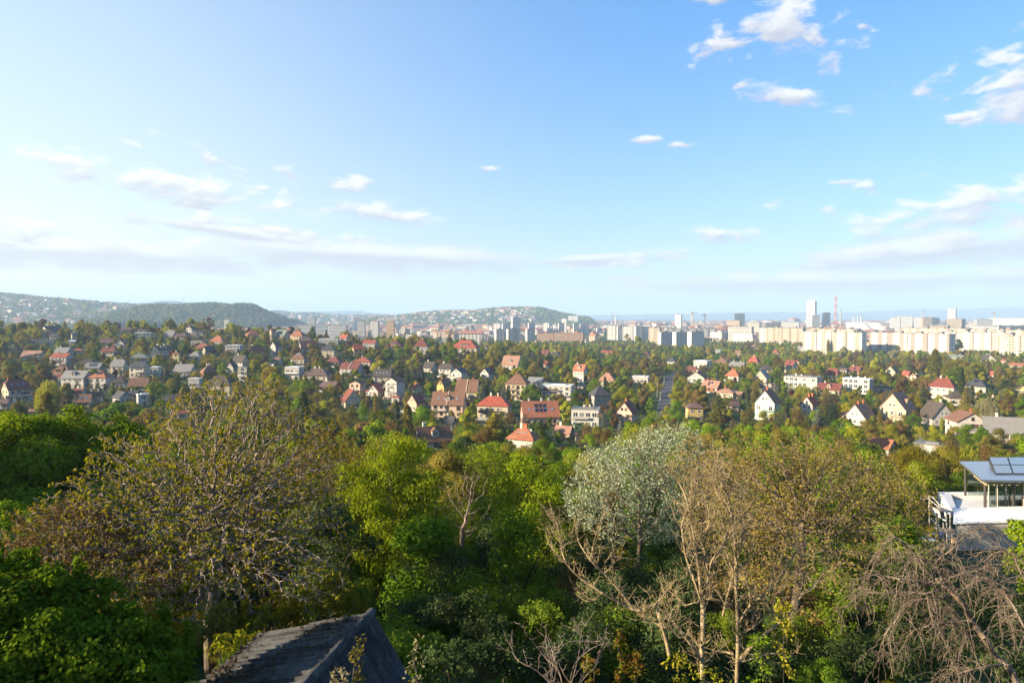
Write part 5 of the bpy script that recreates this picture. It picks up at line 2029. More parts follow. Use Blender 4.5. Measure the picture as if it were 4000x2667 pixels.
block(3704, 3766, 1246, 2050, -28, 0.5, 4, 'bands', 'raw concrete shell with stacked open floors', 'unfinished_building', cat='building shell')
block(3808, 3872, 1247, 2150, 22, 0.5, 3, 'bands', 'white office with dark banded corner', 'office_building', cat='office')
block(3876, 3990, 1243, 2250, -12, 0.15, PW, 'grid', 'long bright white hall facade with slanted props', 'exhibition_hall', cat='hall')
block(3571, 3602, 1239, 2500, -15, 0.4, 3, 'bands', 'blue-white banded office right of the white hall roofs', 'office_building', cat='office')
block(3601, 3638, 1240, 2350, 25, 0.5, 4, 'grid', 'brown concrete block beside the blue-white office', 'office_building', cat='office')
block(3641, 3668, 1241, 2500, 20, 0.6, GLASSB, 'bands', 'dark rounded glass office on the right plain', 'office_building', cat='office')
block(3480, 3516, 1240, 2500, -15, 0.3, 3, 'bands', 'white office with dark bands, first of two stepped ones', 'office_building', cat='office')
block(3510, 3564, 1236, 2700, -12, 0.3, 3, 'bands', 'white office with dark bands, longer of two stepped ones', 'office_building', cat='office')
block(3800, 3900, 1274, 1700, -20, 0.25, 3, 'bands', 'low white terrace block with dark balconies', 'apartment_block')
block(3895, 4010, 1272, 1800, 18, 0.25, GLASSB, 'bands', 'low dark glazed block at the right edge', 'office_building', cat='office')
block(3640, 3705, 1271, 1750, -20, 0.4, 4, 'bands', 'flat brownish garage block before the concrete shell', 'garage_building', cat='garage')
block(3055, 3122, 1258, 2000, -15, 0.25, 3, 'bands', 'white campus block with blue glass end', 'office_building', cat='office')
block(2985, 3050, 1260, 2050, 20, 0.3, 5, 'bands', 'grey and orange office left of the white campus', 'office_building', cat='office')
block(2920, 2970, 1259, 1950, -20, 0.35, 0, 'bands', 'cream office with green glass corner', 'office_building', cat='office')
block(2842, 2894, 1252, 2200, -18, 0.4, 4, 'grid', 'tan housing block below the black glass office', 'apartment_block')

# barrel-roofed hall, big white hall roofs
def barrel(px0, px1, top, Y, label):
    s = Y / F
    W = (px1 - px0) * s
    c = at((px0 + px1) / 2, top, Y)
    root = empty('sports_hall', (c.x, c.y, tz(c.x, c.y) - 1), R(-15))
    tag(root, label, 'hall')
    H = c.z - root.location.z
    m = MB()
    prof = [(-9, 0), (-9, H * .6)] + [(-9 * math.cos(a), H * .6 + H * .4 * math.sin(a)) for a in np.linspace(0.2, math.pi - 0.2, 9)] + [(9, H * .6), (9, 0)]
    m.prism(prof[::-1], -W / 2, W / 2, 'x')
    m.build('shell', PW, root)
    b = MB()
    for k in range(6):
        b.box((W * ((k + .5) / 6 - .5), -9.15, H * 0.3), (W / 9, 0.3, H * .3))
    b.build('glazing', CITYG, root)


barrel(2866, 2936, 1303, 1250, 'white barrel-roofed sports hall in front of the broad white office')
for q, (a, b_, t_) in enumerate(((3320, 3385, 1258), (3380, 3442, 1259))):
    s = 1900 / F
    c = at((a + b_) / 2, t_, 1900)
    root = empty('exhibition_hall', (c.x, 1900, -58), R(-12))
    tag(root, ('great white sloping hall roof, first of two', 'great white sloping hall roof, second of two')[q], 'hall', 'white hall roofs')
    W = (b_ - a) * s
    H = c.z + 58
    m = MB()
    m.prism([(30, 0), (-30, 0), (-30, H * .55), (30, H)][::-1], -W / 2, W / 2, 'x')
    m.build('body', PW, root)
    for k in range(5):
        b2 = MB()
        b2.box((W * ((k + .5) / 5 - .5), -30.2, H * .25), (W / 8, .4, H * .25))
        b2.build('gate', CITYG, root)

# tall white skyscraper of three slabs with a dark glass flank
c = at(3171, 1170, 3000)
root = empty('skyscraper', (c.x, 3000, -58), R(-28))
tag(root, 'tall white skyscraper with dark glass flank, highest building on the skyline', 'skyscraper')
for k, (x_, w_, y_, d_, dz) in enumerate(((-13.5, 11, 0, 26, -2), (-1.5, 11, 0, 24, 0), (9.5, 9, 0, 24, 1))):
    m = MB()
    H = c.z + 58 + dz
    pr = [(-d_ / 2, 0), (d_ / 2, 0), (d_ / 2, H * .7), (d_ / 2 - 3, H), (-d_ / 2 + 1.5, H - 4), (-d_ / 2, H * .6)]
    m.prism(pr, x_ - w_ / 2, x_ + w_ / 2, 'x')
    m.build('slab', PW if k < 2 else CITYM[3], root)
    for q in range(8):
        b = MB()
        b.box((x_ + w_ / 2 + 0.35, -d_ / 2 - 0.1, H * (0.1 + q * 0.11)), (0.5, 0.6, H * .09))
        b.build('fin', CITYG, root)
m = MB()
H = c.z + 50
m.prism([(-12, 0), (12, 0), (12, H * .7), (9, H), (-9, H - 8), (-12, H * .6)], 14.2, 20.5, 'x')
m.build('glass_flank', GLASSB, root)
# red and white lattice mast
c = at(3264.5, 1158, 2500)
root = empty('lattice_mast', (c.x, 2500, -58))
tag(root, 'red and white lattice mast beside the tall skyscraper', 'mast')
H = c.z + 58
RED = plain('mast_red', (0.50, 0.08, 0.06), .6)
for k in range(9):
    m = MB()
    z0, z1 = H * k / 9, H * (k + 1) / 9
    for sx, sy in ((-1, -1), (1, -1), (1, 1), (-1, 1)):
        m.box((sx * 2.2, sy * 2.2, (z0 + z1) / 2), (.7, .7, z1 - z0))
    for sx in (-1, 1):
        m.tube([(sx * 2.2, -2.2, z0), (-sx * 2.2, -2.2, z1)], 0.4, 4)
        m.tube([(2.2, sx * 2.2, z0), (2.2, -sx * 2.2, z1)], 0.4, 4)
    m.box((0, -2.2, z1 - .4), (4, .6, .7))
    m.build('segment', RED if k % 2 == 0 else plain('mast_pink', (0.62, 0.36, 0.33), .6), root)


def stack(px, top, Y, r, label, mat, cat='chimney', name='factory_chimney'):
    c = at(px, top, Y)
    root = empty(name, (c.x, Y, -58))
    tag(root, label, cat)
    H = c.z + 58
    m = MB()
    m.tube([(0, 0, 0), (0, 0, H)], r * 1.35, 10, r)
    m.build('shaft', mat, root)
    m = MB()
    m.tube([(0, 0, H - 3), (0, 0, H + 0.5)], r * 1.25, 10)
    m.build('rim', CITYR[1], root)


stack(3284, 1209, 2450, 2.3, 'tall grey chimney right of the lattice mast', CONC)
stack(3335, 1233, 2600, 2.0, 'pale chimney, first of three behind the white halls', CITYM[3])
stack(3351, 1234, 2600, 2.0, 'pale chimney, middle of three behind the white halls', CITYM[3])
stack(3363, 1232, 2600, 2.2, 'pale chimney, last of three behind the white halls', CITYM[3])
stack(1376, 1219, 4800, 3.0, 'slim white chimney on the castle hill', CITYM[3])
stack(2391, 1219, 3600, 1.6, 'thin dark mast on the flat skyline', CITYR[1], 'mast', 'radio_mast')
stack(2405, 1233, 3600, 3.0, 'short white column on the flat skyline', CITYM[3])
stack(2524, 1228, 5000, 1.8, 'thin mast farther along the flat skyline', CITYR[1], 'mast', 'radio_mast')
stack(712, 1163, 8000, 7.0, 'television tower on the far hill', CITYM[3], 'tower', 'television_tower')
stack(1318, 1226, 5000, 5, 'dome tower on the castle hill', CITYM[3], 'tower', 'church_tower')
stack(2700, 1229, 2900, 1.5, 'thin light mast between the cranes', CITYM[3], 'mast', 'radio_mast')
# church spire
c = at(1484, 1219, 5100)
root = empty('church_tower', (c.x, 5100, -25))
tag(root, 'slender pointed church spire on the castle hill', 'tower')
m = MB()
H = c.z + 25
m.box((0, 0, H * .3), (11, 11, H * .6))
m.build('tower', CITYM[2], root)
m = MB()
m.tube([(0, 0, H * .6), (0, 0, H)], 7, 8, 0.4)
m.build('spire', CITYM[5], root)
# citadel walls and palace
for (a, b_, t_, lab, m_) in ((1985, 2016, 1203, 'pale round bastion of the citadel on the hill crest', 0), (2016, 2112, 1206, 'long pale wall of the citadel along the hill crest', 1), (1405, 1466, 1233, 'reddish palace with long roof on the castle hill', 6)):
    r0 = block(a, b_, t_, 4190 if a > 1900 else 5050, -6, 0.3, CITYM[m_], 'grid', lab, 'citadel_wall' if a > 1900 else 'palace', cat='fortress' if a > 1900 else 'palace', base=ray(a, 1214).z * 4190 - 6 if a > 1900 else -30)
m = MB()
c = at(2103, 1192, 4200)
m.tube([(0, 0, -22), (0, 0, 0)], 2.2, 6, 1.0)
o = m.build('monument_column', CITYR[1], loc=c)
tag(o, 'thin monument column on the citadel crest', 'monument')


def crane(px, top, Y, jib, label, mat):
    c = at(px, top, Y)
    root = empty('tower_crane', (c.x, Y, -58), R(15))
    tag(root, label, 'crane', 'tower cranes over the city')
    H = c.z + 58
    s = Y / F
    m = MB()
    m.box((0, 0, H / 2 - 3), (2.2, 2.2, H))
    m.build('mast', mat, root)
    m = MB()
    m.box((jib * s * .5, 0, H - 4), (jib * s, 1.8, 2.0))
    m.build('jib', mat, root)
    m = MB()
    m.box((-jib * s * .16, 0, H - 4), (jib * s * .3, 1.8, 2.0))
    m.box((-jib * s * .28, 0, H - 6), (4, 2.2, 4))
    m.build('counter_jib', mat, root)
    m = MB()
    m.box((1.6, -1.4, H - 7), (2.2, 2.2, 2.6))
    m.build('cab', CITYM[3], root)
    m = MB()
    m.tube([(0, 0, H - 3), (jib * s * .7, 0, H - 3.2)], 0.35, 4)
    m.tube([(0, 0, H + 3), (jib * s * .7, 0, H - 3.2)], 0.35, 4)
    m.tube([(0, 0, H - 3), (0, 0, H + 3)], 0.8, 4)
    m.build('tie', mat, root)


YEL = plain('crane_yellow', (0.62, 0.36, 0.08), .6)
DGR = plain('crane_grey', (0.14, 0.14, 0.15), .6)
crane(2706, 1217, 2400, 22, 'pale orange tower crane left of the black glass office', plain('crane_pale', (0.6, 0.45, 0.33), .6))
crane(2753, 1226, 2200, -16, 'dark tower crane left of the black glass office', DGR)
crane(1708, 1281, 1500, -26, 'yellow crane with short jib in the wooded plain', YEL)
crane(1752, 1289, 1400, 36, 'yellow crane with long level jib in the wooded plain', YEL)
crane(1438, 1246, 2300, 30, 'yellow crane behind the grey-brown tower', YEL)
crane(3606, 1214, 3300, 14, 'pinkish crane on the right skyline', plain('crane_pink', (0.55, 0.36, 0.3), .6))
crane(3885, 1219, 2900, -18, 'orange crane at the right end of the skyline', YEL)
crane(3640, 1236, 2600, 10, 'yellow crane beside the dark rounded glass office', YEL)

# walls and hedges round the gardens, a few cars
rw = random.Random(4)
HEDGE = LEAF['dark']
for h in HOUSE_LIST:
    if h['Y'] > 470 or rw.random() < .25:
        continue
    fwd = Matrix.Rotation(h['rz'], 3, 'Z') @ Vector((0, -1, 0))
    c = Vector((h['x'], h['y'], 0)) + fwd * (h['D'] / 2 + rw.uniform(3, 6))
    ln = h['W'] * rw.uniform(.7, 1.3)
    side = Matrix.Rotation(h['rz'], 3, 'Z') @ Vector((1, 0, 0))
    root = empty('garden_wall', (c.x, c.y, tz(c.x, c.y)), h['rz'])
    kind_ = rw.choice(('pale rendered', 'grey concrete', 'brown timber'))
    lab = '%s garden wall in front of the %s' % (kind_, h['label'].replace(',', ''))
    tag(root, ' '.join(lab.split()[:16]), 'wall', 'garden walls of the suburb', 'thing')
    np_ = max(2, int(ln / 2.2))
    for q in range(np_):
        o_ = (q + .5) / np_ * ln - ln / 2
        w_ = c + side * o_
        z_ = tz(w_.x, w_.y) - tz(c.x, c.y)
        m = MB()
        m.box((o_, 0, z_ + .35), (ln / np_ - .32, .16, 1.3))
        m.build('panel', {'p': CITYM[0], 'g': CONC, 'b': WOOD_DARK}[kind_[0]], root)
        m = MB()
        m.box((o_ + ln / np_ / 2, 0, z_ + .45), (.3, .28, 1.6))
        m.build('pier', CONC if kind_[0] != 'p' else CITYM[0], root)


def car(px, py, rz, col, label, van=False):
    P = ground_hit(px, py)
    root = empty('parked_car' if not van else 'parked_van', P + Vector((0, 0, .3)), rz)
    tag(root, label, 'van' if van else 'car')
    paint = plain('paint_' + hexkey(col), col, .25, .6)
    hgt = 1.0 if not van else 1.5
    m = MB()
    m.prism([(-.85, .35), (.85, .35), (.88, .8), (.8, hgt), (-.8, hgt), (-.88, .8)], -2.1, 2.1, 'x')
    m.build('body', paint, root)
    m = MB()
    m.prism([(-1.5, hgt + .004), (1.1, hgt + .004), (.7, hgt + .52), (-1.2, hgt + .52)], -.74, .74, 'y')
    m.build('cabin', GLASS, root)
    m = MB()
    m.box((-.25, 0, hgt + .55), (1.75, 1.4, .07))
    m.build('car_roof', paint, root)
    for sx in (-1.3, 1.3):
        for sy in (-.83, .83):
            m = MB()
            m.tube([(sx, sy - .1, .32), (sx, sy + .1, .32)], .32, 12)
            m.build('wheel', STEELD, root)
    for sy in (-.6, .6):
        m = MB()
        m.box((2.12, sy, .72), (.05, .3, .16))
        m.build('headlight', DISH_M, root)


STEELD = plain('tyre', (.02, .02, .02), .8)
car(2262, 1676, .3, (.22, .30, .10), 'light green van parked below the white flat block', True)
car(796, 1556, .1, (.04, .22, .45), 'blue car parked beside the large beige villa')
car(1864, 1600, .2, (.5, .5, .5), 'pale car parked between the pink double house and long cream house')
car(2662, 1464, 2.6, (.35, .06, .05), 'red car standing at the road bend')

# ordinary city fabric: the larger ones single, the far rest as one mass
def city_proto(k):
    r = random.Random(k)
    m = MB()
    m.cur = 0
    m.box((0, 0, 0.46), (1, 1, 1.08))
    m.cur = 1
    if k % 3 == 0:
        m.prism([(-.54, .99), (.54, .99), (0, 1.22)], -.52, .52, 'x')
    else:
        m.box((0, 0, 1.02), (1.02, 1.02, .05))
        m.box((r.uniform(-.2, .2), 0, 1.1), (.25, .3, .16))
    m.cur = 2
    nf = r.choice((4, 5, 6))
    for f_ in range(nf):
        z = (f_ + .55) / nf
        if k % 2:
            m.box((0, -.503, z), (.92, .012, .42 / nf))
            m.box((.503, 0, z), (.012, .9, .42 / nf))
        else:
            for q in range(6):
                m.box(((q + .5) / 6 - .5, -.503, z), (.09, .012, .5 / nf))
            for q in range(4):
                m.box((-.503, (q + .5) / 4 - .5, z), (.012, .12, .5 / nf))
    return m.mesh('city_building', CITYM[k % len(CITYM)], CITYR[(k * 5) % 4 if k % 3 else 0], CITYG)


CP = [city_proto(k) for k in range(14)]
CPW = ['white', 'cream', 'grey-beige', 'bluish white', 'brown', 'grey', 'tan']
rc_ = random.Random(77)
cand = []
for k in range(3600):
    px = rc_.uniform(560, 4080)
    Y = 1320 * (6500 / 1320) ** (rc_.random() ** 0.8)
    if px < 1080 and Y > 2300:
        continue
    if 1500 < px < 2250 and Y > 3500:
        continue
    if px < 2560 and 1320 < Y < 1700 and rc_.random() < 0.75:
        continue
    w = rc_.choice((14, 18, 24, 32, 46)) * rc_.uniform(.8, 1.2) * (1 + (Y - 1300) / 9000)
    h = rc_.choice((7, 9, 12, 14, 16, 20)) * rc_.uniform(.8, 1.2)
    if Y > 2200 and rc_.random() < .03:
        h *= 1.7
    d = w * rc_.uniform(.4, 1.0)
    x = (px - 2000) / F * Y
    if any(abs((px) - L[1]) < 26 and Y < L[2] and (h - 57) / Y > (-75.0) / L[2] and Y > L[2] * .7 for L in LANDMARK):
        continue
    cand.append((w * h / Y ** 2, x, Y, w, d, h, rc_.randrange(14), rc_.uniform(-.7, .7)))
cand.sort(key=lambda c: -c[0])
ucity = {}
for k, (sz, x, Y, w, d, h, v, rz) in enumerate(cand[:280]):
    o = mesh_obj('city_building', CP[v], None, (x, Y, PLAIN - 1), (0, 0, rz), (w, d, h))
    px = 2000 + F * x / Y
    L = min(LANDMARK, key=lambda q: abs(q[1] - px) + abs(q[2] - Y) * 0.05)
    base = '%s %s city house' % ('low' if h < 10 else ('tall' if h > 19 else 'plain'), CPW[v % 7])
    rel = ('in front of' if Y < L[2] else 'behind') if abs(L[1] - px) < 40 else ('left of' if px < L[1] else 'right of')
    lab = '%s %s the %s' % (base, rel, L[0])
    lab = ' '.join(lab.replace(',', '').split()[:16])
    for L2 in sorted(LANDMARK, key=lambda q: abs(q[1] - px) + abs(q[2] - Y) * 0.05)[:25]:
        if lab not in ucity:
            break
        rel = ('in front of' if Y < L2[2] else 'behind') if abs(L2[1] - px) < 40 else ('left of' if px < L2[1] else 'right of')
        lab = ' '.join(('%s %s the %s' % (base, rel, L2[0])).replace(',', '').split()[:16])
    ucity[lab] = 1
    tag(o, lab, 'building', 'ordinary houses of the far city')
pts = []
for (sz, x, Y, w, d, h, v, rz) in cand[280:]:
    pts.append(dict(x=x, y=Y, z=PLAIN - 1, rot=rz, sc=(w, d, h), key=('c', v), mesh=CP[v]))
gn_instances('distant_city', pts, 'countless small pale buildings of the far city plain', 'buildings')
# street trees and parks of the plain
pts = []
for k in range(3000):
    px = rc_.uniform(-100, 4100)
    Y = 1250 * (5200 / 1250) ** (rc_.random() ** 1.3)
    if px < 1080 and Y > 2400:
        continue
    h = rc_.uniform(8, 15)
    x = (px - 2000) / F * Y
    if any(abs(px - L[1]) < 22 and L[2] * .72 < Y < L[2] for L in LANDMARK):
        h *= 0.55
    kk = ('round', rc_.randrange(3), rc_.choice(('green', 'green', 'olive', 'dark', 'lime'))) if rc_.random() < .85 else ('poplar', rc_.randrange(2), 'green')
    pts.append(dict(x=x, y=Y, z=PLAIN - 1, rot=rc_.uniform(0, 6), sc=(h * 1.15, h * 1.15, h), key=kk, mesh=crown_mesh(kk[0], kk[1]), leaf=kk[2]))
gn_instances('city_trees', pts, 'street and park trees scattered through the far city plain', 'trees')


VILLA = [plain('villa_wall_%d' % i, c, .85, .2, 0, .05, .1) for i, c in enumerate([(.8, .78, .74), (.78, .78, .8), (.76, .68, .54), (.66, .54, .42)])]
# villas on the hillsides
def villa_proto(k):
    m = MB()
    m.box((0, 0, .35), (1, .8, .9))
    m.cur = 1
    if k % 2:
        m.prism([(-.46, .78), (.46, .78), (0, 1.15)], -.54, .54, 'x')
    else:
        m.box((0, 0, .84), (1.05, .85, .08))
    m.cur = 2
    for q in range(3):
        for z in (.25, .58):
            m.box(((q - 1) * .3, -.405, z), (.16, .015, .18))
    return m.mesh('hillside_house', VILLA[(0, 1, 2, 3, 0, 2)[k]], CITYR[(2, 0, 2, 1, 1, 3)[k]], CITYG)


VP = [villa_proto(k) for k in range(6)]


def villas(h, n, keep, x0, x1, t0, t1, where, grp, s0, s1):
    rv = random.Random(n)
    allp = []
    for k in range(n):
        px = rv.uniform(x0, x1)
        t = t0 + (t1 - t0) * rv.random() ** 0.85
        p = h.point(px, t)
        s_ = rv.uniform(s0, s1)
        allp.append((s_ / p[1], p, s_, rv.randrange(6), rv.uniform(-.9, .5), px, t))
    allp.sort(key=lambda a: -a[0])
    used_ = set()
    for k, (_, p, s_, v, rz, px, t) in enumerate(allp[:keep]):
        o = mesh_obj('hillside_house', VP[v], None, p, (0, 0, rz), (s_, s_, s_ * rv.uniform(.5, .75)))
        band = 'at the foot of' if t < -.6 else ('low on' if t < -.42 else ('halfway up' if t < -.25 else 'high on'))
        lab = '%s villa with %s roof %s %s' % (('white', 'bluish white', 'cream', 'tan', 'white', 'beige')[v], ('flat grey', 'red gabled', 'flat pale', 'grey gabled', 'flat dark', 'brown pitched')[v], band, where)
        # neighbours that look alike share this label and the group
        tag(o, lab, 'house', grp + ', ' + band + ', kind ' + ('white', 'bluish', 'cream', 'tan', 'dark-roofed', 'beige')[v])
    pts = [dict(x=p[0], y=p[1], z=p[2], rot=rz, sc=(s_, s_, s_ * .6), key=('v', v), mesh=VP[v]) for _, p, s_, v, rz, px, t in allp[keep:]]
    return pts


vp = villas(hills['left'], 440, 170, -40, 780, -.8, -.12, 'the long built-up hillside', 'villas on the long hillside', 15, 32)
vp += villas(hills['gel'], 360, 110, 1520, 2080, -.72, -.06, 'the citadel hill', 'villas on the citadel hill', 14, 28)
vp += villas(hills['castle'], 160, 20, 1100, 1520, -.8, -.1, 'the low castle hill', 'houses on the castle hill', 14, 30)
gn_instances('far_villas', vp, 'countless tiny villas dotting the far hillsides', 'houses')

# ------------------------------------------------------------------ haze
hz = MB()
hz.box((0, 8300, 110), (46000, 17900, 400))
hm = bpy.data.materials.new('haze_air')
hm.use_nodes = True
hm.node_tree.nodes.clear()
g = NT(hm.node_tree)
pv = g.n('ShaderNodeVolumePrincipled')
pv.inputs['Color'].default_value = (0.52, 0.73, 1.0, 1)
pv.inputs['Density'].default_value = HAZE
pv.inputs['Anisotropy'].default_value = 0.0
go_ = g.n('ShaderNodeOutputMaterial')
g.t.links.new(pv.outputs[0], go_.inputs['Volume'])
ho = hz.build('haze', hm)
tag(ho, 'thin bluish air over the whole valley and city', 'haze', kind='stuff')

# ------------------------------------------------------------------ foreground trees: grown towards points of their crown
def grow(root, attr, step, di, dk, iters, seed, wig=0.25, trop=(0, 0, 0.05), maxn=9000):
    r = np.random.RandomState(seed)
    nodes = [np.array(p, float) for p in root]
    par = [-1] + list(range(len(root) - 1))
    kids = [0] * len(nodes)
    for p in par:
        if p >= 0:
            kids[p] += 1
    P = np.array(nodes)
    A = np.array(attr, float)
    d2 = ((A[:, None, :] - P[None]) ** 2).sum(2)
    near = d2.argmin(1)
    nd = d2[np.arange(len(A)), near]
    trop = np.array(trop)
    kids = np.array(kids + [0] * (maxn + 10))
    Pn = np.zeros((maxn + 10, 3))
    Pn[:len(P)] = P
    n = len(P)
    par = par + [0] * (maxn + 10 - len(par))
    for it in range(iters):
        ok = nd < di * di
        if not ok.any():
            j = nd.argmin()
            ok = np.zeros(len(A), bool)
            ok[j] = True
        v = A[ok] - Pn[near[ok]]
        v /= np.maximum(np.linalg.norm(v, axis=1, keepdims=True), 1e-6)
        acc = np.zeros((n, 3))
        np.add.at(acc, near[ok], v)
        src = np.unique(near[ok])
        src = src[kids[src] < 3]
        if len(src) == 0 or n + len(src) >= maxn:
            break
        dv = acc[src]
        dv /= np.maximum(np.linalg.norm(dv, axis=1, keepdims=True), 1e-6)
        dv = dv + trop + r.normal(size=dv.shape) * wig
        dv /= np.linalg.norm(dv, axis=1, keepdims=True)
        new = Pn[src] + dv * step
        m = len(src)
        Pn[n:n + m] = new
        for k, s in enumerate(src):
            par[n + k] = int(s)
        kids[src] += 1
        for c in range(0, m, 400):
            blk = new[c:c + 400]
            dd = ((A[:, None, :] - blk[None]) ** 2).sum(2)
            j = dd.argmin(1)
            dm = dd[np.arange(len(A)), j]
            up = dm < nd
            nd[up] = dm[up]
            near[up] = j[up] + n + c
        n += m
        keep = nd > dk * dk
        if not keep.any():
            break
        A, near, nd = A[keep], near[keep], nd[keep]
    return Pn[:n], np.array(par[:n])


def radii(P, par, tip, pw=2.35, rmax=None):
    n = len(P)
    s = np.zeros(n)
    r = np.zeros(n)
    for i in range(n - 1, -1, -1):
        r[i] = tip if s[i] == 0 else s[i] ** (1 / pw)
        if par[i] >= 0:
            s[par[i]] += r[i] ** pw
    if rmax:
        k = r > tip * 3
        r[k] = tip * 3 + (r[k] - tip * 3) * (rmax - tip * 3) / max(1e-6, r.max() - tip * 3)
    return r


def limb_mesh(name, P, par, r, mats, thick=0.03):
    """tapered tubes along every segment; thick ones with six sides, twigs with three"""
    idx = np.where(par >= 0)[0]
    a, b = P[par[idx]], P[idx]
    ra = np.minimum(r[par[idx]], r[idx] * 1.35)
    rb = r[idx]
    VV, FF = [], []
    base = 0
    for sides, sel in ((6, rb > thick), (3, rb <= thick)):
        if not sel.any():
            continue
        p0, p1, r0, r1 = a[sel], b[sel], ra[sel], rb[sel]
        d = p1 - p0
        d = d / np.maximum(np.linalg.norm(d, axis=1, keepdims=True), 1e-6)
        ref = np.where(np.abs(d[:, 2:3]) > 0.9, np.array([[1.0, 0, 0]]), np.array([[0, 0, 1.0]]))
        u = np.cross(d, ref)
        u /= np.maximum(np.linalg.norm(u, axis=1, keepdims=True), 1e-6)
        w = np.cross(d, u)
        t = np.arange(sides) * 2 * math.pi / sides
        ring = u[:, None] * np.cos(t)[None, :, None] + w[:, None] * np.sin(t)[None, :, None]
        q0 = p0[:, None] - d[:, None] * (r0 * 0.4)[:, None, None] + ring * r0[:, None, None]
        q1 = p1[:, None] + d[:, None] * (r1 * 0.4)[:, None, None] + ring * r1[:, None, None]
        m = len(p0)
        v = np.concatenate([q0, q1], 1).reshape(-1, 3)
        o = base + np.arange(m)[:, None, None] * (2 * sides)
        k = np.arange(sides)
        f = np.stack([k, (k + 1) % sides, (k + 1) % sides + sides, k + sides], 1)[None] + o
        VV.append(v)
        FF.append(f.reshape(-1, 4))
        base += len(v)
    return np_mesh(name, np.concatenate(VV), np.concatenate(FF), mats, smooth=True)


def twig_leaves(P, par, r, thr, per, size, aspect, seed, spread=0.08, hang=0.0, up=0.2, keep=None, whorl=1, tipsonly=False):
    """leaves on the thin wood; whorl>1 sets them in bunches that share one point"""
    rr = np.random.RandomState(seed)
    idx = np.where((r < thr) & (par >= 0))[0]
    if tipsonly:
        haskid = np.zeros(len(P), bool)
        haskid[par[par >= 0]] = True
        idx = idx[~haskid[idx]]
    if keep is not None:
        idx = idx[rr.rand(len(idx)) < keep]
    i = np.repeat(idx, per)
    t = rr.rand(len(i))[:, None]
    p = P[i] * t + P[par[i]] * (1 - t) + rr.normal(size=(len(i), 3)) * spread
    ax0 = (P[i] - P[par[i]])
    ax0 = ax0 / np.maximum(np.linalg.norm(ax0, axis=1, keepdims=True), 1e-6)
    p = np.repeat(p, whorl, axis=0)
    ax0 = np.repeat(ax0, whorl, axis=0)
    n = len(p)
    ax = ax0 * 0.5 + rand_dirs(n, rr) * 1.0 + np.array([0, 0, -hang])
    nr = rand_dirs(n, rr) * 0.8 + np.array([0, 0, up])
    s = size * rr.uniform(0.4, 1.5, n)
    return kites(p, ax, nr, s, s * aspect)


VOIDS = 34


def envelope(n, lobes, seed, shell=0.5):
    r = np.random.RandomState(seed)
    p, _ = lobe_cloud(n, lobes, shell, r)
    # hollows in the crown: no branch grows there, so the outline stays ragged
    ext = np.array(lobes)[:, 3].mean()
    c = p[r.choice(len(p), VOIDS)]
    rad = r.uniform(.12, .32, VOIDS) * ext
    keep = np.ones(len(p), bool)
    for k in range(VOIDS):
        keep &= ((p - c[k]) ** 2).sum(1) > rad[k] ** 2
    return p[keep] if keep.sum() > 60 else p


def L(px, py, Y, rx, ry, dep=None):
    """one lobe of a crown: centre on a pixel, half sizes in pixels, as metres of the place"""
    c = at(px, py, Y)
    s = Y / F
    return (c.x, c.y, c.z, rx * s if dep is None else rx * s, ry * s)


def fg_tree(name, label, cat, lobes, trunk_px, natt, step, di, dk, seed, bark, leaf, tip=0.006, rmax=0.13, leafargs=None, wig=0.25, trop=(0, 0, 0.05), iters=200, maxn=9000, group=None, shell=0.55):
    A = envelope(natt, lobes, seed, shell)
    tr = [at(*q) for q in trunk_px]
    gx = tr[0]
    base = Vector((gx.x, gx.y, tz(gx.x, gx.y)))
    pts = [base] + tr
    fine = []
    for a, b in zip(pts, pts[1:]):
        n = max(1, int((b - a).length / step))
        fine += [a.lerp(b, k / n) for k in range(n)]
    fine.append(pts[-1])
    P, par = grow([tuple(p) for p in fine], A, step, di, dk, iters, seed, wig, trop, maxn)
    r = radii(P, par, tip, rmax=rmax)
    print('GROW', label[:40], len(P), 'iters ok')
    root = empty(name, base)
    tag(root, label, cat, group)
    off = np.array(base)
    mesh_obj('trunk', limb_mesh('trunk', P - off, par, r, [bark]), root)
    if leaf:
        VV, FF, b = [], [], 0
        for la in leafargs:
            v, f = twig_leaves(P - off, par, r, **la)
            VV.append(v)
            FF.append(f + b)
            b += len(v)
        mesh_obj('crown', np_mesh('crown', np.concatenate(VV), np.concatenate(FF), [LEAF[leaf]]), root)
    return root, P, par, r


def lv(thr, per, size, aspect, seed, **kw):
    d = dict(thr=thr, per=per, size=size, aspect=aspect, seed=seed)
    d.update(kw)
    return d


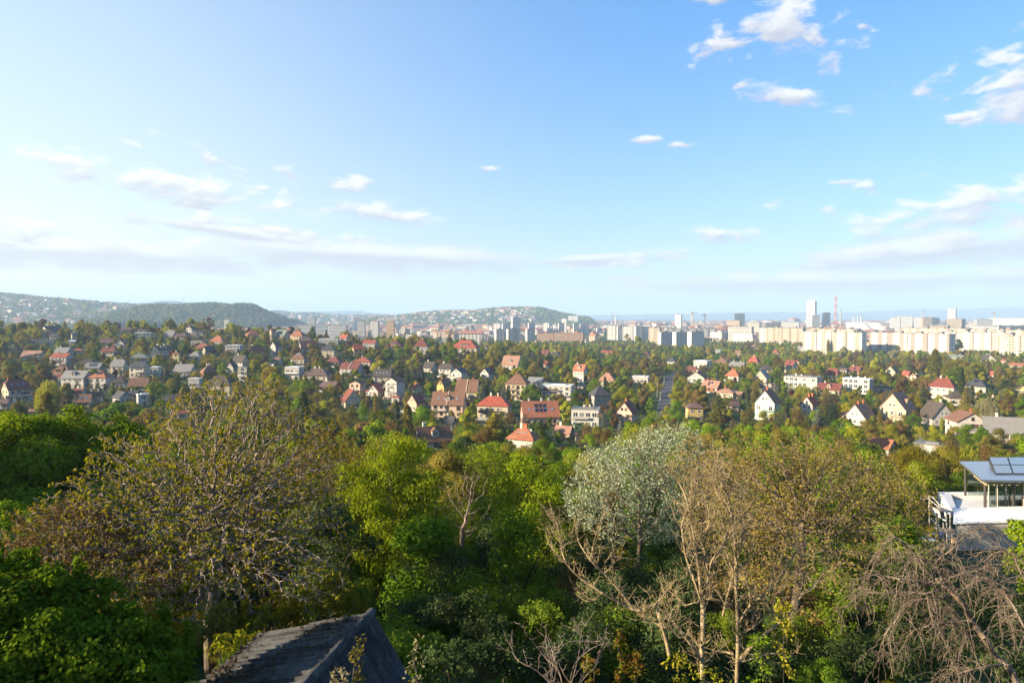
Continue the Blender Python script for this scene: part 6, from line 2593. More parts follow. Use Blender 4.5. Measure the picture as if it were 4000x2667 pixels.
# the wide walnut with hanging catkins
YW = 23
fg_tree('walnut_tree', 'wide walnut tree with twisted pale branches and yellow catkin leaves', 'tree',
        [L(830, 1720, YW, 230, 250), L(560, 1900, YW - 1, 270, 200), L(1100, 1800, YW + 1, 260, 220), L(840, 1960, YW, 420, 260), L(430, 2080, YW - 1.5, 260, 170), L(1130, 2070, YW, 260, 220),
         L(820, 2220, YW - 2, 420, 180), L(300, 2170, YW - 2, 200, 130), L(1250, 1900, YW + 1, 150, 200), L(930, 1540, YW + 1, 170, 80), L(690, 1640, YW + 1, 120, 110), L(470, 1790, YW, 150, 130), L(150, 2060, YW - 2, 150, 120), L(330, 1960, YW - 1, 160, 120), L(1060, 1520, YW, 60, 60), L(1020, 2440, YW - 8, 150, 60), L(780, 2480, YW - 8, 150, 70), L(1230, 2370, YW - 8, 110, 50), L(1150, 2280, YW - 2, 220, 110), L(1010, 1600, YW + 1.5, 140, 130), L(1200, 1680, YW + 1, 90, 130), L(640, 2350, YW - 2, 200, 100)],
        [(815, 2420, YW), (850, 2250, YW), (858, 2100, YW), (850, 1990, YW)], 13000, 0.13, 1.2, 0.185, 31, BARK_GREY, 'walnut', 0.0085, 0.17,
        [lv(0.013, 1, 0.10, 0.42, 1, spread=0.07, hang=0.9, whorl=9, tipsonly=True), lv(0.011, 1, 0.075, 0.4, 2, spread=0.07, hang=1.0, whorl=6, keep=0.34)], wig=0.4, maxn=24000)
# lower rust-tinged neighbour of the walnut
fg_tree('walnut_tree', 'rust-tinged young walnut low at the left below the wide one', 'tree',
        [L(230, 2080, 21, 220, 130), L(420, 2200, 21, 230, 120), L(120, 2180, 20, 160, 100), L(560, 2280, 20, 180, 110)],
        [(420, 2480, 21), (400, 2330, 21)], 3000, 0.12, 1.1, 0.19, 33, BARK_GREY, 'bud', 0.007, 0.09,
        [lv(0.013, 2, 0.085, 0.5, 3, spread=0.06, hang=0.3, whorl=4)], wig=0.3, maxn=5000)
# yellow-green leafy trees of the middle
for q, (lab, lobes, tr, mat, sd, per) in enumerate((
        ('yellow-green leafy tree right of the walnut, taller of two', [L(1520, 1790, 38, 170, 110), L(1560, 1930, 38, 230, 150), L(1480, 2060, 37, 230, 160), L(1660, 2080, 38, 180, 170), L(1420, 1900, 38, 150, 140), L(1560, 2240, 37, 260, 130)], [(1540, 2500, 38), (1550, 2250, 38), (1560, 2100, 38)], 'lime', 41, 9),
        ('olive-leaved thin tree between walnut and yellow-green tree', [L(1290, 1760, 36, 130, 130), L(1300, 1930, 36, 170, 170), L(1250, 2110, 35, 190, 160), L(1330, 2260, 35, 190, 120)], [(1290, 2480, 36), (1290, 2250, 36), (1295, 2080, 36)], 'gold', 43, 4),
        ('green leafy tree before the bare grey stems', [L(2040, 1840, 41, 130, 90), L(2100, 1960, 41, 150, 130), L(1960, 1930, 41, 130, 130), L(2060, 2110, 40, 190, 160), L(2150, 2250, 40, 170, 130), L(1900, 1790, 42, 100, 80)], [(2030, 2480, 41), (2035, 2250, 41), (2040, 2080, 41)], 'robinia', 45, 8),
        ('green leafy tree filling the dark hollow', [L(1780, 2080, 43, 170, 130), L(1840, 2220, 42, 210, 130), L(1700, 2260, 41, 170, 140)], [(1790, 2480, 43), (1790, 2300, 43)], 'green', 47, 7))):
    fg_tree('ash_tree', lab, 'tree', lobes, tr, 3600, 0.16, 1.4, 0.23, sd, BARK_TWIG, mat, 0.007, 0.10,
            [lv(0.018, per, 0.14, 0.46, sd, spread=0.12, hang=0.75)], wig=0.25, maxn=9000)
# bare grey stems in the middle
fg_tree('bare_tree', 'bare grey forked tree among the leafy ones in the middle', 'tree',
        [L(1810, 1920, 36, 110, 100), L(1740, 1990, 36, 90, 80), L(1880, 2010, 36, 100, 100), L(1850, 1860, 36, 80, 60)],
        [(1806, 2450, 36), (1803, 2200, 36), (1805, 2060, 36)], 480, 0.16, 1.2, 0.28, 51, BARK_GREY, None, 0.009, 0.13, wig=0.22)
# silver olive
fg_tree('silver_olive_tree', 'silvery blue-green olive-like tree with upright sprays', 'tree',
        [L(2420, 1830, 31, 200, 120), L(2600, 1750, 32, 170, 90), L(2660, 1860, 32, 150, 120), L(2340, 1960, 31, 160, 120), L(2520, 1940, 31, 200, 110), L(2580, 2060, 30, 120, 80), L(2760, 1790, 32, 90, 80), L(2420, 2060, 31, 110, 70), L(2640, 1700, 32, 110, 60), L(2270, 1900, 31, 80, 80)],
        [(2500, 2450, 31), (2490, 2250, 31), (2500, 2100, 31)], 4200, 0.15, 1.3, 0.22, 61, BARK_TWIG, 'silver', 0.008, 0.11,
        [lv(0.018, 7, 0.10, 0.5, 61, spread=0.10, hang=-0.2)], wig=0.25, trop=(0, 0, 0.2), maxn=10000)
# pink budding tree
fg_tree('budding_maple', 'large brown tree in pinkish bud behind the pale bare trunks', 'tree',
        [L(2900, 1820, 24, 220, 130), L(3150, 1790, 25, 220, 110), L(3330, 1900, 25, 190, 130), L(3050, 1950, 24, 320, 170), L(3300, 2060, 24, 230, 130), L(2820, 2010, 24, 200, 170), L(3120, 2150, 23, 280, 150), L(2720, 1800, 25, 120, 110), L(3420, 2000, 25, 110, 100)],
        [(3080, 2560, 24), (3110, 2350, 24), (3130, 2180, 24), (3130, 2060, 24)], 8000, 0.13, 1.3, 0.19, 71, BARK_TWIG, 'pinkbud', 0.0065, 0.15,
        [lv(0.012, 2, 0.085, 0.5, 71, spread=0.06, hang=0.1, whorl=2)], wig=0.32, maxn=18000)
fg_tree('budding_maple', 'olive-green budding tree at the right before the white building', 'tree',
        [L(3440, 1880, 36, 170, 120), L(3540, 1960, 36, 130, 120), L(3380, 2030, 35, 190, 140), L(3500, 2120, 35, 170, 110)],
        [(3440, 2350, 36), (3440, 2150, 36)], 3200, 0.16, 1.4, 0.23, 73, BARK_TWIG, 'olive', 0.009, 0.12,
        [lv(0.016, 3, 0.12, 0.5, 73, spread=0.1, hang=0.1)], wig=0.3, maxn=9000)


# ---- pale pollarded trees drawn limb by limb
def K(cx, cy):
    return (2000 + cx * 0.6806, 1600 + cy * 0.6806)


def limb_tree(name, label, limbs, seed, bark, twig_n, twig_len, tip=0.0045, hang=False, leaf=None, leafargs=None, base=None, curl=0.3):
    """limbs: list of (depth Y, start radius, end radius, [pixels]); thin twigs sprout along them"""
    rr = random.Random(seed)
    P, par, rad = [], [], []

    def chain(pts, r0, r1, sub=4):
        # smooth polyline into nodes
        q = [Vector(p) for p in pts]
        out = []
        for k in range(len(q) - 1):
            p0, p1, p2, p3 = q[max(k - 1, 0)], q[k], q[k + 1], q[min(k + 2, len(q) - 1)]
            for s in range(sub):
                t = s / sub
                out.append(0.5 * ((2 * p1) + (p2 - p0) * t + (2 * p0 - 5 * p1 + 4 * p2 - p3) * t * t + (3 * p1 - p0 - 3 * p2 + p3) * t ** 3))
        out.append(q[-1])
        st = len(P)
        for k, p in enumerate(out):
            P.append(p)
            par.append(-1 if k == 0 else len(P) - 2)
            rad.append(r0 + (r1 - r0) * k / (len(out) - 1))
        return st, len(P)
    main = []
    for Y, r0, r1, pix in limbs:
        pts = []
        for k, (a, b) in enumerate(pix):
            pts.append(at(a, b, Y + rr.uniform(-0.25, 0.25) * (k > 0)))
        main.append(chain(pts, r0 * 0.55, r1 * 0.7))
    ends = []
    for (s, e) in list(main):
        for k in range(s + 2, e):
            if rad[k] > 0.085:
                continue
            dens = twig_n * (1.0 if rad[k] < 0.05 else 0.4)
            c = int(dens) + (rr.random() < dens % 1)
            d0 = (P[k] - P[k - 1]).normalized()
            for _ in range(c):
                ln = twig_len * rr.uniform(0.5, 1.4)
                d = (d0 * 0.6 + Vector((rr.gauss(0, 1), rr.gauss(0, 1), rr.gauss(0, .6))).normalized() * 0.9 + Vector((0, 0, 0.45))).normalized()
                p = P[k].copy()
                pts = [p.copy()]
                for q in range(6):
                    d = (d + Vector((rr.gauss(0, curl), rr.gauss(0, curl), rr.gauss(0, curl))) * 0.6 + Vector((0, 0, -0.34 if hang else 0.12))).normalized()
                    p = p + d * ln / 6
                    pts.append(p.copy())
                r0 = min(rad[k] * 0.45, 0.010)
                s2, e2 = chain(pts, r0, tip, 1)
                ends.append((s2, e2))
    if twig_n:
        for (s, e) in list(ends):
            for k in range(s + 1, e):
                if rr.random() < 0.62:
                    d = Vector((rr.gauss(0, 1), rr.gauss(0, 1), rr.gauss(0, .7) + (-.6 if hang else .4))).normalized()
                    p = P[k]
                    ln = twig_len * rr.uniform(0.15, 0.45)
                    m = p + d * ln * .5 + Vector((rr.gauss(0, .03), rr.gauss(0, .03), 0))
                    d2 = (d + Vector((0, 0, -0.5 if hang else 0.35))).normalized()
                    chain([p, m, m + d2 * ln * .5], min(rad[k], 0.008), tip * .75, 1)
    P_ = np.array([tuple(p) for p in P])
    par_ = np.array(par)
    r_ = np.array(rad)
    b0 = Vector(P[0]) if base is None else Vector(base)
    root = empty(name, b0)
    tag(root, label, 'tree')
    off = np.array(b0)
    mesh_obj('trunk', limb_mesh('trunk', P_ - off, par_, r_, [bark], 0.012), root)
    if leaf:
        v, f = twig_leaves(P_ - off, par_, r_, **leafargs)
        mesh_obj('crown', np_mesh('crown', v, f, [LEAF[leaf]]), root)
    return root, P_, par_, r_


def KL(s):
    return [K(*map(float, t.split(','))) for t in s.split()]


Y1 = 16.0
limb_tree('pollarded_tree', 'pale pollarded tree with candelabra stems, front trunk in the middle', [
    (Y1, .105, .085, KL('1105,1720 1095,1568 1090,1400 1095,1240 1095,1090')),
    (Y1, .07, .022, KL('1095,1095 1080,1010 1070,900 1055,790 1030,650 1010,540 960,420 890,340')),
    (Y1, .055, .014, KL('1085,1090 1040,960 1000,850 980,720 975,650 1010,560 1020,480 1050,430')),
    (Y1, .065, .015, KL('1100,1090 1120,1000 1135,930 1150,860 1220,770 1260,700 1290,640')),
    (Y1, .05, .014, KL('1128,960 1105,820 1100,760 1110,700 1145,640 1170,560')),
    (Y1, .042, .012, KL('1068,880 1052,780 1080,720 1130,660 1125,560 1100,480')),
    (Y1, .035, .010, KL('1060,800 1020,700 1040,600 1070,520 1060,440')),
    (Y1, .075, .02, KL('1095,1450 1050,1380 980,1285 900,1170 870,1100')),
    (Y1, .035, .012, KL('970,1290 880,1250 800,1215 740,1195 780,1185')),
    (Y1, .04, .012, KL('1090,1100 1040,1110 980,1120 955,1085')),
    (Y1, .03, .01, KL('1110,1085 1150,1090 1210,1120'))], 81, BARK_PALE, 1.5, 0.6, leaf='pinkbud', leafargs=lv(0.010, 1, 0.06, 0.5, 81, spread=0.03, keep=0.10))
Y2 = 16.8
limb_tree('pollarded_tree', 'pale pollarded tree with straight rear trunk and spreading arms', [
    (Y2, .10, .03, KL('1290,1720 1290,1568 1295,1400 1295,1200 1285,1000 1285,900 1280,760 1262,620 1240,500 1210,440 1190,380')),
    (Y2, .04, .012, KL('1285,900 1320,760 1345,680 1380,600')),
    (Y2, .04, .012, KL('1262,620 1200,520 1165,450 1150,340')),
    (Y2, .035, .01, KL('1250,580 1300,520 1340,480 1350,400')),
    (Y2, .05, .014, KL('1285,960 1220,780 1240,700 1310,740 1350,640')),
    (Y2, .075, .016, KL('1295,1450 1400,1330 1560,1200 1660,1070 1760,980 1820,870 1840,800')),
    (Y2, .06, .014, KL('1300,1230 1360,1130 1440,1060 1560,920 1640,800 1640,730')),
    (Y2, .035, .01, KL('1440,1060 1520,1000 1560,930 1570,850')),
    (Y2, .06, .016, KL('1270,1400 1180,1385 1120,1440 1100,1450')),
    (Y2, .055, .014, KL('1290,1440 1340,1440 1480,1400 1640,1410')),
    (Y2, .05, .012, KL('1210,1180 1240,1050 1270,950 1290,880 1330,700')),
    (Y2, .045, .012, KL('1300,1290 1380,1250 1480,1170 1500,1160')),
    (Y2, .04, .012, KL('1380,1220 1390,1130 1370,1050 1340,960 1375,770')),
    (Y2, .03, .01, KL('1660,1070 1640,960 1660,880 1650,820'))], 83, BARK_PALE, 1.5, 0.65, leaf='pinkbud', leafargs=lv(0.010, 1, 0.06, 0.5, 83, spread=0.03, keep=0.10))
Y3 = 17.5
limb_tree('pollarded_tree', 'low leaning pale tree whose long arm bends out over the dark hollow', [
    (Y3, .095, .08, KL('900,1400 880,1300 850,1200 830,1130 770,1135')),
    (Y3, .075, .016, KL('790,1130 720,1150 640,1120 520,1050 400,970 320,890 280,790 270,690 240,620')),
    (Y3, .07, .014, KL('700,1145 620,1040 530,940 450,860 380,750 365,650')),
    (Y3, .03, .010, KL('320,890 230,790 215,700')),
    (Y3, .03, .010, KL('280,800 340,740 350,680')),
    (Y3, .03, .01, KL('530,940 590,870 580,790')),
    (Y3, .03, .01, KL('450,860 470,760 500,660 540,600')),
    (Y3, .025, .008, KL('520,1050 440,1100 370,1060')),
    (Y3, .03, .01, KL('800,1140 870,1060 940,980'))], 85, BARK_PALE, 1.3, 0.55, leaf='pinkbud', leafargs=lv(0.010, 1, 0.06, 0.5, 85, spread=0.03, keep=0.12))
# bare bush at the bottom
limb_tree('bare_shrub', 'bare grey shrub of long bent shoots at the bottom edge', [
    (12, .02, .006, KL('300,1640 270,1500 190,1420 100,1300')), (12, .02, .006, KL('310,1640 250,1440 200,1300 190,1240')), (12.2, .018, .005, KL('330,1640 350,1480 440,1380 540,1340 570,1400')),
    (12.2, .016, .005, KL('320,1640 380,1420 400,1270 470,1160')), (11.8, .018, .006, KL('280,1640 150,1500 40,1440 0,1380')), (11.8, .016, .005, KL('300,1640 230,1520 260,1400 330,1330 450,1330')),
    (12, .014, .005, KL('340,1640 420,1530 480,1470 500,1400')), (12, .012, .005, KL('250,1640 220,1500 240,1380'))], 87, BARK_GREY, 0.5, 0.35, 0.004)

# ---- weeping bare tree lower right
Y4 = 13.5


def KR(s):
    return [(3300 + float(a) * 0.6167, 1700 + float(b) * 0.6167) for a, b in (t.split(',') for t in s.split())]


limb_tree('weeping_bare_tree', 'leaning bare tree with drooping twigs in the lower right corner', [
    (Y4, .13, .06, KR('1130,1700 1060,1500 960,1400 880,1280 820,1200 740,1060 660,980 580,910')),
    (Y4, .05, .012, KR('600,930 480,930 350,910 250,890 140,885 60,930')),
    (Y4, .05, .012, KR('560,900 480,820 400,720 320,650 270,680 200,780')),
    (Y4, .045, .012, KR('640,960 520,1000 400,990 250,1000 120,1000 20,1080')),
    (Y4, .045, .012, KR('700,1020 560,1030 440,1050 330,1160 250,1280 240,1400')),
    (Y4, .045, .010, KR('600,920 700,890 800,885 900,920 960,1000 1010,1080')),
    (Y4, .04, .010, KR('560,900 580,800 680,720 760,640 860,590 930,620')),
    (Y4, .04, .010, KR('720,1040 640,1100 560,1100 590,1200 640,1330')),
    (Y4, .04, .010, KR('800,1170 700,1180 560,1200 430,1240 380,1340')),
    (Y4, .04, .010, KR('840,1230 760,1240 860,1300 960,1120 1010,1200')),
    (Y4, .05, .012, KR('1000,1450 860,1470 740,1500 640,1530')),
    (Y4, .035, .010, KR('860,1260 760,1290 720,1420 730,1500')),
    (Y4 - 1.2, .045, .008, KR('1240,1400 1130,1200 1050,1050 960,960 860,860 760,840')),
    (Y4 - 1.2, .04, .008, KR('1240,1100 1130,900 1060,760 960,740 880,800')),
    (Y4, .03, .008, KR('640,960 560,820 460,780 380,840 360,960'))], 89, BARK_TWIG, 2.2, 0.62, 0.003, hang=True)

# ------------------------------------------------------------------ leafy masses near the camera
def leafy(name, label, cat, lobes, n, size, aspect, mat, seed, shell=0.4, bark=BARK_DARK, stems=7, up=0.35, outw=0.8, group=None, whorl=1, hang=0.0):
    r = np.random.RandomState(seed)
    sub = []
    for (cx, cy, cz, rx, rz_) in lobes:
        sub.append((cx, cy, cz, rx * .8, rz_ * .8))
        for _ in range(9):
            q = rand_dirs(1, r)[0]
            k = r.uniform(.18, .42)
            sub.append((cx + q[0] * rx * .85, cy + q[1] * rx * .85, cz + q[2] * rz_ * .85, rx * k, rz_ * k * r.uniform(.6, 1.1)))
    p, d = lobe_cloud(int(n * 1.25), sub, shell, r)
    ext = np.array(lobes)[:, 3].mean()
    cv = p[r.choice(len(p), 26)]
    rv_ = r.uniform(.12, .36, 26) * ext
    ok_ = np.ones(len(p), bool)
    for k in range(26):
        ok_ &= ((p - cv[k]) ** 2).sum(1) > rv_[k] ** 2
    p, d = p[ok_], d[ok_]
    # leaves sit in small sprays
    p = np.repeat(p, whorl, axis=0)
    d = np.repeat(d, whorl, axis=0)
    m = len(p)
    p = p + r.normal(size=p.shape) * size * (0.5 if whorl > 1 else 0)
    c = np.array(lobes, float)
    gx, gy = float(c[:, 0].mean()), float(c[:, 1].mean())
    base = Vector((gx, gy, tz(gx, gy)))
    off = np.array(base)
    keep = p[:, 2] > terrain(p[:, 0], p[:, 1]) + 0.05
    p, d = p[keep], d[keep]
    m = len(p)
    nr = d * outw + rand_dirs(m, r) * 0.7 + np.array([0, 0, up])
    ax = np.cross(nr, rand_dirs(m, r)) + np.array([0, 0, -hang])
    s = size * r.uniform(.65, 1.3, m)
    v, f = kites(p - off, ax, nr, s, s * aspect)
    root = empty(name, base)
    tag(root, label, cat, group)
    mesh_obj('crown' if cat == 'tree' else 'foliage', np_mesh('crown', v, f, [LEAF[mat]]), root)
    # trunk and limbs towards the lobes
    A = envelope(90 * stems // 4, lobes, seed, 0.8)
    low = c[:, 2].min()
    top = Vector((gx, gy, max(base.z + 0.8, low)))
    nn = 6
    P, par = grow([tuple(base.lerp(top, k / nn)) for k in range(nn + 1)], A, 0.28, 2.5, 0.5, 120, seed, 0.25)
    rd = radii(P, par, 0.012, rmax=0.13 if cat == 'tree' else 0.05)
    mesh_obj('trunk' if cat == 'tree' else 'stem', limb_mesh('trunk', P - off, par, rd, [bark]), root)
    return root


# maple wall on the left
leafy('maple_tree', 'dense sunlit green maple at the left edge', 'tree', [L(60, 1700, 40, 110, 90), L(40, 1850, 39, 130, 120), L(150, 1800, 39, 130, 120), L(-60, 1780, 40, 130, 150), L(90, 1960, 38, 150, 110), L(170, 1660, 41, 80, 60), L(-20, 1650, 41, 80, 50)], 10000, 0.16, 0.72, 'fresh', 201, 0.3, whorl=3)
leafy('maple_tree', 'dense green maple with broad crown behind the walnut left side', 'tree', [L(290, 1660, 43, 90, 70), L(380, 1720, 43, 110, 80), L(270, 1800, 42, 140, 110), L(430, 1820, 42, 110, 110), L(350, 1930, 41, 150, 100), L(470, 1680, 44, 80, 60), L(200, 1900, 41, 110, 100)], 10000, 0.16, 0.72, 'fresh', 203, 0.3, whorl=3)
leafy('maple_tree', 'shaded lower maple under the left edge, above the hazel leaves', 'tree', [L(40, 2050, 30, 140, 80), L(120, 2130, 29, 120, 70), L(-40, 2150, 28, 120, 90)], 7000, 0.14, 0.75, 'fresh', 205, 0.4, whorl=2)
# tall yellow-green robinias between walnut and silver olive
leafy('robinia_tree', 'tall bright yellow-green robinia right of the walnut', 'tree', [L(1490, 1790, 33, 100, 80), L(1590, 1750, 34, 90, 60), L(1520, 1900, 33, 130, 100), L(1650, 1930, 33, 110, 110), L(1430, 1990, 32, 110, 120), L(1560, 2060, 32, 150, 110), L(1690, 2090, 33, 100, 120), L(1480, 2190, 31, 140, 110), L(1640, 2220, 31, 130, 100), L(1380, 1860, 33, 80, 90)], 11000, 0.15, 0.42, 'robinia', 241, 0.45, bark=BARK_TWIG, stems=14, hang=.8, whorl=2)
leafy('robinia_tree', 'green robinia left of the bare pale arm', 'tree', [L(2030, 1830, 35, 90, 60), L(2110, 1920, 35, 100, 90), L(1970, 1940, 35, 90, 90), L(2060, 2040, 34, 130, 100), L(2160, 2110, 34, 90, 90), L(1940, 2090, 34, 90, 90), L(2080, 2190, 33, 150, 90)], 8000, 0.15, 0.42, 'robinia', 243, 0.45, bark=BARK_TWIG, stems=12, hang=.8, whorl=2)
# big hazel in the corner
leafy('hazel_bush', 'large hazel filling the lower corner with round glossy leaves', 'shrub', [L(80, 2330, 10.5, 170, 130), L(260, 2360, 10.8, 170, 110), L(140, 2500, 10, 230, 140), L(420, 2440, 10.8, 150, 110), L(340, 2560, 10, 230, 130), L(560, 2500, 10.8, 110, 90), L(560, 2620, 10.2, 160, 110),
      L(700, 2600, 11, 70, 90), L(0, 2620, 9.6, 200, 130), L(30, 2230, 10.8, 110, 80), L(-60, 2420, 10, 150, 160), L(300, 2280, 11, 60, 60), L(310, 2200, 11, 22, 60), L(130, 2200, 11, 30, 60), L(470, 2310, 11, 26, 70), L(640, 2390, 11.2, 26, 70), L(230, 2230, 11.2, 20, 50), L(400, 2280, 11.2, 18, 60), L(730, 2480, 11.4, 24, 60)], 26000, 0.072, 0.9, 'hazel', 211, 0.45, whorl=1, stems=10)
# young walnut shoots under the wide walnut
for k, (a, b, Y, rx, ry, lab) in enumerate(((600, 2400, 19, 190, 110, 'golden young walnut shoots behind the hazel leaves'), (860, 2410, 19, 170, 100, 'olive walnut shoots at the foot of the wide walnut'), (1070, 2360, 20, 180, 90, 'olive walnut shoots hanging over the shed roof'), (1290, 2310, 22, 170, 110, 'golden shoots behind the tip of the shed roof'),
                                             (930, 2490, 13.2, 170, 50, 'walnut leaves lying low across the shed roof'), (1250, 2290, 24, 190, 120, 'rust and gold shoots beside the walnut trunk'))):
    lobes = [L(a + q * rx * .4, b + (q % 2) * ry * .4, Y + q * .5, rx * .5, ry * .6) for q in (-1, 0, 1)]
    leafy('walnut_shoots', lab, 'shrub', lobes, 2600 if k != 4 else 700, 0.12 if k != 4 else .1, 0.42, ('walnut', 'olive', 'walnut', 'gold', 'walnut', 'walnut')[k], 230 + k, 0.6, bark=BARK_GREY, stems=9, hang=.9)
# green branch at the right edge
leafy('maple_tree', 'fresh green branch tips entering at the right edge', 'tree', [L(3990, 2080, 20, 60, 55), L(4040, 2150, 20, 80, 70), L(3975, 2190, 20, 60, 50), L(4060, 2260, 20, 90, 80)], 5000, 0.12, 0.6, 'fresh', 213, 0.45)
# undergrowth of the dark hollow
und = [(1500, 2450, 22, 150, 90), (1650, 2380, 24, 170, 100), (1820, 2420, 22, 180, 110), (1980, 2370, 24, 160, 100), (2130, 2420, 22, 160, 100), (2300, 2360, 24, 170, 110), (2430, 2250, 27, 170, 120), (1600, 2560, 17, 170, 90), (1800, 2600, 16, 190, 90), (2000, 2560, 17, 180, 90),
       (2200, 2540, 18, 170, 90), (2380, 2480, 20, 170, 100), (2560, 2560, 19, 200, 90), (2650, 2420, 21, 170, 100), (3000, 2560, 20, 200, 100), (3180, 2450, 22, 170, 110), (3350, 2560, 20, 200, 110), (3500, 2420, 24, 190, 100), (3650, 2560, 19, 200, 110), (3850, 2480, 20, 190, 100),
       (3800, 2330, 26, 170, 80), (3350, 2330, 27, 170, 90), (2850, 2330, 27, 200, 110), (3980, 2600, 16, 170, 110), (3960, 2380, 24, 120, 90), (1400, 2330, 25, 130, 90), (1700, 2200, 28, 170, 90), (2250, 2200, 29, 150, 100), (3600, 2250, 31, 190, 90), (2760, 2180, 30, 190, 110)]
where = ['beside the tilted shed roof', 'at the far corner of the shed', 'low in the dark hollow', 'under the bare grey forked tree', 'below the green leafy tree', 'under the long bent pale arm', 'beneath the silver olive', 'close to the steep shed slope', 'at the bottom edge past the shed', 'behind the bare grey shrub', 'around the bare grey shrub', 'below the bent pale arm tip', 'at the foot of the front pale trunk', 'behind the front pale trunk', 'at the foot of the rear pale trunk', 'right of the rear pale trunk', 'under the spreading right arm', 'left of the weeping twigs', 'beneath the weeping twigs', 'behind the weeping trunk',
         'below the white building wall', 'under the pinkish budding tree', 'behind both pale trunks', 'in the lower right corner', 'at the right edge below the wall', 'under the olive-leaved thin tree', 'under the yellow-green leafy tree', 'beneath the silver sprays', 'at the foot of the scaffold', 'under the brown budding crown']
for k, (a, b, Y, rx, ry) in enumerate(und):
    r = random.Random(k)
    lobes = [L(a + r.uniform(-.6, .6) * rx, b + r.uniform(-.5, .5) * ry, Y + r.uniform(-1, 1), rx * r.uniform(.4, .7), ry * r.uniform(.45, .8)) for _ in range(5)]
    mat = r.choice(['green', 'dark', 'dark', 'dark', 'dark'])  # mostly dark leaves: the hollow's shade is put into their colour
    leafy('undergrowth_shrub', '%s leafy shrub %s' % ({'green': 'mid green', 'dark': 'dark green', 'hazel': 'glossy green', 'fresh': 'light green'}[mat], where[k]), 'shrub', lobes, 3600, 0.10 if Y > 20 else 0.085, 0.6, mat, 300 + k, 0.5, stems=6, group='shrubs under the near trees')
# bright sprigs sprouting low on the pale trunks
for k, (cx, cy, w, h, mat, lab) in enumerate(((960, 1425, 110, 60, 'lime', 'yellow-green ivy sprig left of the front pale trunk'), (1120, 1500, 130, 60, 'lime', 'yellow-green sprig low between the pale trunks'), (1560, 1110, 90, 60, 'lime', 'bright green sprig on the long right arm'), (1420, 1310, 110, 70, 'fresh', 'fresh leaves beside the rear pale trunk'),
                                              (440, 1440, 60, 80, 'redbud', 'reddish young shoot rising at the bottom middle'), (620, 1290, 45, 70, 'redbud', 'red-tipped young maple shoot before the pale trunks'), (700, 1420, 70, 90, 'redbud', 'second red-tipped shoot beside the taller one'))):
    px, py = K(cx, cy)
    lobes = [L(px + q * w * .25, py + (q % 2) * h * .3, 15.2, w * .35, h * .4) for q in (-1, 0, 1)] + [L(px + (q % 3 - 1) * w * .2, py + h * .5 + q * 45, 15.2, w * .3, 30) for q in range(1, 6)]
    leafy('leafy_sprig', lab, 'shrub', lobes, 420, 0.075, 0.55, mat, 400 + k, 0.7, stems=3, bark=BARK_DARK)
# thin weeds in front of the steep shed slope
for k, (px, py, w, h, lab) in enumerate(((1400, 2560, 30, 90, 'thin pale sapling in front of the steep shed slope'), (1620, 2570, 45, 110, 'pale green sapling just right of the shed'), (1330, 2640, 60, 40, 'small weed at the foot of the shed ridge'))):
    leafy('sapling', lab, 'shrub', [L(px, py, 9.2, w, h * .5), L(px + 8, py - h * .6, 9.2, w * .5, h * .5), L(px + 4, py + h, 9.2, w, h * .6), L(px - 6, py + h * 2, 9.2, w, h * .6)], 260, 0.06, 0.5, 'pale' if k else 'olive', 420 + k, 0.9, stems=2, bark=BARK_DARK)
# unseen trees added left of and behind the viewpoint to shade hollow and shed
pts = []
for k in range(30):
    q = -46 + (k // 2) * 6.4
    x, y = -52 - 0.294 * q - (k % 2) * 8, 1 + 0.905 * q * 0.9 - (k % 2) * 2.6
    if x / max(y, 1) > -0.95 and y > 0:
        continue
    z0 = tz(x, y) - .2
    h = max(5.0, 4.6 + (k * 7 % 5) * 0.5 - z0)
    pts.append(dict(x=x, y=y, z=z0, rot=k * 1.7, sc=(h * .8, h * .8, h), key=('r', k % 6), mesh=crown_mesh('round', k % 6), leaf='green'))
    pts.append(dict(x=x, y=y, z=z0, rot=k * 1.7, sc=(h * .8, h * .8, h), key=('rt', k % 6), mesh=PROTO['round'][k % 6][2]))
for k, (x, y, top) in enumerate(((-19, 13, -3.2), (-21, 9, -2.6), (-20, 5, -2.0), (-24, 12, -1.8), (-25, 6, -1.4), (-22, 1, -1.6), (-28, 9, -1.0), (-27, 2, -.8), (-17, 9.5, -3.4), (-18, 3, -2.6), (-15, 6, -3.0), (-16, -1, -2.2), (-31, 5, -.4), (-23, -4, -1))):
    z0 = tz(x, y) - .2
    h = top + 1.5 - z0
    pts.append(dict(x=x, y=y, z=z0, rot=k * 2.3, sc=(h * 1.1, h * 1.1, h), key=('k', k % 4), mesh=crown_mesh('thick', k % 4), leaf='green'))
    pts.append(dict(x=x, y=y, z=z0, rot=k * 2.3, sc=(h * 1.1, h * 1.1, h), key=('kt', k % 4), mesh=PROTO['thick'][k % 4][2]))
gn_instances('added_shade_trees', pts, 'unseen trees added beside and behind the viewpoint to shade the hollow', 'trees')

# ------------------------------------------------------------------ old shed with corrugated roof
SHEET = None


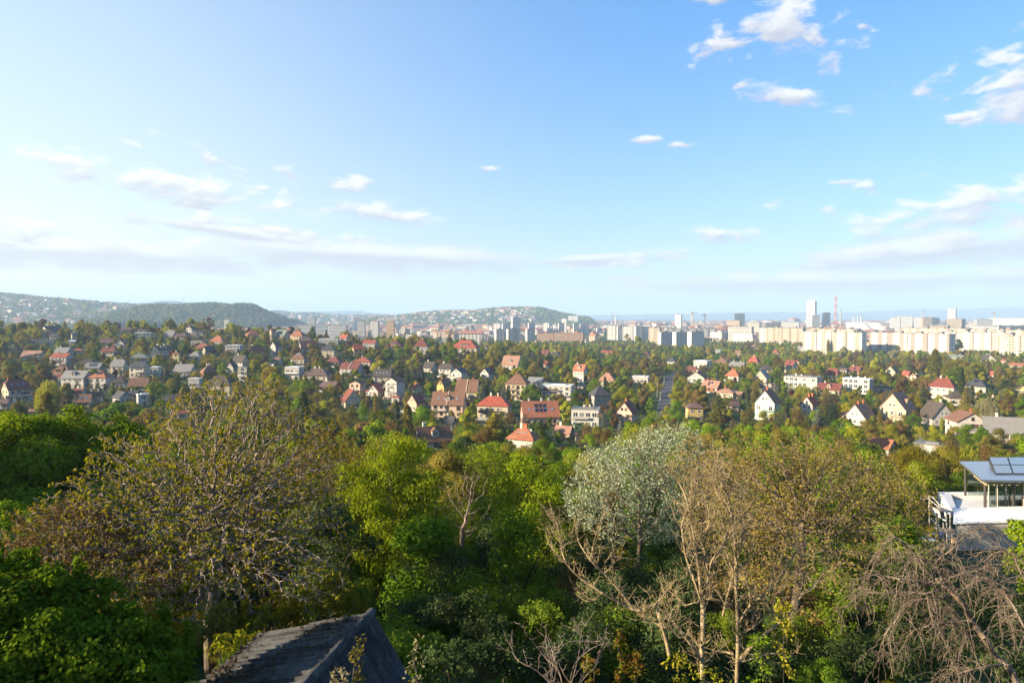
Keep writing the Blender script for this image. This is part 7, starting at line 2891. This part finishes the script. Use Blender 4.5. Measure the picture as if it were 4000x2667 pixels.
def sheet_mat(name, c1, c2, moss):
    c1, c2 = tuple(v * 0.85 for v in c1), tuple(v * 0.85 for v in c2)

    def fn(g):
        co = g.n('ShaderNodeNewGeometry').outputs['Position']
        rnd = g.n('ShaderNodeObjectInfo').outputs['Random']
        n = g.noise(co, 1.6, 6, 0.7)
        n2 = g.noise(co, 9.0, 5, 0.7)
        col = g.mix(g.smooth(g.m('ADD', g.m('MULTIPLY', n, .6), g.m('MULTIPLY', n2, .4)), .35, .65), c1, c2)
        col = g.mix(g.m('MULTIPLY', rnd, .35), col, tuple(v * .6 for v in c1))
        oc = g.n('ShaderNodeTexCoord').outputs['Object']
        st_ = g.noise(g.vm('MULTIPLY', oc, (11.0, 0.7, 0.0)), 1.0, 3, .6)
        col = g.mix(g.m('MULTIPLY', g.smooth(st_, .42, .62), .6), col, tuple(v * .35 for v in c1))
        k = g.smooth(g.noise(co, 3.3, 6, 0.75), .56, .66)
        col = g.mix(g.m('MULTIPLY', k, .35), col, moss)
        return prin(g, col, .95, .1, (n2, .4, .008))
    return bsdf_mat(name, fn)


SH_L = sheet_mat('asbestos_sheet', (0.045, 0.045, 0.046), (0.125, 0.125, 0.125), (0.07, 0.05, 0.035))
SH_R = sheet_mat('asbestos_sheet_steep', (0.06, 0.064, 0.07), (0.12, 0.125, 0.135), (0.06, 0.06, 0.05))
R1 = Vector((-2.71, 12.9, -5.78))
R2 = R1 + Vector((-0.54, -2.7, 0)).normalized() * 6.3
rd = (R2 - R1).normalized()
out_l = Vector((-0.98, 0.196, -0.245))
out_r = Vector((0.55, -0.11, -0.88))
shed = empty('garden_shed', (R1.x - 1.2, R1.y - 3, tz(R1.x - 1.2, R1.y - 3)))
tag(shed, 'old shed with tilted grey corrugated roof and thick ridge caps', 'shed')
SO = shed.location.copy()


def corrugated(wid, ln, waves, amp):
    m = MB()
    n = waves * 4
    rows = [0.0, ln]
    for a in range(n):
        x0, x1 = wid * a / n, wid * (a + 1) / n
        z0, z1 = amp * math.sin(2 * math.pi * a / 4), amp * math.sin(2 * math.pi * (a + 1) / 4)
        m.poly([(x0, 0, z0), (x1, 0, z1), (x1, ln, z1), (x0, ln, z0)])
        m.poly([(x0, ln, z0), (x1, ln, z1), (x1, ln, z1 - .012), (x0, ln, z0 - .012)])
    return m


CW, CL_, CR_ = 1.05, 1.1, 0.62
me_l = corrugated(CW * 1.04, CL_ * 1.1, 6, 0.052).mesh('roof_sheet', SH_L)
me_r = corrugated(CW * 1.04, CR_ * 1.12, 5, 0.075).mesh('roof_sheet_steep', SH_R)
rs_ = random.Random(3)


def put_sheet(me, origin, along, down, lift):
    nrm = along.cross(down).normalized()
    if nrm.z < 0:
        nrm = -nrm
    along2 = down.cross(nrm).normalized()
    sgn = 1 if along2.dot(along) > 0 else -1
    M = Matrix((along2, down.normalized(), nrm)).transposed().to_4x4()
    o = origin if sgn > 0 else origin + along * CW * 1.04
    M.translation = o + nrm * lift - SO + Vector((rs_.uniform(-.01, .01), rs_.uniform(-.01, .01), 0))
    ob = bpy.data.objects.new('roof_sheet', me)
    ob.matrix_local = M @ Matrix.Rotation(rs_.uniform(-.012, .012), 4, 'Z')
    link(ob, shed)
    ob.matrix_local = M @ Matrix.Rotation(rs_.uniform(-.012, .012), 4, 'Z')


for c in range(6):
    for rw in range(2):
        put_sheet(me_l, R1 + rd * (c * CW) + out_l * (rw * CL_), rd, out_l, 0.10 - rw * 0.03 + (c % 2) * 0.005)
    for rw in range(2):
        put_sheet(me_r, R1 + rd * (c * CW) + out_r * (rw * CR_), rd, out_r, 0.06 - rw * 0.016 + (c % 2) * 0.005)
for c in range(6):
    m = MB()
    a = R1 + rd * (c * CW - 0.06) - SO + Vector((0, 0, .07))
    b = R1 + rd * (c * CW + CW + 0.05) - SO + Vector((0, 0, .05))
    m.tube([a, a.lerp(b, .06), a.lerp(b, .94), b], 0.105, 10, 0.085)
    m.build('ridge_cap', SH_L, shed)
# walls: upright boards under the steep eave and the gable end
ev = R1 + out_r * (2 * CR_) * 0.97
gz0 = tz(ev.x, ev.y) - .3
for c in range(32):
    p = ev + rd * (c * 0.2 + 0.12) + Vector((-0.14, 0.03, -0.06))
    m = MB()
    hgt = p.z - gz0
    m.box((0, 0, -hgt / 2), (0.17, 0.03, hgt), math.atan2(rd.y, rd.x))
    m.build('board', WOOD_DARK, shed, loc=p - SO)
for c in range(26):
    t = c / 26
    w = -1.0 + 3.1 * t
    top = R1 + (out_r * (-w) if w < 0 else out_l * w) + rd * 0.12
    m = MB()
    hgt = top.z - gz0 - .05
    if hgt < .3:
        continue
    m.box((0, 0, -hgt / 2 - .06), (0.2, 0.03, hgt), math.atan2(out_l.y, out_l.x))
    m.build('board', WOOD_DARK, shed, loc=top - SO)
# leaf litter lying on the flat slope
r = np.random.RandomState(9)
n = 7000
a_ = r.rand(n) * 6.2
val = r.rand(n) < .7
a_[val] = (np.floor(a_[val] / .182) + .75) * .182 + r.normal(size=val.sum()) * .018
w_ = r.rand(n) ** .8 * 2.2
dens = np.sin(a_ * 1.7 + w_ * 2.1) + np.sin(w_ * 3.3 - a_) + r.normal(size=n) * .5 + (w_ - 1.5) * .35
k = dens > np.where(val, -0.3, 0.75)
pp = np.array(R1)[None] + np.array(rd)[None] * a_[k, None] + np.array(out_l)[None] * w_[k, None] + np.array([0, 0, .125])
v, f = kites(pp, rand_dirs(len(pp), r) * np.array([1, 1, .3]), rand_dirs(len(pp), r) * .35 + np.array([.2, 0, 1]), r.uniform(.05, .11, len(pp)), r.uniform(.03, .07, len(pp)))
o = mesh_obj('leaf_litter', np_mesh('leaf_litter', v, f, [leaf_mat('dead_leaf', [(0.05, 0.03, 0.018), (0.09, 0.055, 0.03), (0.14, 0.09, 0.05)], .1)]))
tag(o, 'brown dead leaves lying on the flat side of the shed roof', 'leaf litter', kind='stuff')

# ------------------------------------------------------------------ white building under construction
WHITE_MEM = plain('white_membrane', (0.80, 0.80, 0.80), .6, .3, 0, .05, .8)
STUCCO = plaster((0.50, 0.45, 0.38), .15)
ZINC = plain('zinc_roof', (0.32, 0.38, 0.46), .28, .5, .6, .1, .5)
STEEL = plain('dark_steel', (0.06, 0.055, 0.05), .5, .4)
GALV = plain('scaffold_tube', (0.55, 0.52, 0.47), .5, .4, .3)
PLANKM = plain('scaffold_plank', (0.50, 0.38, 0.26), .85)
INK = plain('blue_lettering', (0.02, 0.05, 0.14), .6)


def clear_glass():
    def fn(g):
        gl = g.n('ShaderNodeBsdfGlossy', ins={'Roughness': .03, 'Color': (.9, .95, .95)})
        tr = g.n('ShaderNodeBsdfTransparent', ins={'Color': (.72, .80, .78)})
        fr = g.n('ShaderNodeFresnel', ins={'IOR': 1.6})
        mx = g.n('ShaderNodeMixShader', ins={0: g.m('ADD', fr.outputs[0], .08)})
        g.t.links.new(tr.outputs[0], mx.inputs[1])
        g.t.links.new(gl.outputs[0], mx.inputs[2])
        return mx.outputs[0]
    return bsdf_mat('clear_glass', fn)


CG = clear_glass()
YB = 50.0
b0 = at(3735, 2165, YB)
site = empty('construction_house', (b0.x, b0.y, tz(b0.x, b0.y)))
tag(site, 'white flat-roofed house under construction with glazed pavilion at the right edge', 'house')
O = site.location.copy()


def Q(px, py, Y):
    return at(px, py, Y) - O


def hexa(name, mats, front, back, parent=None):
    """solid from a front face (4 corners) and a back face (4 corners)"""
    m = MB()
    a, b = [tuple(p) for p in front], [tuple(p) for p in back]
    m.poly(a)
    m.poly(b[::-1])
    for k in range(4):
        j = (k + 1) % 4
        m.poly([a[k], b[k], b[j], a[j]])
    return m.build(name, mats, parent or site)


XR = 4300
# lower storey with grey front wall
fz = [Q(3732, 2240, YB), Q(XR, 2240, YB), Q(XR, 2030, YB), Q(3732, 2046, YB)]
bz = [p + Vector((2.5, 3.6, 0)) for p in fz]
bz[2].z = bz[3].z = fz[3].z - .25
hexa('lower_wall', STUCCO, fz, bz)
# white parapet membrane on top of it
p0, p1 = fz[3] + Vector((-.25, -.12, .02)), fz[2] + Vector((0, -.12, .02))
hexa('parapet', WHITE_MEM, [p0, p1, p1 + Vector((0, 0, .12)), p0 + Vector((0, 0, .12))], [p0 + Vector((1.6, 2.4, .25)), p1 + Vector((0, 2.4, .25)), p1 + Vector((0, 2.4, .5)), p0 + Vector((1.6, 2.4, .5))])
# upper terrace, white tub-shaped upstand
YU = 54.0
u0 = [Q(3735, 2012, YU), Q(XR, 2005, YU), Q(XR, 1990, YU), Q(3735, 1996, YU)]
ub = [Q(3676, 2000, YU + 7), Q(XR, 2000, YU + 7), Q(XR, 1925, YU + 7), Q(3676, 1926, YU + 7)]
hexa('terrace_front', STUCCO, u0, [p + Vector((0, .4, 0)) for p in u0])
m = MB()
m.poly([u0[3], u0[2], ub[2] + Vector((0, 0, -.55)), ub[3] + Vector((.9, 0, -.55))])
m.build('terrace_floor', WHITE_MEM, site)
hexa('side_upstand', WHITE_MEM, [u0[0] + Vector((-.5, 0, 0)), u0[0] + Vector((.1, 0, 0)), u0[3] + Vector((.1, 0, .05)), u0[3] + Vector((-.35, 0, .1))], [ub[0] + Vector((-.2, 0, 0)), ub[0] + Vector((.9, 0, 0)), ub[3] + Vector((.9, 0, -.1)), ub[3] + Vector((.0, 0, 0))])
hexa('back_upstand', WHITE_MEM, [ub[0], ub[1], ub[2], ub[3]], [p + Vector((0, .5, 0)) for p in ub])
# steel columns
for (px, yt, yb, Y, r_) in ((3771, 1826, 1934, 58.5, .10), (3848, 1888, 2012, 52.5, .10), (3893, 1890, 2005, 55, .06), (3930, 1892, 2002, 55, .05), (3958, 1892, 2004, 53, .09)):
    m = MB()
    m.tube([Q(px, yb, Y), Q(px, yt, Y)], r_, 8)
    m.build('column', STEEL, site)
# roof: tilted zinc canopy and raised glass lantern
rf = [Q(3836, 1881, 51), Q(XR, 1889, 51), Q(XR, 1806, 62), Q(3748, 1808, 62)]
hexa('canopy', ZINC, [p + Vector((0, 0, .16)) for p in rf], rf)
bb = MB()
for k in range(12):
    c0 = Q(3852 + k * 30, 1892, 51.25)
    bb.tube([c0, c0 + Vector((2.5, 5, -.5))], .07, 6)
    o = bb.build('rafter', plain('rafter_wood', (0.55, 0.40, 0.20), .8), site)
    bb = MB()
ln = [Q(3888, 1869, 53.5), Q(XR, 1872, 53.5), Q(XR, 1806, 59), Q(3862, 1806, 59)]
lift = Vector((0, 0, .42))
hexa('lantern_frame', STEEL, [ln[0], ln[1], ln[1] + Vector((0, 0, .35)), ln[0] + Vector((0, 0, .35))], [ln[3], ln[2], ln[2] + lift, ln[3] + lift])
for k in range(6):
    for j in range(2):
        def pt(u, v):
            a = (ln[0] + Vector((0, 0, .38))).lerp(ln[1] + Vector((0, 0, .38)), u)
            b = (ln[3] + lift + Vector((0, 0, .03))).lerp(ln[2] + lift + Vector((0, 0, .03)), u)
            return a.lerp(b, v)
        e = .007
        cs = [pt(k / 6 + e, j / 2 + .03), pt((k + 1) / 6 - e, j / 2 + .03), pt((k + 1) / 6 - e, (j + 1) / 2 - .03), pt(k / 6 + e, (j + 1) / 2 - .03)]
        hexa('roof_pane', SKYLIGHT, [p + Vector((0, 0, .05)) for p in cs], cs)
# glass walls of the pavilion
for k in range(9):
    a, b = 3862 + k * 34, 3862 + (k + 1) * 34
    lo0, lo1, hi1, hi0 = Q(a + 1.5, 2000, 53.2), Q(b - 1.5, 2000, 53.2), Q(b - 1.5, 1894, 53.2), Q(a + 1.5, 1894, 53.2)
    hexa('glass_panel', CG, [lo0, lo1, hi1, hi0], [p + Vector((0, .03, 0)) for p in (lo0, lo1, hi1, hi0)])
    m = MB()
    m.tube([Q(a, 2004, 53.15), Q(a, 1892, 53.15)], .035, 5)
    m.build('mullion', GALV, site)
for k in range(5):
    a, b = 3780 + k * 40, 3780 + (k + 1) * 40
    cs = [Q(a + 1, 1935, 60), Q(b - 1, 1935, 60), Q(b - 1, 1850, 60), Q(a + 1, 1850, 60)]
    hexa('glass_panel', CG, cs, [p + Vector((0, .03, 0)) for p in cs])
# things inside: dark counter and pale back wall
cs = [Q(3905, 2003, 57), Q(XR, 2003, 57), Q(XR, 1955, 57), Q(3905, 1955, 57)]
hexa('counter', STEEL, cs, [p + Vector((0, 1, 0)) for p in cs])
cs = [Q(3870, 1960, 60.5), Q(XR, 1960, 60.5), Q(XR, 1925, 60.5), Q(3870, 1925, 60.5)]
hexa('back_wall', STUCCO, cs, [p + Vector((0, .3, 0)) for p in cs])


def text(body, px, py, size_px, name):
    cu = bpy.data.curves.new(name, 'FONT')
    cu.body = body
    cu.size = size_px * YB / F * 1.38
    cu.extrude = 0.004
    cu.space_character = 1.25
    cu.materials.append(INK)
    tmp = bpy.data.objects.new(name, cu)
    C.objects.link(tmp)
    dg = bpy.context.evaluated_depsgraph_get()
    me = bpy.data.meshes.new_from_object(tmp.evaluated_get(dg))
    bpy.data.objects.remove(tmp)
    ob = bpy.data.objects.new(name, me)
    link(ob, site)
    ob.location = Q(px, py, YB - .03)
    ob.rotation_euler = (math.pi / 2, 0, 0)


text('Sta-C', 3873, 2090, 12, 'lettering')
text('Nedtz', 3875, 2108, 6, 'lettering_small')
text('te', 3881, 2126, 6, 'lettering_small')
# scaffold
sc0 = empty('scaffold', O + Q(3690, 2110, 53))
tag(sc0, 'tubular scaffold with boards at the corner of the white building', 'scaffold')
SB = sc0.location.copy()


def SQ(px, py, Y):
    return at(px, py, Y) - SB


for (x0, y0, Y0, x1, y1, Y1_) in ((3629, 1932, 54, 3631, 2130, 54), (3657, 2000, 52, 3659, 2140, 52), (3666, 2000, 55, 3667, 2120, 55), (3685, 2040, 51.5, 3686, 2150, 51.5), (3697, 1990, 53, 3699, 2120, 53), (3711, 2000, 51.2, 3713, 2150, 51.2)):
    m = MB()
    m.tube([SQ(x0, y0, Y0), SQ(x1, y1, Y1_)], .05, 6)
    m.build('standard', GALV, sc0)
for (x0, y0, Y0, x1, y1, Y1_) in ((3629, 1950, 54, 3718, 2018, 51.5), (3629, 1990, 54, 3700, 1985, 54), (3633, 2020, 54, 3690, 2080, 51.5), (3595, 1946, 54, 3632, 1948, 54), (3640, 2060, 52, 3712, 2064, 52), (3657, 2100, 52, 3713, 2104, 51.2), (3640, 1938, 54, 3705, 2010, 52)):
    m = MB()
    m.tube([SQ(x0, y0, Y0), SQ(x1, y1, Y1_)], .04, 6)
    m.build('brace', GALV, sc0)
for (x0, y0, x1, y1, Y0, Y1_) in ((3630, 1976, 3686, 1982, 54, 52.5), (3640, 2058, 3712, 2062, 54, 52.5), (3595, 1934, 3640, 1936, 54.5, 54)):
    a, b = SQ(x0, y0, Y0), SQ(x1, y1, Y0)
    m = MB()
    m.poly([a, b, b + Vector((0.2, Y1_ - Y0, -.05)), a + Vector((0.2, Y1_ - Y0, -.05))])
    m.poly([a, b, b + Vector((0, 0, -.06)), a + Vector((0, 0, -.06))])
    m.build('plank', PLANKM, sc0)
# white netting sheet hanging from the boards
m = MB()
for k in range(6):
    a0, a1 = SQ(3634 + k * 9, 1980 + k * 1, 53.8), SQ(3643 + k * 9, 1981 + k * 1, 53.8)
    w0, w1 = .25 * math.sin(k * 1.7), .25 * math.sin(k * 1.7 + 1.7)
    m.poly([a0 + Vector((0, w0, 0)), a1 + Vector((0, w1, 0)), SQ(3652 + k * 8, 2010 + k * 5, 53.2) + Vector((0, w1, 0)), SQ(3645 + k * 8, 2006 + k * 5, 53.2) + Vector((0, w0, 0))])
m.build('netting', WHITE_MEM, sc0)
# heap of pale rubble by the scaffold
for k in range(22):
    rr = random.Random(k + 50)
    c = ground_hit(rr.uniform(3560, 3735), rr.uniform(2085, 2150))
    m = MB()
    m.box((0, 0, 0), (rr.uniform(.3, .9), rr.uniform(.3, .7), rr.uniform(.2, .5)), rr.uniform(0, 3), Matrix.Rotation(rr.uniform(-.3, .3), 3, 'X'))
    o = m.build('rubble_block', WHITE_MEM if k % 3 else PLANKM, loc=c + Vector((0, 0, .15)))
    tag(o, 'loose pale building block lying in the rubble by the scaffold' if k % 3 else 'loose tan building block lying in the rubble by the scaffold', 'block', 'rubble by the scaffold, pale' if k % 3 else 'rubble by the scaffold, tan')
